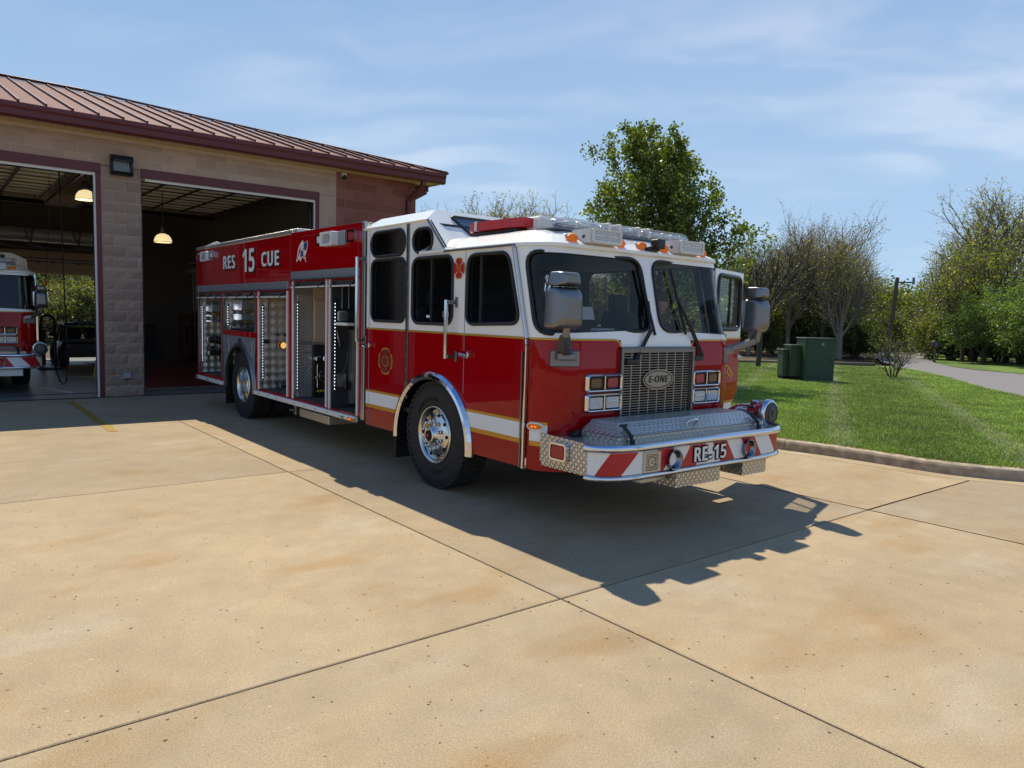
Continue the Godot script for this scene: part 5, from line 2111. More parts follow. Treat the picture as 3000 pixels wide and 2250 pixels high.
		mb.box(b0 + Vector3(-0.04, -0.02, -0.008), Vector3(0.14, 0.05, 0.04), 0.01)
		var wi := part("wiper", mb, M.black, t)
		mb = MB.new()
		var mid := Vector2(lerpf(w[2], w[4], 0.45), lerpf(w[3], w[5], 0.5))
		mb.bar(wz.call(mid.x + 0.045, mid.y - 0.3, 0.028), wz.call(mid.x - 0.035, mid.y + 0.3, 0.028), 0.02, 0.022)
		sub("blade", mb, M.rubber, wi)
	# mirrors
	for sg in [-1.0, 1.0]:
		var c := Vector3(CX + sg * 1.29, 1.8, 11.42)
		var hsg := func(y0: float, y1: float, w0: float, w1: float, d: float, rk: float) -> MB:
			var q := MB.new()
			var pts := [Vector2(-w0, y0), Vector2(w0, y0), Vector2(w1, y1), Vector2(-w1, y1)]
			var rings := []
			for k in [[0.96, -0.09, 0.03], [1.0, -0.07, 0.035], [1.0, 0.01, 0.035], [0.93, 0.055, 0.045], [0.78, 0.082, 0.05], [0.5, 0.095, 0.04]]:
				var mid := Vector2(0, (y0 + y1) / 2)
				var pl := rpoly(pts, k[2] * rk)
				var ring := []
				for p in pl:
					var v: Vector2 = mid + (p - mid) * k[0]
					ring.append(Vector3(c.x + v.x * (1.0 if sg < 0 else 0.8), c.y + v.y, c.z + k[1] * d))
				rings.append(ring)
			q.loft_s(rings)
			return q
		var hm := part("mirror", hsg.call(-0.155, 0.168, 0.145, 0.128, 1.0, 1.3), M.satin, t)
		sub("spot_mirror", hsg.call(0.176, 0.285, 0.122, 0.1, 0.85, 0.45), M.satin, hm)
		mb = MB.new()
		mb.box(c + Vector3(0, 0.02, -0.092), Vector3(0.25, 0.27, 0.006))
		sub("mirror_glass", mb, M.chrome, hm)
		mb = MB.new()
		if sg < 0:
			mb.tube([c + Vector3(0, -0.13, 0.02), c + Vector3(0.02, -0.21, 0.0)], 0.032, 10, false, 0.03)
			mb.loft([[c + Vector3(-0.012, -0.2, 0.02), c + Vector3(0.045, -0.2, 0.02), c + Vector3(0.045, -0.2, -0.04), c + Vector3(-0.012, -0.2, -0.04)], [Vector3(CX - 1.155, 1.43, 11.27), Vector3(CX - 1.08, 1.43, 11.29), Vector3(CX - 1.08, 1.43, 11.2), Vector3(CX - 1.155, 1.43, 11.18)]])
			sub("mirror_arm", mb, M.satin, hm)
			mb = MB.new()
			mb.box(Vector3.ZERO, Vector3(0.25, 0.13, 0.025), 0.006, Transform3D(Basis(Vector3.UP, -0.42), Vector3(CX - 1.095, 1.4, 11.225)))
			mb.box(Vector3(0, 0.02, 0.03), Vector3(0.16, 0.06, 0.06), 0.008, Transform3D(Basis(Vector3.UP, -0.42), Vector3(CX - 1.095, 1.4, 11.225)))
			sub("mounting_plate", mb, M.satin, hm)
		else:
			mb.tube([c + Vector3(0, -0.13, 0.02), c + Vector3(0, -0.25, 0.0)], 0.032, 10)
			mb.bar(c + Vector3(0.0, -0.235, 0.0), Vector3(CX + 1.13, 1.47, 11.24), 0.05, 0.075, 0.015)
			mb.bar(Vector3(CX + 1.16, 1.472, 11.25), Vector3(CX + 1.0, 1.45, 11.24), 0.05, 0.085, 0.015)
			sub("mirror_arm", mb, M.satin, hm)
			mb = MB.new()
			mb.box(Vector3.ZERO, Vector3(0.22, 0.13, 0.025), 0.006, Transform3D(Basis(Vector3.UP, 0.5), Vector3(CX + 1.1, 1.4, 11.21)))
			sub("mounting_plate", mb, M.satin, hm)
	bumper(t, engine)
	if engine:
		mb = MB.new()
		mb.box(Vector3(CX, 1.6, 4.8), Vector3(2.46, 2.2, 5.6), 0.02)
		part("body", mb, M.red, t)
		cab_inside(t)
		return
	body(t)
	cab_inside(t)
	open_door(t)


func bumper(t: Node3D, engine := false) -> void:
	var mb: MB
	var total := 2.0 * 0.46 + 1.67
	var cu := steps(0.0, 0.46, 0.046) + steps(total - 0.46, total, 0.046) + [0.9, 1.3, 1.7]
	# deck
	mb = MB.new()
	var outline := PackedVector2Array([Vector2(-HW + 0.01, 11.13)])
	var pth := []
	for k in 31:
		var u := total * k / 30.0
		var p: Vector3 = bump_f(-0.012).call(u, 0.0)
		outline.append(Vector2(p.x - CX, p.z))
	outline.append(Vector2(HW - 0.01, 11.13))
	mb.extrude(outline, Transform3D(Basis(Vector3(1, 0, 0), Vector3(0, 0, 1), Vector3(0, -1, 0)), Vector3(CX, 0.76, 0)), 0.24)
	var bp := part("bumper", mb, M.plate, t)
	# side plates
	for sg in [-1.0, 1.0]:
		mb = MB.new()
		mb.extrude(PackedVector2Array([Vector2(11.125, 0.555), Vector2(11.67, 0.54), Vector2(11.67, 0.775), Vector2(11.125, 0.79)]), Transform3D(Basis(Vector3(0, 0, 1), Vector3(0, 1, 0), Vector3(-1, 0, 0)), Vector3(CX + sg * 1.238 + 0.008, 0, 0)), 0.016)
		sub("side_plate", mb, M.plate, bp)
	# white face
	mb = MB.new()
	mb.sheet(PackedVector2Array([Vector2(0, 0.54), Vector2(total, 0.54), Vector2(total, 0.715), Vector2(0, 0.715)]), [], cu, [], bump_f(0.002), 1.0)
	sub("face", mb, M.decal_white, bp)
	# chevrons, leaning in to the middle
	var y0 := 0.541
	var y1 := 0.712
	var mid := total / 2.0
	for sg in [-1.0, 1.0]:
		for s in [[0.17, 0.37, 0.05, 0.25], [0.58, 0.78, 0.46, 0.66], [0.99, 1.19, 0.87, 1.07]]:
			mb = MB.new()
			var po := PackedVector2Array()
			for q in [[s[0], y0], [s[1], y0], [s[3], y1], [s[2], y1]]:
				po.append(Vector2(mid + sg * q[0], q[1]))
			mb.sheet(po, [], cu, [], bump_f(0.004), 1.0)
			sub("chevron", mb, M.decal_red, bp)
	# tubes above and below
	for q in [[0.748, 0.031, 0.012, "top_tube"], [0.516, 0.022, 0.006, "bottom_tube"]]:
		mb = MB.new()
		var path := []
		for k in 45:
			path.append(bump_f(q[2]).call(total * k / 44.0, q[0]))
		mb.tube(path, q[1], 10)
		sub(q[3], mb, M.chrome, bp)
	for k in 12:
		mb = MB.new()
		mb.ball(Vector3(CX - 0.95 + k * 0.17, 0.762, 11.815), Vector3(0.008, 0.005, 0.008), 8, 4)
		sub("rivet", mb, M.chrome, bp)
	# number on the face, white with a dark edge
	if not engine:
		for w in [["RE", -0.14, 0.627, 0.112], ["-", -0.008, 0.605, 0.112], ["15", 0.125, 0.627, 0.112]]:
			for d in [Vector2(-1, -1), Vector2(1, -1), Vector2(1, 1), Vector2(-1, 1), Vector2(0, 1.2), Vector2(0, -1.2), Vector2(1.2, 0), Vector2(-1.2, 0)]:
				part("number_edge", words(w[0], w[3], 0.002), M.decal_black, bp, Transform3D(Basis(Vector3(1.1, 0, 0), Vector3(0, 1.08, 0), Vector3(0, 0, 1)), Vector3(CX + 0.02 + w[1] + d.x * 0.0095, w[2] + d.y * 0.0095, 11.879)))
			var nm := part("number", words(w[0], w[3], 0.003), M.decal_white, bp, Transform3D(Basis(Vector3(1.1, 0, 0), Vector3(0, 1.08, 0), Vector3(0, 0, 1)), Vector3(CX + 0.02 + w[1], w[2], 11.883)))
			nm.set_meta("label", "white block lettering %s with a black edge" % w[0])
	# siren speaker plate
	mb = MB.new()
	mb.box(Vector3(CX - 0.73, 0.622, 11.878), Vector3(0.205, 0.165, 0.008), 0.003)
	var spk := part("speaker_plate", mb, M.alu, t)
	mb = MB.new()
	for j in 11:
		for k in 7:
			var off := 0.011 if j % 2 == 1 else 0.0
			var p := Vector2(-0.066 + k * 0.021 + off, -0.062 + j * 0.0124)
			var rad := (p / Vector2(0.05, 0.045)).length()
			if rad > 1.0 or (rad < 0.55):
				mb.box(Vector3(CX - 0.735 + p.x, 0.622 + p.y, 11.8825), Vector3(0.015, 0.0055, 0.002))
	mb.tube(mapped(disc(Vector2(0, 0), Vector2(0.044, 0.04), 20), func(a: float, b: float) -> Vector3: return Vector3(CX - 0.735 + a, 0.622 + b, 11.882)), 0.0035, 4, true)
	sub("slots", mb, M.hollow, spk)
	# air horns set through the face
	for sg in [-1.0, 1.0]:
		mb = MB.new()
		var T := Transform3D(Basis(Vector3(1, 0, 0), Vector3(0, 0, 1), Vector3(0, -1, 0)), Vector3(CX + 0.04 + sg * 0.515, 0.618, 11.85))
		mb.lathe([Vector2(0.082, 0.0), Vector2(0.082, 0.05), Vector2(0.087, 0.06), Vector2(0.083, 0.066), Vector2(0.07, 0.05), Vector2(0.045, 0.015), Vector2(0.025, -0.02), Vector2(0.0, -0.04)], T, 28, true)
		part("air_horn", mb, M.dark_chrome, t)
	# red side lamp
	rounded_lamp(t, "side_lamp", Vector3(CX - HW - 0.004, 0.672, 11.375), 0.2, 0.145, Basis(Vector3(0, 0, 1), Vector3(0, 1, 0), Vector3(-1, 0, 0)), M.lens_red, 0.035)
	# hose well: base, bevelled lid, handle, rubber latches
	mb = MB.new()
	mb.box(Vector3(CX + 0.005, 0.785, 11.535), Vector3(1.97, 0.06, 0.42), 0.005)
	part("well_base", mb, M.plate, t)
	mb = MB.new()
	var q0 := [Vector3(-0.975, 0.818, 11.32), Vector3(0.965, 0.818, 11.32), Vector3(0.965, 0.818, 11.75), Vector3(-0.975, 0.818, 11.75)]
	var q1 := [Vector3(-0.86, 0.905, 11.33), Vector3(0.85, 0.905, 11.33), Vector3(0.85, 0.905, 11.6), Vector3(-0.86, 0.905, 11.6)]
	mb.loft([q0.map(func(p): return p + Vector3(CX, 0, 0)), q1.map(func(p): return p + Vector3(CX, 0, 0))])
	var lid := part("well_lid", mb, M.plate, t)
	mb = MB.new()
	mb.tube([Vector3(CX - 0.07, 0.862, 11.68), Vector3(CX - 0.06, 0.885, 11.7), Vector3(CX + 0.0, 0.895, 11.705), Vector3(CX + 0.06, 0.885, 11.7), Vector3(CX + 0.07, 0.862, 11.68)], 0.011, 8)
	mb.ball(Vector3(CX - 0.085, 0.858, 11.682), Vector3(0.02, 0.008, 0.018), 8, 5)
	mb.ball(Vector3(CX + 0.085, 0.858, 11.682), Vector3(0.02, 0.008, 0.018), 8, 5)
	sub("handle", mb, M.chrome, lid)
	for xx in [-0.86, 0.86]:
		mb = MB.new()
		mb.tube([Vector3(CX + xx, 0.765, 11.775), Vector3(CX + xx, 0.82, 11.77), Vector3(CX + xx - 0.01, 0.885, 11.695)], 0.016, 7)
		mb.box(Vector3(CX + xx, 0.775, 11.78), Vector3(0.05, 0.05, 0.03), 0.008)
		mb.box(Vector3(CX + xx, 0.82, 11.765), Vector3(0.04, 0.03, 0.03), 0.008)
		mb.bar(Vector3(CX + xx - 0.055, 0.897, 11.69), Vector3(CX + xx + 0.035, 0.897, 11.69), 0.022, 0.02, 0.007)
		part("rubber_latch", mb, M.black, t)
	# siren on the right of the deck
	var sc := Vector3(CX + 1.225, 0.865, 11.6)
	var Ts := Transform3D(Basis(Vector3(1.12, 0, 0), Vector3(0, 0, 1), Vector3(0, -1.12, 0)), sc)
	mb = MB.new()
	mb.lathe([Vector2(0.0, -0.16), Vector2(0.06, -0.16), Vector2(0.085, -0.13), Vector2(0.085, -0.07), Vector2(0.1, -0.05), Vector2(0.1, -0.02), Vector2(0.115, 0.0), Vector2(0.122, 0.03), Vector2(0.12, 0.06), Vector2(0.11, 0.072), Vector2(0.1, 0.074)], Ts, 32, true)
	var si := part("siren", mb, M.chrome, t)
	mb = MB.new()
	mb.lathe([Vector2(0.101, 0.06), Vector2(0.1, 0.07), Vector2(0.06, 0.078), Vector2(0.0, 0.08)], Ts, 28)
	sub("screen", mb, M.darkmetal, si)
	mb = MB.new()
	for r in [0.038, 0.05]:
		mb.tube(disc_path(sc + Vector3(0, 0, 0.082), r, 22, Vector3(0, 0, 1)), 0.004, 5, true)
	for k in 3:
		var a := PI / 2 + TAU * k / 3
		mb.bar(sc + Vector3(0, 0, 0.083), sc + Vector3(cos(a) * 0.036, sin(a) * 0.036, 0.083), 0.008, 0.006)
	sub("siren_badge", mb, M.satin, si)
	mb = MB.new()
	for k in 10:
		var a := TAU * k / 10
		mb.box(Vector3(0.095, -0.1, 0), Vector3(0.02, 0.09, 0.02), 0.004, Ts * Transform3D(Basis(Vector3(0, 1, 0), a), Vector3.ZERO))
	sub("fins", mb, M.chrome, si)
	mb = MB.new()
	mb.tube([sc + Vector3(-0.01, 0.01, -0.14), sc + Vector3(-0.03, 0.02, -0.25), sc + Vector3(-0.07, -0.03, -0.33), sc + Vector3(-0.1, -0.1, -0.36)], 0.06, 12, false, 0.045)
	mb.tube([sc + Vector3(0, -0.05, -0.05), sc + Vector3(0.0, -0.11, -0.05)], 0.04, 10)
	sub("elbow", mb, M.chrome, si)
	# small drain pipe at the left of the deck and boxes hung below
	mb = MB.new()
	mb.tube([Vector3(CX - 1.05, 0.77, 11.3), Vector3(CX - 1.0, 0.8, 11.3), Vector3(CX - 0.98, 0.79, 11.28)], 0.03, 8)
	part("hose_elbow", mb, M.black, t)
	for q in [[-0.08, 0.425, 0.6, 0.13], [0.735, 0.425, 0.37, 0.13]]:
		mb = MB.new()
		mb.box(Vector3(CX + q[0], q[1], 11.64), Vector3(q[2], q[3], 0.4), 0.004)
		part("tow_box", mb, M.frame_white if engine else M.plate, t)
	mb = MB.new()
	mb.box(Vector3(CX - 0.55, 0.455, 11.6), Vector3(0.3, 0.07, 0.3), 0.004)
	part("skid_plate", mb, M.alu, t)
	mb = MB.new()
	mb.ball(Vector3(CX - 1.05, 0.485, 11.6), Vector3(0.05, 0.035, 0.05), 10, 6)
	part("under_lamp", mb, M.frame_white, t)


func body(t: Node3D) -> void:
	var mb: MB
	var LB := Basis(Vector3(0, 0, 1), Vector3(0, 1, 0), Vector3(-1, 0, 0))
	var org: Vector3 = t.get_meta("org")
	var bays := [[1.63, 2.9, 0.575, 1.99], [3.06, 4.49, 1.385, 1.99], [4.66, 5.745, 0.55, 1.99], [5.965, 7.005, 0.545, 2.115], [7.125, 7.845, 0.54, 2.115]]
	var outer := PackedVector2Array([Vector2(1.475, 0.52), Vector2(2.965, 0.52), Vector2(2.965, 1.3), Vector2(4.5, 1.3), Vector2(4.5, 0.52), Vector2(7.94, 0.52), Vector2(7.94, 2.75), Vector2(5.885, 2.77), Vector2(5.885, 2.745), Vector2(1.475, 2.765)])
	var holes := []
	for b in bays:
		holes.append(PackedVector2Array([Vector2(b[0], b[2]), Vector2(b[1], b[2]), Vector2(b[1], b[3]), Vector2(b[0], b[3])]))
	var cu := steps(1.4, 8.0, 0.8)
	mb = MB.new()
	mb.sheet(outer, holes, cu, [1.3, 2.1], side_f(-1.0), 1.0)
	part("body_side", mb, M.red, t)
	mb = MB.new()
	mb.sheet(outer, [], cu, [1.3, 2.1], side_f(1.0), -1.0)
	part("body_side", mb, M.red, t)
	mb = MB.new()
	mb.box(Vector3(CX, 2.72, 3.68), Vector3(2.47, 0.05, 4.4))
	mb.box(Vector3(CX, 2.735, 6.91), Vector3(2.47, 0.05, 2.06))
	part("body_roof", mb, M.plate, t)
	mb = MB.new()
	mb.box(Vector3(CX, 1.62, 1.49), Vector3(2.46, 2.2, 0.03))
	part("body_rear", mb, M.red, t)
	mb = MB.new()
	mb.box(Vector3(CX, 1.62, 7.93), Vector3(2.46, 2.2, 0.02))
	mb.box(Vector3(CX - HW + 0.005, 1.62, 7.975), Vector3(0.02, 2.25, 0.07), 0.004)
	part("body_front", mb, M.alu, t)
	# treadplate coaming and hatch on top
	mb = MB.new()
	mb.box(Vector3(CX - HW + 0.012, 2.79, 3.68), Vector3(0.03, 0.055, 4.42), 0.006)
	part("roof_edge_rail", mb, M.plate, t)
	for h in [[1.85, 2.35], [2.4, 4.55], [4.6, 5.85]]:
		mb = MB.new()
		mb.box(Vector3(CX - 0.75, 2.815, (h[0] + h[1]) / 2), Vector3(0.8, 0.07, h[1] - h[0]), 0.01)
		part("roof_hatch", mb, M.plate, t)
	mb = MB.new()
	mb.tube([Vector3(CX - 1.1, 2.84, 1.7), Vector3(CX - 1.1, 2.87, 2.2)], 0.03, 8)
	mb.box(Vector3(CX - 0.9, 2.83, 2.0), Vector3(0.3, 0.09, 0.4), 0.02)
	part("roof_monitor", mb, M.frame_white, t)
	# vertical seam and panel pressings
	for s in [[5.884, 0.53, 2.77]]:
		mb = MB.new()
		mb.box(Vector3(CX - HW - 0.001, (s[1] + s[2]) / 2, s[0]), Vector3(0.006, s[2] - s[1], 0.012))
		part("panel_seam", mb, M.decal_maroon, t)
	for s in [[2.75, 4.55], [4.62, 5.83], [1.52, 2.7]]:
		mb = MB.new()
		mb.box(Vector3(CX - HW - 0.001, 2.45, (s[0] + s[1]) / 2), Vector3(0.006, 0.5, s[1] - s[0]), 0.003)
		part("raised_panel", mb, M.red, t)
	mb = MB.new()
	mb.box(Vector3(CX - HW - 0.001, 2.52, 6.9), Vector3(0.006, 0.36, 1.9), 0.003)
	part("raised_panel", mb, M.red, t)
	# silver header bands of stacked slats
	for b in [[1.53, 5.785, 2.022, 2.128], [5.89, 7.885, 2.145, 2.248]]:
		mb = MB.new()
		mb.box(Vector3(CX - HW - 0.006, (b[2] + b[3]) / 2, (b[0] + b[1]) / 2), Vector3(0.012, b[3] - b[2], b[1] - b[0]), 0.002)
		var hb := part("header_band", mb, M.slat, t)
		for k in 5:
			mb = MB.new()
			mb.box(Vector3(CX - HW - 0.013, lerpf(b[2], b[3], (k + 0.5) / 5.0), (b[0] + b[1]) / 2), Vector3(0.006, 0.017, b[1] - b[0] - 0.006), 0.002)
			sub("slat", mb, M.slat, hb)
		mb = MB.new()
		mb.box(Vector3(CX - HW - 0.02, b[2] - 0.008, (b[0] + b[1]) / 2), Vector3(0.045, 0.012, b[1] - b[0] + 0.04))
		sub("drip_lip", mb, M.satin, hb)
	# compartments
	var k := 0
	for b in bays:
		var z0: float = b[0]
		var z1: float = b[1]
		var y0: float = b[2]
		var y1: float = b[3]
		var xo := CX - HW
		var dp := 0.62 if k != 1 else 0.55
		mb = MB.new()
		var P := func(x: float, y: float, z: float) -> Vector3: return Vector3(xo + x, y, z)
		mb.quad(P.call(dp, y0, z0), P.call(dp, y0, z1), P.call(dp, y1, z1), P.call(dp, y1, z0), Vector3(-1, 0, 0))
		mb.quad(P.call(0.01, y0, z0), P.call(dp, y0, z0), P.call(dp, y1, z0), P.call(0.01, y1, z0), Vector3(0, 0, 1))
		mb.quad(P.call(0.01, y0, z1), P.call(dp, y0, z1), P.call(dp, y1, z1), P.call(0.01, y1, z1), Vector3(0, 0, -1))
		mb.quad(P.call(0.01, y1, z0), P.call(dp, y1, z0), P.call(dp, y1, z1), P.call(0.01, y1, z1), Vector3(0, -1, 0))
		var cp := part("compartment", mb, M.swirl if k < 3 else M.alu, t)
		mb = MB.new()
		mb.quad(P.call(0.0, y0 + 0.002, z0), P.call(dp, y0 + 0.002, z0), P.call(dp, y0 + 0.002, z1), P.call(0.0, y0 + 0.002, z1), Vector3(0, 1, 0))
		sub("compartment_floor", mb, M.trim_grey, cp)
		# bright frame, roller track, rolled-up door bar with its latches
		mb = MB.new()
		for zz in [z0 - 0.014, z1 + 0.014]:
			mb.box(P.call(-0.008, (y0 + y1) / 2, zz), Vector3(0.025, y1 - y0 + 0.02, 0.028), 0.003)
		sub("door_frame", mb, M.frame_white if k >= 2 else M.satin, cp)
		mb = MB.new()
		mb.box(P.call(0.03, y1 - 0.028, (z0 + z1) / 2), Vector3(0.035, 0.056, z1 - z0), 0.004)
		mb.box(P.call(0.02, y1 - 0.01, (z0 + z1) / 2), Vector3(0.03, 0.02, z1 - z0), 0.004)
		var rd := sub("roller_door", mb, M.satin, cp)
		mb = MB.new()
		mb.tube([P.call(-0.035, y1 - 0.075, z0 - 0.03), P.call(-0.035, y1 - 0.075, z1 + 0.0)], 0.0095, 8)
		sub("lift_bar", mb, M.frame_white, cp)
		mb = MB.new()
		for q in ([0.12, 0.85] if k in [2, 3, 4] else [0.15, 0.5, 0.85]):
			var zz := lerpf(z0, z1, q)
			mb.bar(P.call(0.01, y1 - 0.02, zz), P.call(-0.035, y1 - 0.075, zz - 0.01), 0.024, 0.03, 0.004, Vector3(0, 0, 1))
			mb.box(P.call(-0.03, y1 - 0.075, zz - 0.01), Vector3(0.035, 0.035, 0.035), 0.006)
		sub("latches", mb, M.black, cp)
		# a strip of small white lamps on the rear jamb
		mb = MB.new()
		var sy0: float = [0.79, 1.47, 0.72, 0.68, 0.78][k]
		var sy1: float = [1.76, 1.79, 1.78, 1.83, 1.86][k]
		mb.box(P.call(0.035, (sy0 + sy1) / 2, z0 + 0.06), Vector3(0.014, sy1 - sy0 + 0.06, 0.03))
		sub("lamp_strip", mb, M.decal_black, cp)
		mb = MB.new()
		var m := int((sy1 - sy0) / 0.042)
		for j in m + 1:
			mb.ball(P.call(0.026, sy0 + j * 0.042, z0 + 0.06), Vector3(0.005, 0.007, 0.007), 6, 4)
		sub("led_lamps", mb, M.led, cp)
		var l := AreaLight3D.new()
		l.name = "strip_light"
		l.light_color = Color(0.95, 0.97, 1.0)
		l.light_energy = 0.028
		l.area_size = Vector2(0.025, sy1 - sy0)
		l.area_range = 6.0
		l.area_attenuation = 2.0
		l.area_normalize_energy = true
		l.shadow_enabled = true
		l.transform = Transform3D(Basis.looking_at(Vector3(0.55, 0, 0.83), Vector3.UP), P.call(0.045, (sy0 + sy1) / 2, z0 + 0.082))
		cp.add_child(l)
		k += 1
	var xi := CX - HW
	# --- what the compartments hold; seen from the front quarter, it sits against each one's rear wall
	var put := func(called: String, q: MB, m: Material) -> MeshInstance3D: return part(called, q, m, t)
	# first: tray and shelves, a ribbed air hose, a tool and a case
	mb = MB.new()
	mb.box(Vector3(xi + 0.33, 1.74, 1.86), Vector3(0.5, 0.13, 0.42), 0.01)
	var tray := put.call("tool_tray", mb, M.slat) as Node3D
	for q in [[0.25, "decal_red"], [0.31, "decal_white"]]:
		mb = MB.new()
		mb.box(Vector3(xi + q[0], 1.745, 2.073), Vector3(0.055, 0.08, 0.006))
		sub("label_plate", mb, M[q[1]], tray)
	for yy in [1.6, 1.5]:
		mb = MB.new()
		mb.box(Vector3(xi + 0.33, yy, 1.86), Vector3(0.5, 0.03, 0.42), 0.006)
		put.call("shelf", mb, M.alu)
	mb = MB.new()
	mb.tube([Vector3(xi + 0.12, 1.64, 2.0), Vector3(xi + 0.5, 1.64, 2.0)], 0.014, 8)
	put.call("brass_rod", mb, M.gold)
	mb = MB.new()
	for k2 in 9:
		mb.ball(Vector3(xi + 0.12 + k2 * 0.05, 1.17 - k2 * 0.006 + sin(k2 * 0.9) * 0.015, 1.8), Vector3(0.045, 0.075, 0.075), 10, 6)
	put.call("air_hose", mb, M.black)
	mb = MB.new()
	mb.box(Vector3(xi + 0.2, 0.93, 1.76), Vector3(0.2, 0.09, 0.2), 0.015)
	mb.box(Vector3(xi + 0.17, 1.02, 1.74), Vector3(0.08, 0.05, 0.12), 0.012)
	put.call("hand_tool", mb, M.black)
	mb = MB.new()
	mb.box(Vector3(xi + 0.42, 0.88, 1.82), Vector3(0.2, 0.28, 0.34), 0.03)
	var tc := put.call("tool_case", mb, M.hose) as Node3D
	mb = MB.new()
	mb.tube([Vector3(xi + 0.36, 1.02, 1.9), Vector3(xi + 0.37, 1.06, 1.9), Vector3(xi + 0.47, 1.06, 1.9), Vector3(xi + 0.48, 1.02, 1.9)], 0.012, 6)
	sub("handle", mb, M.black, tc)
	# second: drawers with a yellow tag
	for q in [[1.8, 0.17], [1.6, 0.1]]:
		mb = MB.new()
		mb.box(Vector3(xi + 0.33, q[0], 3.3), Vector3(0.44, q[1], 0.46), 0.008)
		var dr := put.call("drawer", mb, M.slat) as Node3D
		mb = MB.new()
		mb.box(Vector3(xi + 0.3, q[0] + 0.055, 3.533), Vector3(0.07, 0.025, 0.006))
		sub("label_plate", mb, M.yellow, dr)
		mb = MB.new()
		mb.tube([Vector3(xi + 0.14, q[0] - 0.07, 3.56), Vector3(xi + 0.52, q[0] - 0.07, 3.56)], 0.011, 6)
		sub("pull", mb, M.gold, dr)
	mb = MB.new()
	mb.box(Vector3(xi + 0.28, 1.41, 3.8), Vector3(0.45, 0.05, 1.3), 0.01)
	put.call("floor_mat", mb, M.hose)
	# third: deck lamp, switch, brackets, conduit, hose end
	var FT := Basis(Vector3(1, 0, 0), Vector3(0, 0, 1), Vector3(0, -1, 0))
	mb = MB.new()
	mb.lathe([Vector2(0.062, 0.0), Vector2(0.062, 0.05), Vector2(0.052, 0.055), Vector2(0.048, 0.03)], Transform3D(FT, Vector3(xi + 0.35, 1.2, 4.665)), 24)
	var al := put.call("deck_lamp", mb, M.black) as Node3D
	mb = MB.new()
	mb.lathe([Vector2(0.05, 0.03), Vector2(0.035, 0.045), Vector2(0.0, 0.05)], Transform3D(FT, Vector3(xi + 0.35, 1.2, 4.665)), 20, true)
	sub("lamp_lens", mb, M.lamp_warm, al)
	mb = MB.new()
	mb.box(Vector3(xi + 0.28, 1.965, 4.9), Vector3(0.4, 0.05, 0.4), 0.01)
	put.call("wooden_shelf_edge", mb, M.gold)
	for q in [[0.1, 1.26, 0.075, 0.06], [0.27, 1.36, 0.03, 0.05], [0.38, 1.36, 0.03, 0.05]]:
		mb = MB.new()
		mb.box(Vector3(xi + q[0], q[1], 4.69), Vector3(q[2], q[3], 0.04), 0.006)
		put.call("wall_bracket", mb, M.black)
	mb = MB.new()
	mb.tube([Vector3(xi + 0.12, 1.9, 4.68), Vector3(xi + 0.12, 1.42, 4.68)], 0.014, 6)
	put.call("conduit", mb, M.satin)
	mb = MB.new()
	mb.box(Vector3(xi + 0.46, 1.25, 4.7), Vector3(0.03, 1.3, 0.05), 0.005)
	put.call("upright_channel", mb, M.alu)
	mb = MB.new()
	mb.tube([Vector3(xi + 0.4, 0.62, 4.72), Vector3(xi + 0.4, 0.62, 4.9)], 0.07, 12)
	mb.tube([Vector3(xi + 0.28, 0.6, 4.8), Vector3(xi + 0.36, 0.62, 4.85)], 0.03, 8)
	put.call("hose_end", mb, M.black)
	# fourth: treadplate, a beige inner door, the black pump panel
	mb = MB.new()
	mb.box(Vector3(xi + 0.15, 1.63, 5.98), Vector3(0.2, 0.62, 0.02))
	mb.box(Vector3(xi + 0.15, 0.86, 5.98), Vector3(0.2, 0.6, 0.02))
	mb.box(Vector3(xi + 0.15, 1.22, 5.98), Vector3(0.2, 0.1, 0.02))
	put.call("treadplate_liner", mb, M.plate)
	mb = MB.new()
	mb.box(Vector3(xi + 0.37, 1.68, 5.985), Vector3(0.22, 0.74, 0.02), 0.004)
	var idr := put.call("inner_door", mb, M.beige) as Node3D
	mb = MB.new()
	mb.box(Vector3(xi + 0.37, 1.62, 6.0), Vector3(0.19, 0.52, 0.02), 0.006)
	sub("door_panel", mb, M.beige, idr)
	mb = MB.new()
	mb.box(Vector3(xi + 0.37, 0.91, 5.99), Vector3(0.22, 0.72, 0.03), 0.006)
	var pp := put.call("pump_panel", mb, M.black) as Node3D
	for q in [[1.08, 0.3, 0.042], [1.08, 0.42, 0.055]]:
		mb = MB.new()
		mb.lathe([Vector2(q[2], 0.0), Vector2(q[2], 0.09), Vector2(q[2] * 0.75, 0.1), Vector2(q[2] * 0.7, 0.02)], Transform3D(FT, Vector3(xi + q[1], q[0], 6.0)), 22)
		sub("inlet", mb, M.chrome, pp)
	mb = MB.new()
	mb.lathe([Vector2(0.085, 0.0), Vector2(0.09, 0.06), Vector2(0.07, 0.09), Vector2(0.0, 0.1)], Transform3D(FT, Vector3(xi + 0.4, 0.84, 6.0)), 24)
	sub("intake_cap", mb, M.blackmatt, pp)
	mb = MB.new()
	mb.bar(Vector3(xi + 0.3, 0.84, 6.1), Vector3(xi + 0.5, 0.84, 6.1), 0.02, 0.03, 0.006)
	mb.tube(disc_path(Vector3(xi + 0.4, 0.84, 6.08), 0.085, 24, Vector3(0, 0, 1)), 0.006, 5, true)
	sub("cap_handles", mb, M.satin, pp)
	mb = MB.new()
	for xx in [0.33, 0.37, 0.41]:
		mb.box(Vector3(xi + xx, 0.63, 6.008), Vector3(0.025, 0.03, 0.006))
	sub("valve_tags", mb, M.yellow, pp)
	mb = MB.new()
	mb.tube([Vector3(xi + 0.31, 0.68, 6.03), Vector3(xi + 0.31, 1.0, 6.03)], 0.007, 6)
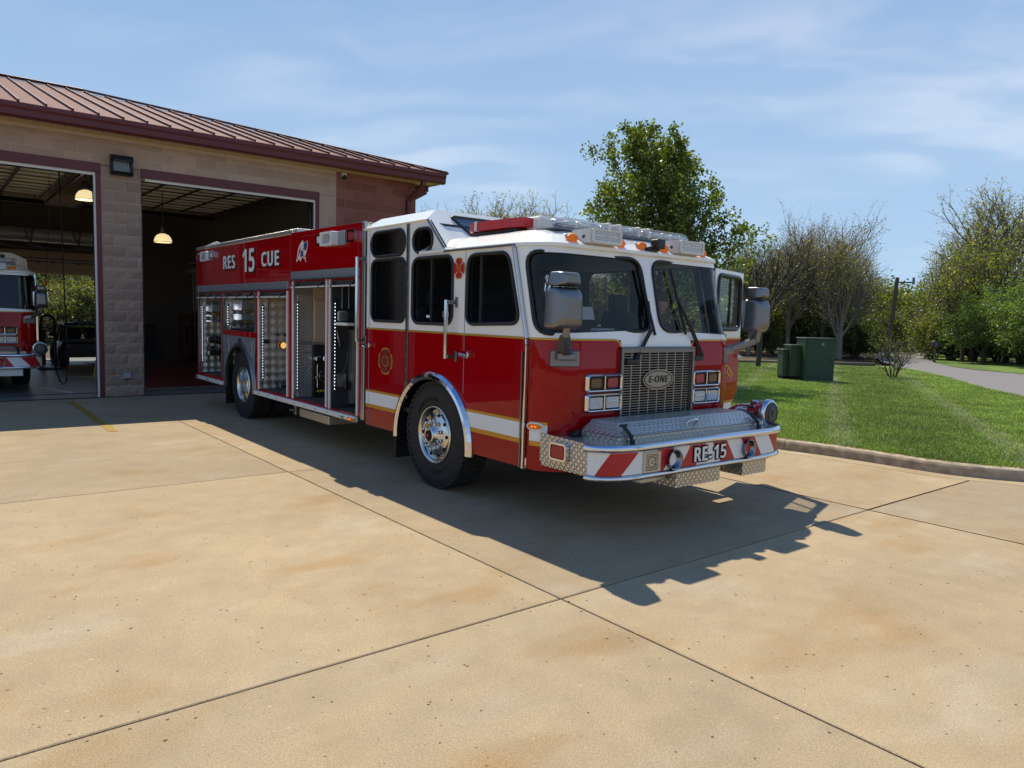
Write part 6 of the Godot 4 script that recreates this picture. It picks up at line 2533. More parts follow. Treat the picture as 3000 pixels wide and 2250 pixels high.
	mb.ball(Vector3(xi + 0.29, 0.82, 6.04), Vector3.ONE * 0.016, 8, 6)
	sub("valve_rod", mb, M.chrome, pp)
	mb = MB.new()
	mb.box(Vector3(xi + 0.3, 2.085, 6.2), Vector3(0.4, 0.045, 0.4), 0.01)
	put.call("shelf_edge", mb, M.gold)
	# fifth: shelf, bag, dark liner, cables, backboard tray
	mb = MB.new()
	mb.box(Vector3(xi + 0.2, 1.3, 7.14), Vector3(0.4, 1.5, 0.012))
	put.call("back_panel", mb, M.trim_grey)
	mb = MB.new()
	mb.box(Vector3(xi + 0.22, 1.585, 7.32), Vector3(0.38, 0.035, 0.36), 0.004)
	var shf := put.call("shelf", mb, M.frame_white) as Node3D
	mb = MB.new()
	mb.box(Vector3(xi + 0.3, 1.585, 7.504), Vector3(0.1, 0.03, 0.006))
	sub("warning_label", mb, M.yellow, shf)
	mb = MB.new()
	mb.box(Vector3(xi + 0.2, 1.68, 7.3), Vector3(0.3, 0.13, 0.3), 0.02)
	put.call("stowed_bag", mb, M.hose)
	for xx in [0.13, 0.22]:
		mb = MB.new()
		mb.box(Vector3(xi + xx, 1.92, 7.16), Vector3(0.02, 0.3, 0.03), 0.004)
		put.call("liner_strip", mb, M.satin)
	mb = MB.new()
	mb.box(Vector3(xi + 0.235, 1.05, 7.2), Vector3(0.012, 0.92, 0.12))
	mb.box(Vector3(xi + 0.305, 1.05, 7.2), Vector3(0.012, 0.92, 0.12))
	mb.box(Vector3(xi + 0.27, 1.05, 7.17), Vector3(0.06, 0.92, 0.012))
	var lt := put.call("backboard_tray", mb, M.alu) as Node3D
	mb = MB.new()
	mb.box(Vector3(xi + 0.27, 1.05, 7.178), Vector3(0.025, 0.16, 0.008), 0.003)
	sub("hand_hole", mb, M.hollow, lt)
	for cbl in [[Vector3(0.05, 1.5, 7.2), Vector3(0.08, 1.32, 7.22), Vector3(0.14, 1.28, 7.22), Vector3(0.17, 1.48, 7.2)], [Vector3(0.2, 1.4, 7.2), Vector3(0.18, 1.1, 7.22), Vector3(0.12, 0.98, 7.22), Vector3(0.05, 0.95, 7.2)]]:
		mb = MB.new()
		mb.tube(cbl.map(func(p): return p + Vector3(xi, 0, 0)), 0.011, 6)
		put.call("cable", mb, M.black)
	mb = MB.new()
	mb.box(Vector3(xi + 0.17, 0.82, 7.2), Vector3(0.07, 0.1, 0.1), 0.01)
	put.call("receiver", mb, M.black)
	mb = MB.new()
	mb.box(Vector3(xi + 0.11, 0.88, 7.15), Vector3(0.16, 0.16, 0.02), 0.004)
	put.call("liner_strip", mb, M.alu)
	# --- rub rails and sill
	for q in [[1.475, 2.962], [4.474, 5.784], [5.8, 7.85]]:
		mb = MB.new()
		mb.box(Vector3(xi - 0.012, 0.484, (q[0] + q[1]) / 2), Vector3(0.05, 0.062, q[1] - q[0]), 0.006)
		var rl := part("rub_rail", mb, M.frame_white, t)
		mb = MB.new()
		var zz: float = q[0] + 0.25
		while zz < q[1] - 0.1:
			mb.ball(Vector3(xi - 0.038, 0.484, zz), Vector3(0.004, 0.01, 0.01), 8, 5)
			zz += 0.35
		sub("bolts", mb, M.darkmetal, rl)
		mb = MB.new()
		mb.box(Vector3(CX + HW + 0.01, 0.484, (q[0] + q[1]) / 2), Vector3(0.05, 0.062, q[1] - q[0]), 0.006)
		part("rub_rail", mb, M.frame_white, t)
	mb = MB.new()
	mb.box(Vector3(xi - 0.04, 0.476, 7.77), Vector3(0.012, 0.036, 0.17), 0.004)
	var mk2 := part("marker_lamp", mb, M.lens_amber, t)
	mb = MB.new()
	mb.ball(Vector3(xi - 0.048, 0.476, 7.74), Vector3(0.005, 0.008, 0.012), 6, 4)
	sub("led_bulb", mb, M.marker_on, mk2)
	mb = MB.new()
	mb.box(Vector3(xi - 0.04, 0.49, 1.55), Vector3(0.012, 0.04, 0.13), 0.004)
	part("marker_lamp", mb, M.lens_red, t)
	mb = MB.new()
	mb.ball(Vector3(xi - 0.035, 0.478, 7.55), Vector3(0.015, 0.018, 0.07), 12, 6)
	mb.ball(Vector3(xi - 0.035, 0.485, 2.2), Vector3(0.015, 0.018, 0.07), 12, 6)
	part("step_lamp", mb, M.chrome, t)
	# --- rear fender panel with two little hatches
	mb = MB.new()
	var fen := PackedVector2Array([Vector2(2.965, 0.62), Vector2(3.0, 1.02), Vector2(2.97, 1.3), Vector2(4.5, 1.3), Vector2(4.47, 0.9), Vector2(4.47, 0.46), Vector2(2.965, 0.46)])
	mb.sheet(fen, [disc(Vector2(3.81, 0.5), Vector2(0.655, 0.65), 36)], cu, [], side_f(-1.0, 0.004), 1.0)
	part("rear_fender", mb, M.slat, t)
	mb = MB.new()
	var rings := []
	for j in 33:
		var a := PI * 1.02 - j / 32.0 * PI * 1.04
		var ring := []
		for q in [[0.64, 0.0], [0.64, 0.04], [0.665, 0.05], [0.70, 0.03], [0.71, 0.004]]:
			ring.append(Vector3(xi - q[1], 0.5 + sin(a) * q[0], 3.81 + cos(a) * q[0]))
		rings.append(ring)
	mb.loft(rings)
	part("wheel_arch_trim", mb, M.satin, t)
	for q in [[2.99, 3.26], [4.13, 4.36]]:
		mb = MB.new()
		mb.box(Vector3(xi - 0.01, 1.13, (q[0] + q[1]) / 2), Vector3(0.012, 0.24, q[1] - q[0]), 0.004)
		var fh := part("fender_hatch", mb, M.slat, t)
		mb = MB.new()
		mb.box(Vector3(xi - 0.018, 1.12, q[1] - 0.05), Vector3(0.008, 0.03, 0.03), 0.003)
		sub("catch", mb, M.black, fh)
	mb = MB.new()
	mb.lathe([Vector2(0.07, 0.0), Vector2(0.068, 0.012), Vector2(0.0, 0.016)], Transform3D(Basis(Vector3(0, 0.75, 0), Vector3(-1, 0, 0), Vector3(0, 0, 1)), Vector3(xi - 0.004, 1.225, 3.8)), 18)
	part("fuel_cap", mb, M.darkmetal, t)
	# --- lamps high on the side
	for q in [["warning_lamp", 6.885, 2.615, 0.19, 0.125, "frame_white"], ["warning_lamp", 7.75, 2.605, 0.2, 0.135, "lens_red"], ["warning_lamp", 1.68, 2.635, 0.18, 0.125, "lens_red"], ["warning_lamp", 2.49, 2.635, 0.19, 0.125, "frame_white"]]:
		rounded_lamp(t, q[0], Vector3(xi - 0.002, q[2], q[1]), q[3], q[4], LB, M[q[5]], 0.05)
	for q in [[7.22, 2.6, 0.34, 0.165, true], [2.12, 2.625, 0.36, 0.165, false]]:
		mb = MB.new()
		mb.box(Vector3(xi - 0.02, q[1], q[0] + 0.08), Vector3(0.035, q[3], q[2] + 0.17), 0.004)
		var fl := part("flood_lamp", mb, M.slat, t)
		mb = MB.new()
		var out_by := 0.09 if q[4] else 0.045
		mb.frame(rr(-q[2] / 2, -q[3] / 2, q[2] / 2, q[3] / 2, 0.02), rr(-q[2] / 2 + 0.045, -q[3] / 2 + 0.025, q[2] / 2 - 0.045, q[3] / 2 - 0.025, 0.05), Transform3D(LB, Vector3(xi - 0.03, q[1], q[0])), out_by)
		sub("bezel", mb, M.frame_white, fl)
		mb = MB.new()
		mb.extrude(rr(-q[2] / 2 + 0.04, -q[3] / 2 + 0.02, q[2] / 2 - 0.04, q[3] / 2 - 0.02, 0.05), Transform3D(LB, Vector3(xi - 0.03, q[1], q[0])), out_by * 0.7)
		sub("reflector", mb, M.reflector, fl)
		mb = MB.new()
		mb.extrude(rr(-q[2] / 2 + 0.04, -q[3] / 2 + 0.02, q[2] / 2 - 0.04, q[3] / 2 - 0.02, 0.05), Transform3D(LB, Vector3(xi - 0.03 - out_by * 0.85, q[1], q[0])), 0.004)
		sub("lens", mb, M.lens, fl)
	# --- lettering with its drop shadow
	for q in [["RES", 3.31, 2.478, 0.205, 1.0], ["15", 4.225, 2.47, 0.345, 0.95], ["CUE", 5.115, 2.457, 0.205, 1.0]]:
		var Bt := Basis(Vector3(0, 0, 1) * (1.32 if q[0] != "15" else 1.08), Vector3(0, 1, 0), Vector3(-1, 0, 0))
		var lt1 := part("lettering", words(q[0], q[3], 0.003), M.decal_white, t, Transform3D(Bt, Vector3(xi - 0.0125, q[2], q[1]) - org))
		lt1.set_meta("label", "white lettering %s on the red body" % q[0])
		var lt2 := part("lettering_shadow", words(q[0], q[3], 0.002), M.decal_black, t, Transform3D(Bt, Vector3(xi - 0.0085, q[2] - 0.028, q[1] + 0.045) - org))
		lt2.set_meta("label", "black drop edge of the lettering")
	# --- an eagle before a waving flag, small, on the upper panel
	mb = MB.new()
	mb.extrude(PackedVector2Array([Vector2(-0.19, -0.13), Vector2(-0.13, 0.03), Vector2(-0.08, 0.09), Vector2(-0.03, 0.12), Vector2(0.02, 0.145), Vector2(0.06, 0.1), Vector2(0.16, 0.13), Vector2(0.19, 0.1), Vector2(0.15, 0.0), Vector2(0.1, -0.06), Vector2(0.13, -0.145), Vector2(0.06, -0.1), Vector2(0.0, -0.08), Vector2(-0.06, -0.13), Vector2(-0.09, -0.09)]), Transform3D(LB, Vector3(xi - 0.005, 2.505, 6.25)), 0.003)
	var eg := part("eagle_decal", mb, M.decal_white, t)
	eg.set_meta("label", "small eagle and flag decal in red, white and blue")
	for q in [[-0.16, -0.09, -0.06, 0.0], [-0.13, -0.05, -0.04, 0.035], [-0.11, -0.01, -0.04, 0.07], [0.0, -0.07, 0.11, -0.12], [0.02, -0.045, 0.1, -0.075]]:
		mb = MB.new()
		mb.bar(Vector3(xi - 0.009, 2.505 + q[1], 6.25 + q[0]), Vector3(xi - 0.009, 2.505 + q[3], 6.25 + q[2]), 0.014, 0.003, 0.0, Vector3(1, 0, 0))
		sub("flag_stripe", mb, M.decal_red, eg)
	mb = MB.new()
	mb.extrude(PackedVector2Array([Vector2(0.05, 0.09), Vector2(0.16, 0.12), Vector2(0.18, 0.095), Vector2(0.13, 0.0), Vector2(0.07, 0.02)]), Transform3D(LB, Vector3(xi - 0.0085, 2.505, 6.25)), 0.002)
	mb.extrude(PackedVector2Array([Vector2(-0.05, -0.07), Vector2(0.03, -0.06), Vector2(0.05, 0.0), Vector2(-0.03, 0.02)]), Transform3D(LB, Vector3(xi - 0.0085, 2.505, 6.25)), 0.002)
	sub("flag_field", mb, M.decal_blue, eg)
	mb = MB.new()
	mb.extrude(PackedVector2Array([Vector2(0.03, 0.045), Vector2(0.09, 0.05), Vector2(0.085, 0.02), Vector2(0.04, 0.01)]), Transform3D(LB, Vector3(xi - 0.0105, 2.505, 6.25)), 0.002)
	sub("beak", mb, M.lens_amber, eg)


func cab_inside(t: Node3D) -> void:
	var mb := MB.new()
	mb.box(Vector3(CX, 0.72, 9.5), Vector3(2.4, 0.05, 2.8))
	mb.box(Vector3(CX, 2.31, 9.9), Vector3(2.3, 0.03, 2.1))
	mb.box(Vector3(CX, 2.63, 8.7), Vector3(2.3, 0.03, 1.2))
	mb.box(Vector3(CX, 1.56, 8.095), Vector3(2.4, 2.1, 0.02))
	part("cab_floor_and_lining", mb, M.trim_grey, t)
	mb = MB.new()
	mb.box(Vector3(CX, 1.3, 10.98), Vector3(2.25, 0.5, 0.36), 0.06)
	mb.box(Vector3(CX - 0.6, 1.5, 10.95), Vector3(0.75, 0.14, 0.3), 0.05)
	mb.box(Vector3(CX + 0.62, 1.52, 10.9), Vector3(0.7, 0.2, 0.28), 0.06)
	part("dashboard", mb, M.trim_grey, t)
	mb = MB.new()
	mb.loft([[Vector3(CX - 0.5, 0.74, 10.7), Vector3(CX + 0.4, 0.74, 10.7), Vector3(CX + 0.4, 0.74, 9.4), Vector3(CX - 0.5, 0.74, 9.4)], [Vector3(CX - 0.4, 1.35, 10.7), Vector3(CX + 0.32, 1.35, 10.7), Vector3(CX + 0.32, 1.3, 9.5), Vector3(CX - 0.4, 1.3, 9.5)]])
	part("engine_cover", mb, M.trim_grey, t)
	for s in [[-0.8, 10.0, 1.0], [0.74, 10.2, 1.0], [-0.75, 8.6, -1.0], [0.75, 8.6, -1.0], [0.0, 8.45, 1.0]]:
		mb = MB.new()
		mb.box(Vector3(CX + s[0], 1.12, s[1] + 0.15 * s[2]), Vector3(0.5, 0.14, 0.5), 0.05)
		var st := part("seat", mb, M.seat, t)
		mb = MB.new()
		mb.box(Vector3(CX + s[0], 1.48, s[1] - 0.14 * s[2]), Vector3(0.48, 0.68, 0.14), 0.05)
		mb.box(Vector3(CX + s[0], 1.9, s[1] - 0.15 * s[2]), Vector3(0.28, 0.2, 0.1), 0.04)
		sub("backrest", mb, M.seat, st)
		mb = MB.new()
		mb.box(Vector3(CX + s[0], 0.9, s[1] + 0.12 * s[2]), Vector3(0.36, 0.32, 0.36), 0.02)
		sub("pedestal", mb, M.blackmatt, st)
	# steering wheel, console case, papers
	mb = MB.new()
	var sc := Vector3(CX + 0.72, 1.52, 10.8)
	var ax := Vector3(0, 0.75, 0.66).normalized()
	mb.tube(disc_path(sc, 0.225, 26, ax), 0.016, 8, true)
	for k in 3:
		var pts := disc_path(sc, 0.225, 3, ax)
		mb.tube([sc, pts[k]], 0.014, 6)
	mb.tube([sc, sc - ax * 0.35], 0.03, 8)
	part("steering_wheel", mb, M.black, t)
	mb = MB.new()
	mb.box(Vector3(CX - 0.4, 1.62, 10.96), Vector3(0.24, 0.06, 0.12), 0.02)
	part("clipboard_box", mb, M.lamp_glass, t)
	mb = MB.new()
	mb.box(Vector3.ZERO, Vector3(0.2, 0.12, 0.006), 0.0, Transform3D(Basis(Vector3.RIGHT, -0.3), Vector3(CX - 0.45, 1.78, 10.78)))
	part("notice_card", mb, M.decal_white, t)
	mb = MB.new()
	mb.box(Vector3(CX - 0.35, 1.55, 10.5), Vector3(0.5, 0.34, 0.4), 0.08)
	mb.tube([Vector3(CX - 0.45, 1.74, 10.5), Vector3(CX - 0.4, 1.8, 10.5), Vector3(CX - 0.3, 1.8, 10.5), Vector3(CX - 0.25, 1.74, 10.5)], 0.015, 6)
	part("gear_bag", mb, M.blackmatt, t)


func open_door(t: Node3D) -> void:
	# the driver's door, swung forward on its front hinge so that its outside faces ahead
	var d := Vector3(0.957, 0, -0.29)
	var nn := Vector3(0.29, 0, 0.957)
	var B := Basis(d, Vector3.UP, nn)
	var T := Transform3D(B, Vector3(CX + HW + 0.005, 0, 10.92))
	var up := PackedVector2Array([Vector2(0.0, 1.555), Vector2(0.925, 1.555), Vector2(0.935, 2.29), Vector2(0.02, 2.29)])
	var lo := PackedVector2Array([Vector2(0.0, 0.5), Vector2(0.62, 0.5), Vector2(0.7, 0.74), Vector2(0.82, 0.89), Vector2(0.905, 0.95), Vector2(0.925, 1.555), Vector2(0.0, 1.555)])
	var wn := rpoly([Vector2(0.1, 1.66), Vector2(0.84, 1.66), Vector2(0.845, 2.23), Vector2(0.1, 2.23)], 0.1)
	var f := func(o: float) -> Callable: return func(s: float, y: float) -> Vector3: return T * Vector3(s, y, o)
	var mb := MB.new()
	mb.sheet(up, [wn], [], [], f.call(0.0), 1.0)
	mb.sheet(up, [wn], [], [], f.call(-0.06), -1.0)
	for k in up.size():
		var a := up[k]
		var b := up[(k + 1) % up.size()]
		mb.quad(T * Vector3(a.x, a.y, 0), T * Vector3(b.x, b.y, 0), T * Vector3(b.x, b.y, -0.06), T * Vector3(a.x, a.y, -0.06), B * Vector3(b.y - a.y, a.x - b.x, 0))
	var dr := part("driver_door", mb, M.white, t)
	dr.set_meta("label", "driver's door standing open")
	mb = MB.new()
	mb.extrude(lo, T * Transform3D(Basis.IDENTITY, Vector3(0, 0, -0.06)), 0.06)
	sub("lower_panel", mb, M.red, dr)
	mb = MB.new()
	mb.sheet(grown(wn, 0.01), [], [], [], f.call(-0.025), 1.0)
	sub("window", mb, M.glass, dr)
	mb = MB.new()
	mb.tube(mapped(wn, f.call(0.002)), 0.024, 6, true)
	sub("gasket", mb, M.gasket, dr)
	mb = MB.new()
	mb.box(Vector3(0.57, 1.945, -0.02), Vector3(0.035, 0.56, 0.02), 0.004, T)
	sub("window_divider", mb, M.gasket, dr)
	mb = MB.new()
	mb.box(Vector3(0.4625, 1.557, 0.002), Vector3(0.925, 0.02, 0.012), 0.003, T)
	sub("gold_trim", mb, M.gold_leaf, dr)
	for s in [[0.843, 0.868, "gold", 0.78], [0.705, 0.8425, "decal_white", 0.72], [0.664, 0.7045, "gold", 0.66]]:
		mb = MB.new()
		mb.box(Vector3(s[3] / 2, (s[0] + s[1]) / 2, 0.002), Vector3(s[3], s[1] - s[0], 0.006), 0.0, T)
		sub("stripe", mb, M[s[2]], dr)
	mb = MB.new()
	mb.bar(T * Vector3(0.78, 1.35, 0.045), T * Vector3(0.9, 1.34, 0.04), 0.014, 0.03, 0.005)
	mb.box(Vector3(0.79, 1.355, 0.02), Vector3(0.03, 0.05, 0.05), 0.01, T)
	sub("handle", mb, M.chrome, dr)
	mb = MB.new()
	mb.box(Vector3(0.03, 1.4, 0.012), Vector3(0.2, 0.12, 0.02), 0.004, T)
	sub("bracket", mb, M.slat, dr)
	# gilt lettering, the top line on a curve
	for q in [["E", 0.392, 1.251, -0.22], ["C", 0.482, 1.228, -0.3], ["I", 0.545, 1.205, -0.38], ["T", 0.602, 1.178, -0.45], ["Y", 0.668, 1.142, -0.55], ["C", 0.35, 1.035, 0.12], ["O", 0.43, 1.045, 0.1], [".", 0.512, 1.04, 0.1]]:
		var TT := T * Transform3D(Basis(Vector3.FORWARD, -q[3]), Vector3(q[1], q[2], 0.0035))
		var lt := part("gilt_letter", words(q[0], 0.085, 0.003, true), M.gilt, dr, TT)


# ---------------------------------------------------------------- the driver
func field_mesh(mb: MB, bones: Array, lo: Vector3, hi: Vector3, cell: float, blend: float, carve: Array = []) -> void:
	# surface nets over the smooth union of tapered capsules [a, b, ra, rb]
	var nx := int(ceil((hi.x - lo.x) / cell)) + 1
	var ny := int(ceil((hi.y - lo.y) / cell)) + 1
	var nz := int(ceil((hi.z - lo.z) / cell)) + 1
	var val := PackedFloat32Array()
	val.resize(nx * ny * nz)
	val.fill(1.0)
	for bn in bones:
		var a: Vector3 = bn[0]
		var b: Vector3 = bn[1]
		var ra: float = bn[2]
		var rb: float = bn[3]
		var ab := b - a
		var l2 := maxf(ab.length_squared(), 1e-9)
		var grow_by := maxf(ra, rb) + blend + cell * 2.0
		var mn := (Vector3(minf(a.x, b.x), minf(a.y, b.y), minf(a.z, b.z)) - Vector3.ONE * grow_by - lo) / cell
		var mx := (Vector3(maxf(a.x, b.x), maxf(a.y, b.y), maxf(a.z, b.z)) + Vector3.ONE * grow_by - lo) / cell
		for i in range(maxi(0, int(mn.x)), mini(nx, int(mx.x) + 2)):
			for j in range(maxi(0, int(mn.y)), mini(ny, int(mx.y) + 2)):
				for k in range(maxi(0, int(mn.z)), mini(nz, int(mx.z) + 2)):
					var p := lo + Vector3(i, j, k) * cell
					var t := clampf((p - a).dot(ab) / l2, 0.0, 1.0)
					var d := (p - a - ab * t).length() - lerpf(ra, rb, t)
					var q := (i * ny + j) * nz + k
					var o := val[q]
					var h := maxf(blend - absf(o - d), 0.0) / blend
					val[q] = minf(o, d) - h * h * blend * 0.25
	var at := {}
	var pts := []
	for i in nx - 1:
		for j in ny - 1:
			for k in nz - 1:
				var s := Vector3.ZERO
				var m := 0
				var c := []
				for e in 8:
					c.append(val[((i + (e & 1)) * ny + j + ((e >> 1) & 1)) * nz + k + (e >> 2)])
				var inside := 0
				for e in 8:
					inside += 1 if c[e] < 0.0 else 0
				if inside == 0 or inside == 8:
					continue
				for e in [[0, 1], [2, 3], [4, 5], [6, 7], [0, 2], [1, 3], [4, 6], [5, 7], [0, 4], [1, 5], [2, 6], [3, 7]]:
					var va: float = c[e[0]]
					var vb: float = c[e[1]]
					if (va < 0.0) != (vb < 0.0):
						var t := va / (va - vb)
						var pa := Vector3(e[0] & 1, (e[0] >> 1) & 1, e[0] >> 2)
						var pb := Vector3(e[1] & 1, (e[1] >> 1) & 1, e[1] >> 2)
						s += pa.lerp(pb, t)
						m += 1
				at[(i * ny + j) * nz + k] = pts.size()
				pts.append(lo + (Vector3(i, j, k) + s / m) * cell)
	var grad := func(p: Vector3) -> Vector3:
		var g := (p - lo) / cell
		var i := clampi(int(round(g.x)), 1, nx - 2)
		var j := clampi(int(round(g.y)), 1, ny - 2)
		var k := clampi(int(round(g.z)), 1, nz - 2)
		return Vector3(val[((i + 1) * ny + j) * nz + k] - val[((i - 1) * ny + j) * nz + k], val[(i * ny + j + 1) * nz + k] - val[(i * ny + j - 1) * nz + k], val[(i * ny + j) * nz + k + 1] - val[(i * ny + j) * nz + k - 1]).normalized()
	var nrm := []
	for p in pts:
		nrm.append(grad.call(p))
	for i in range(1, nx - 1):
		for j in range(1, ny - 1):
			for k in range(1, nz - 1):
				var v0 := val[(i * ny + j) * nz + k] < 0.0
				for ax in 3:
					var o := [Vector3i(1, 0, 0), Vector3i(0, 1, 0), Vector3i(0, 0, 1)][ax] as Vector3i
					if v0 == (val[((i + o.x) * ny + j + o.y) * nz + k + o.z] < 0.0):
						continue
					var u := [Vector3i(0, 1, 0), Vector3i(0, 0, 1), Vector3i(1, 0, 0)][ax] as Vector3i
					var w := [Vector3i(0, 0, 1), Vector3i(1, 0, 0), Vector3i(0, 1, 0)][ax] as Vector3i
					var q := []
					for e in [Vector3i.ZERO, -u, -u - w, -w]:
						var cc: Vector3i = Vector3i(i, j, k) + e
						q.append(at.get((cc.x * ny + cc.y) * nz + cc.z, -1))
					if q.min() < 0:
						continue
					mb.quad_n(pts[q[0]], pts[q[1]], pts[q[2]], pts[q[3]], nrm[q[0]], nrm[q[1]], nrm[q[2]], nrm[q[3]])


func hand_bones(w: Vector3, dir: Vector3, palm_n: Vector3, sg: float) -> Array:
	# wrist, pointing direction, palm normal; the fingers close round a rim
	var out := []
	var side := dir.cross(palm_n).normalized() * sg
	var knuck := w + dir * 0.085
	out.append([w, knuck + side * 0.022, 0.024, 0.019])
	out.append([w, knuck - side * 0.022, 0.024, 0.018])
	for f in [[-0.03, 0.038, 0.026, 0.02], [-0.01, 0.044, 0.03, 0.022], [0.01, 0.042, 0.028, 0.022], [0.03, 0.034, 0.022, 0.018]]:
		var a: Vector3 = knuck + side * f[0]
		var b: Vector3 = a + (dir * 0.8 + palm_n * 0.6).normalized() * f[1]
		var c: Vector3 = b + (dir * 0.0 + palm_n).normalized() * f[2]
		var d: Vector3 = c + (-dir * 0.8 + palm_n * 0.5).normalized() * f[3]
		out.append([a, b, 0.0095, 0.009])
		out.append([b, c, 0.009, 0.0085])
		out.append([c, d, 0.0085, 0.0075])
	var t0 := w + dir * 0.03 - side * 0.03
	var t1 := t0 + (dir * 0.6 - side * 0.6 + palm_n * 0.5).normalized() * 0.045
	var t2 := t1 + (dir * 0.4 + palm_n * 0.8 + side * 0.2).normalized() * 0.032
	out.append([w + dir * 0.02, t0, 0.02, 0.014])
	out.append([t0, t1, 0.013, 0.0105])
	out.append([t1, t2, 0.0105, 0.0085])
	return out


func make_driver() -> void:
	var hc := Vector3(5.92, 1.895, 10.6)          # middle of the head
	var hip := Vector3(5.935, 1.26, 10.2)
	var p := thing("person", "person in a dark shirt seated at the truck's steering wheel, head bowed", "person", Vector3(5.935, 1.19, 10.2))
	var chest := Vector3(5.935, 1.58, 10.36)
	var neck := Vector3(5.93, 1.745, 10.5)
	var body := [[hip + Vector3(-0.09, 0, 0), hip + Vector3(0.09, 0, 0), 0.13, 0.13], [hip, chest, 0.145, 0.15], [chest + Vector3(-0.1, 0.04, 0), chest + Vector3(0.1, 0.04, 0), 0.12, 0.12], [chest + Vector3(0, 0.1, 0.05), neck, 0.08, 0.058], [neck, hc + Vector3(0, -0.06, -0.02), 0.058, 0.056]]
	var shirt := body.slice(1, 4).map(func(b): return [b[0], b[1], b[2] + 0.014, b[3] + 0.012])
	var trousers := [[hip + Vector3(-0.09, 0, 0), hip + Vector3(0.09, 0, 0), 0.145, 0.145]]
	var wrists := []
	for sg in [-1.0, 1.0]:
		var sh := chest + Vector3(0.19 * sg, 0.1, 0.03)
		var el := Vector3(5.935 + 0.27 * sg, 1.42, 10.55)
		var wr := Vector3(5.925 + 0.2 * sg, 1.55, 10.74)
		wrists.append([wr, (wr - el).normalized(), sg])
		body.append([chest + Vector3(0.08 * sg, 0.1, 0.02), sh, 0.08, 0.07])
		body.append([sh, el, 0.056, 0.043])
		body.append([el, wr, 0.043, 0.028])
		shirt.append([chest + Vector3(0.08 * sg, 0.1, 0.02), sh, 0.092, 0.082])
		shirt.append([sh, sh.lerp(el, 0.75), 0.072, 0.064])
		var hp := hip + Vector3(0.1 * sg, -0.01, 0.02)
		var kn := Vector3(5.935 + 0.14 * sg, 1.24, 10.62)
		var an := Vector3(5.935 + 0.13 * sg, 0.84, 10.72)
		body.append([hp, kn, 0.085, 0.06])
		body.append([kn, an, 0.058, 0.042])
		body.append([an, an + Vector3(0.01 * sg, -0.05, 0.14), 0.042, 0.035])
		trousers.append([hp, kn, 0.1, 0.075])
		trousers.append([kn, an, 0.072, 0.058])
	var mb := MB.new()
	field_mesh(mb, body, Vector3(5.5, 0.72, 9.98), Vector3(6.36, 1.88, 10.95), 0.02, 0.05)
	# head in its own finer grid: skull, jaw, brow, nose, ears, lips; it looks ahead and down
	var B := Basis(Vector3(0, 1, 0), -0.25) * Basis(Vector3(1, 0, 0), 0.32)
	var H := func(x: float, y: float, z: float) -> Vector3: return hc + B * Vector3(x, y, z)
	var head := [[H.call(0, 0.05, -0.025), H.call(0, 0.045, 0.02), 0.088, 0.083], [H.call(0, -0.03, 0.02), H.call(0, -0.06, 0.045), 0.068, 0.05], [H.call(0, -0.085, 0.06), H.call(0, -0.09, 0.065), 0.032, 0.03], [H.call(-0.035, 0.028, 0.082), H.call(0.035, 0.028, 0.082), 0.016, 0.016], [H.call(0, 0.02, 0.095), H.call(0, -0.018, 0.112), 0.009, 0.014], [H.call(-0.018, -0.022, 0.098), H.call(0.018, -0.022, 0.098), 0.009, 0.009], [H.call(-0.022, -0.05, 0.09), H.call(0.022, -0.05, 0.09), 0.009, 0.009], [H.call(-0.022, -0.062, 0.087), H.call(0.022, -0.062, 0.087), 0.009, 0.009], [H.call(-0.05, -0.005, 0.06), H.call(-0.045, -0.02, 0.06), 0.03, 0.03], [H.call(0.05, -0.005, 0.06), H.call(0.045, -0.02, 0.06), 0.03, 0.03], [H.call(0, -0.06, -0.02), neck, 0.056, 0.058]]
	for sg in [-1.0, 1.0]:
		head.append([H.call(0.087 * sg, 0.02, -0.01), H.call(0.085 * sg, -0.025, -0.005), 0.014, 0.01])
		head.append([H.call(0.09 * sg, 0.025, -0.018), H.call(0.092 * sg, 0.0, -0.022), 0.009, 0.008])
	field_mesh(mb, head, hc - Vector3(0.14, 0.17, 0.17), hc + Vector3(0.14, 0.17, 0.17), 0.0085, 0.022)
	for w in wrists:
		var hb := hand_bones(w[0], w[1], Vector3(0, -0.6, 0.6).normalized(), w[2])
		field_mesh(mb, hb, w[0] - Vector3(0.11, 0.12, 0.06), w[0] + Vector3(0.11, 0.13, 0.19), 0.006, 0.006)
	part("body", mb, M.skin, p)
	mb = MB.new()
	field_mesh(mb, shirt, Vector3(5.5, 1.1, 9.98), Vector3(6.36, 1.8, 10.8), 0.02, 0.05)
	part("shirt", mb, M.shirt, p)
	mb = MB.new()
	field_mesh(mb, trousers, Vector3(5.5, 0.75, 9.98), Vector3(6.36, 1.5, 10.95), 0.022, 0.05)
	part("trousers", mb, M.trousers, p)
	mb = MB.new()
	field_mesh(mb, [[H.call(0, 0.065, -0.03), H.call(0, 0.075, 0.02), 0.09, 0.08], [H.call(-0.03, 0.09, 0.05), H.call(0.03, 0.09, 0.05), 0.045, 0.045], [H.call(0, 0.0, -0.06), H.call(0, -0.04, -0.055), 0.07, 0.055], [H.call(-0.07, 0.03, -0.02), H.call(-0.07, 0.0, -0.02), 0.03, 0.02], [H.call(0.07, 0.03, -0.02), H.call(0.07, 0.0, -0.02), 0.03, 0.02]], hc - Vector3(0.16, 0.16, 0.19), hc + Vector3(0.16, 0.22, 0.16), 0.01, 0.02)
	part("hair", mb, M.hair, p)
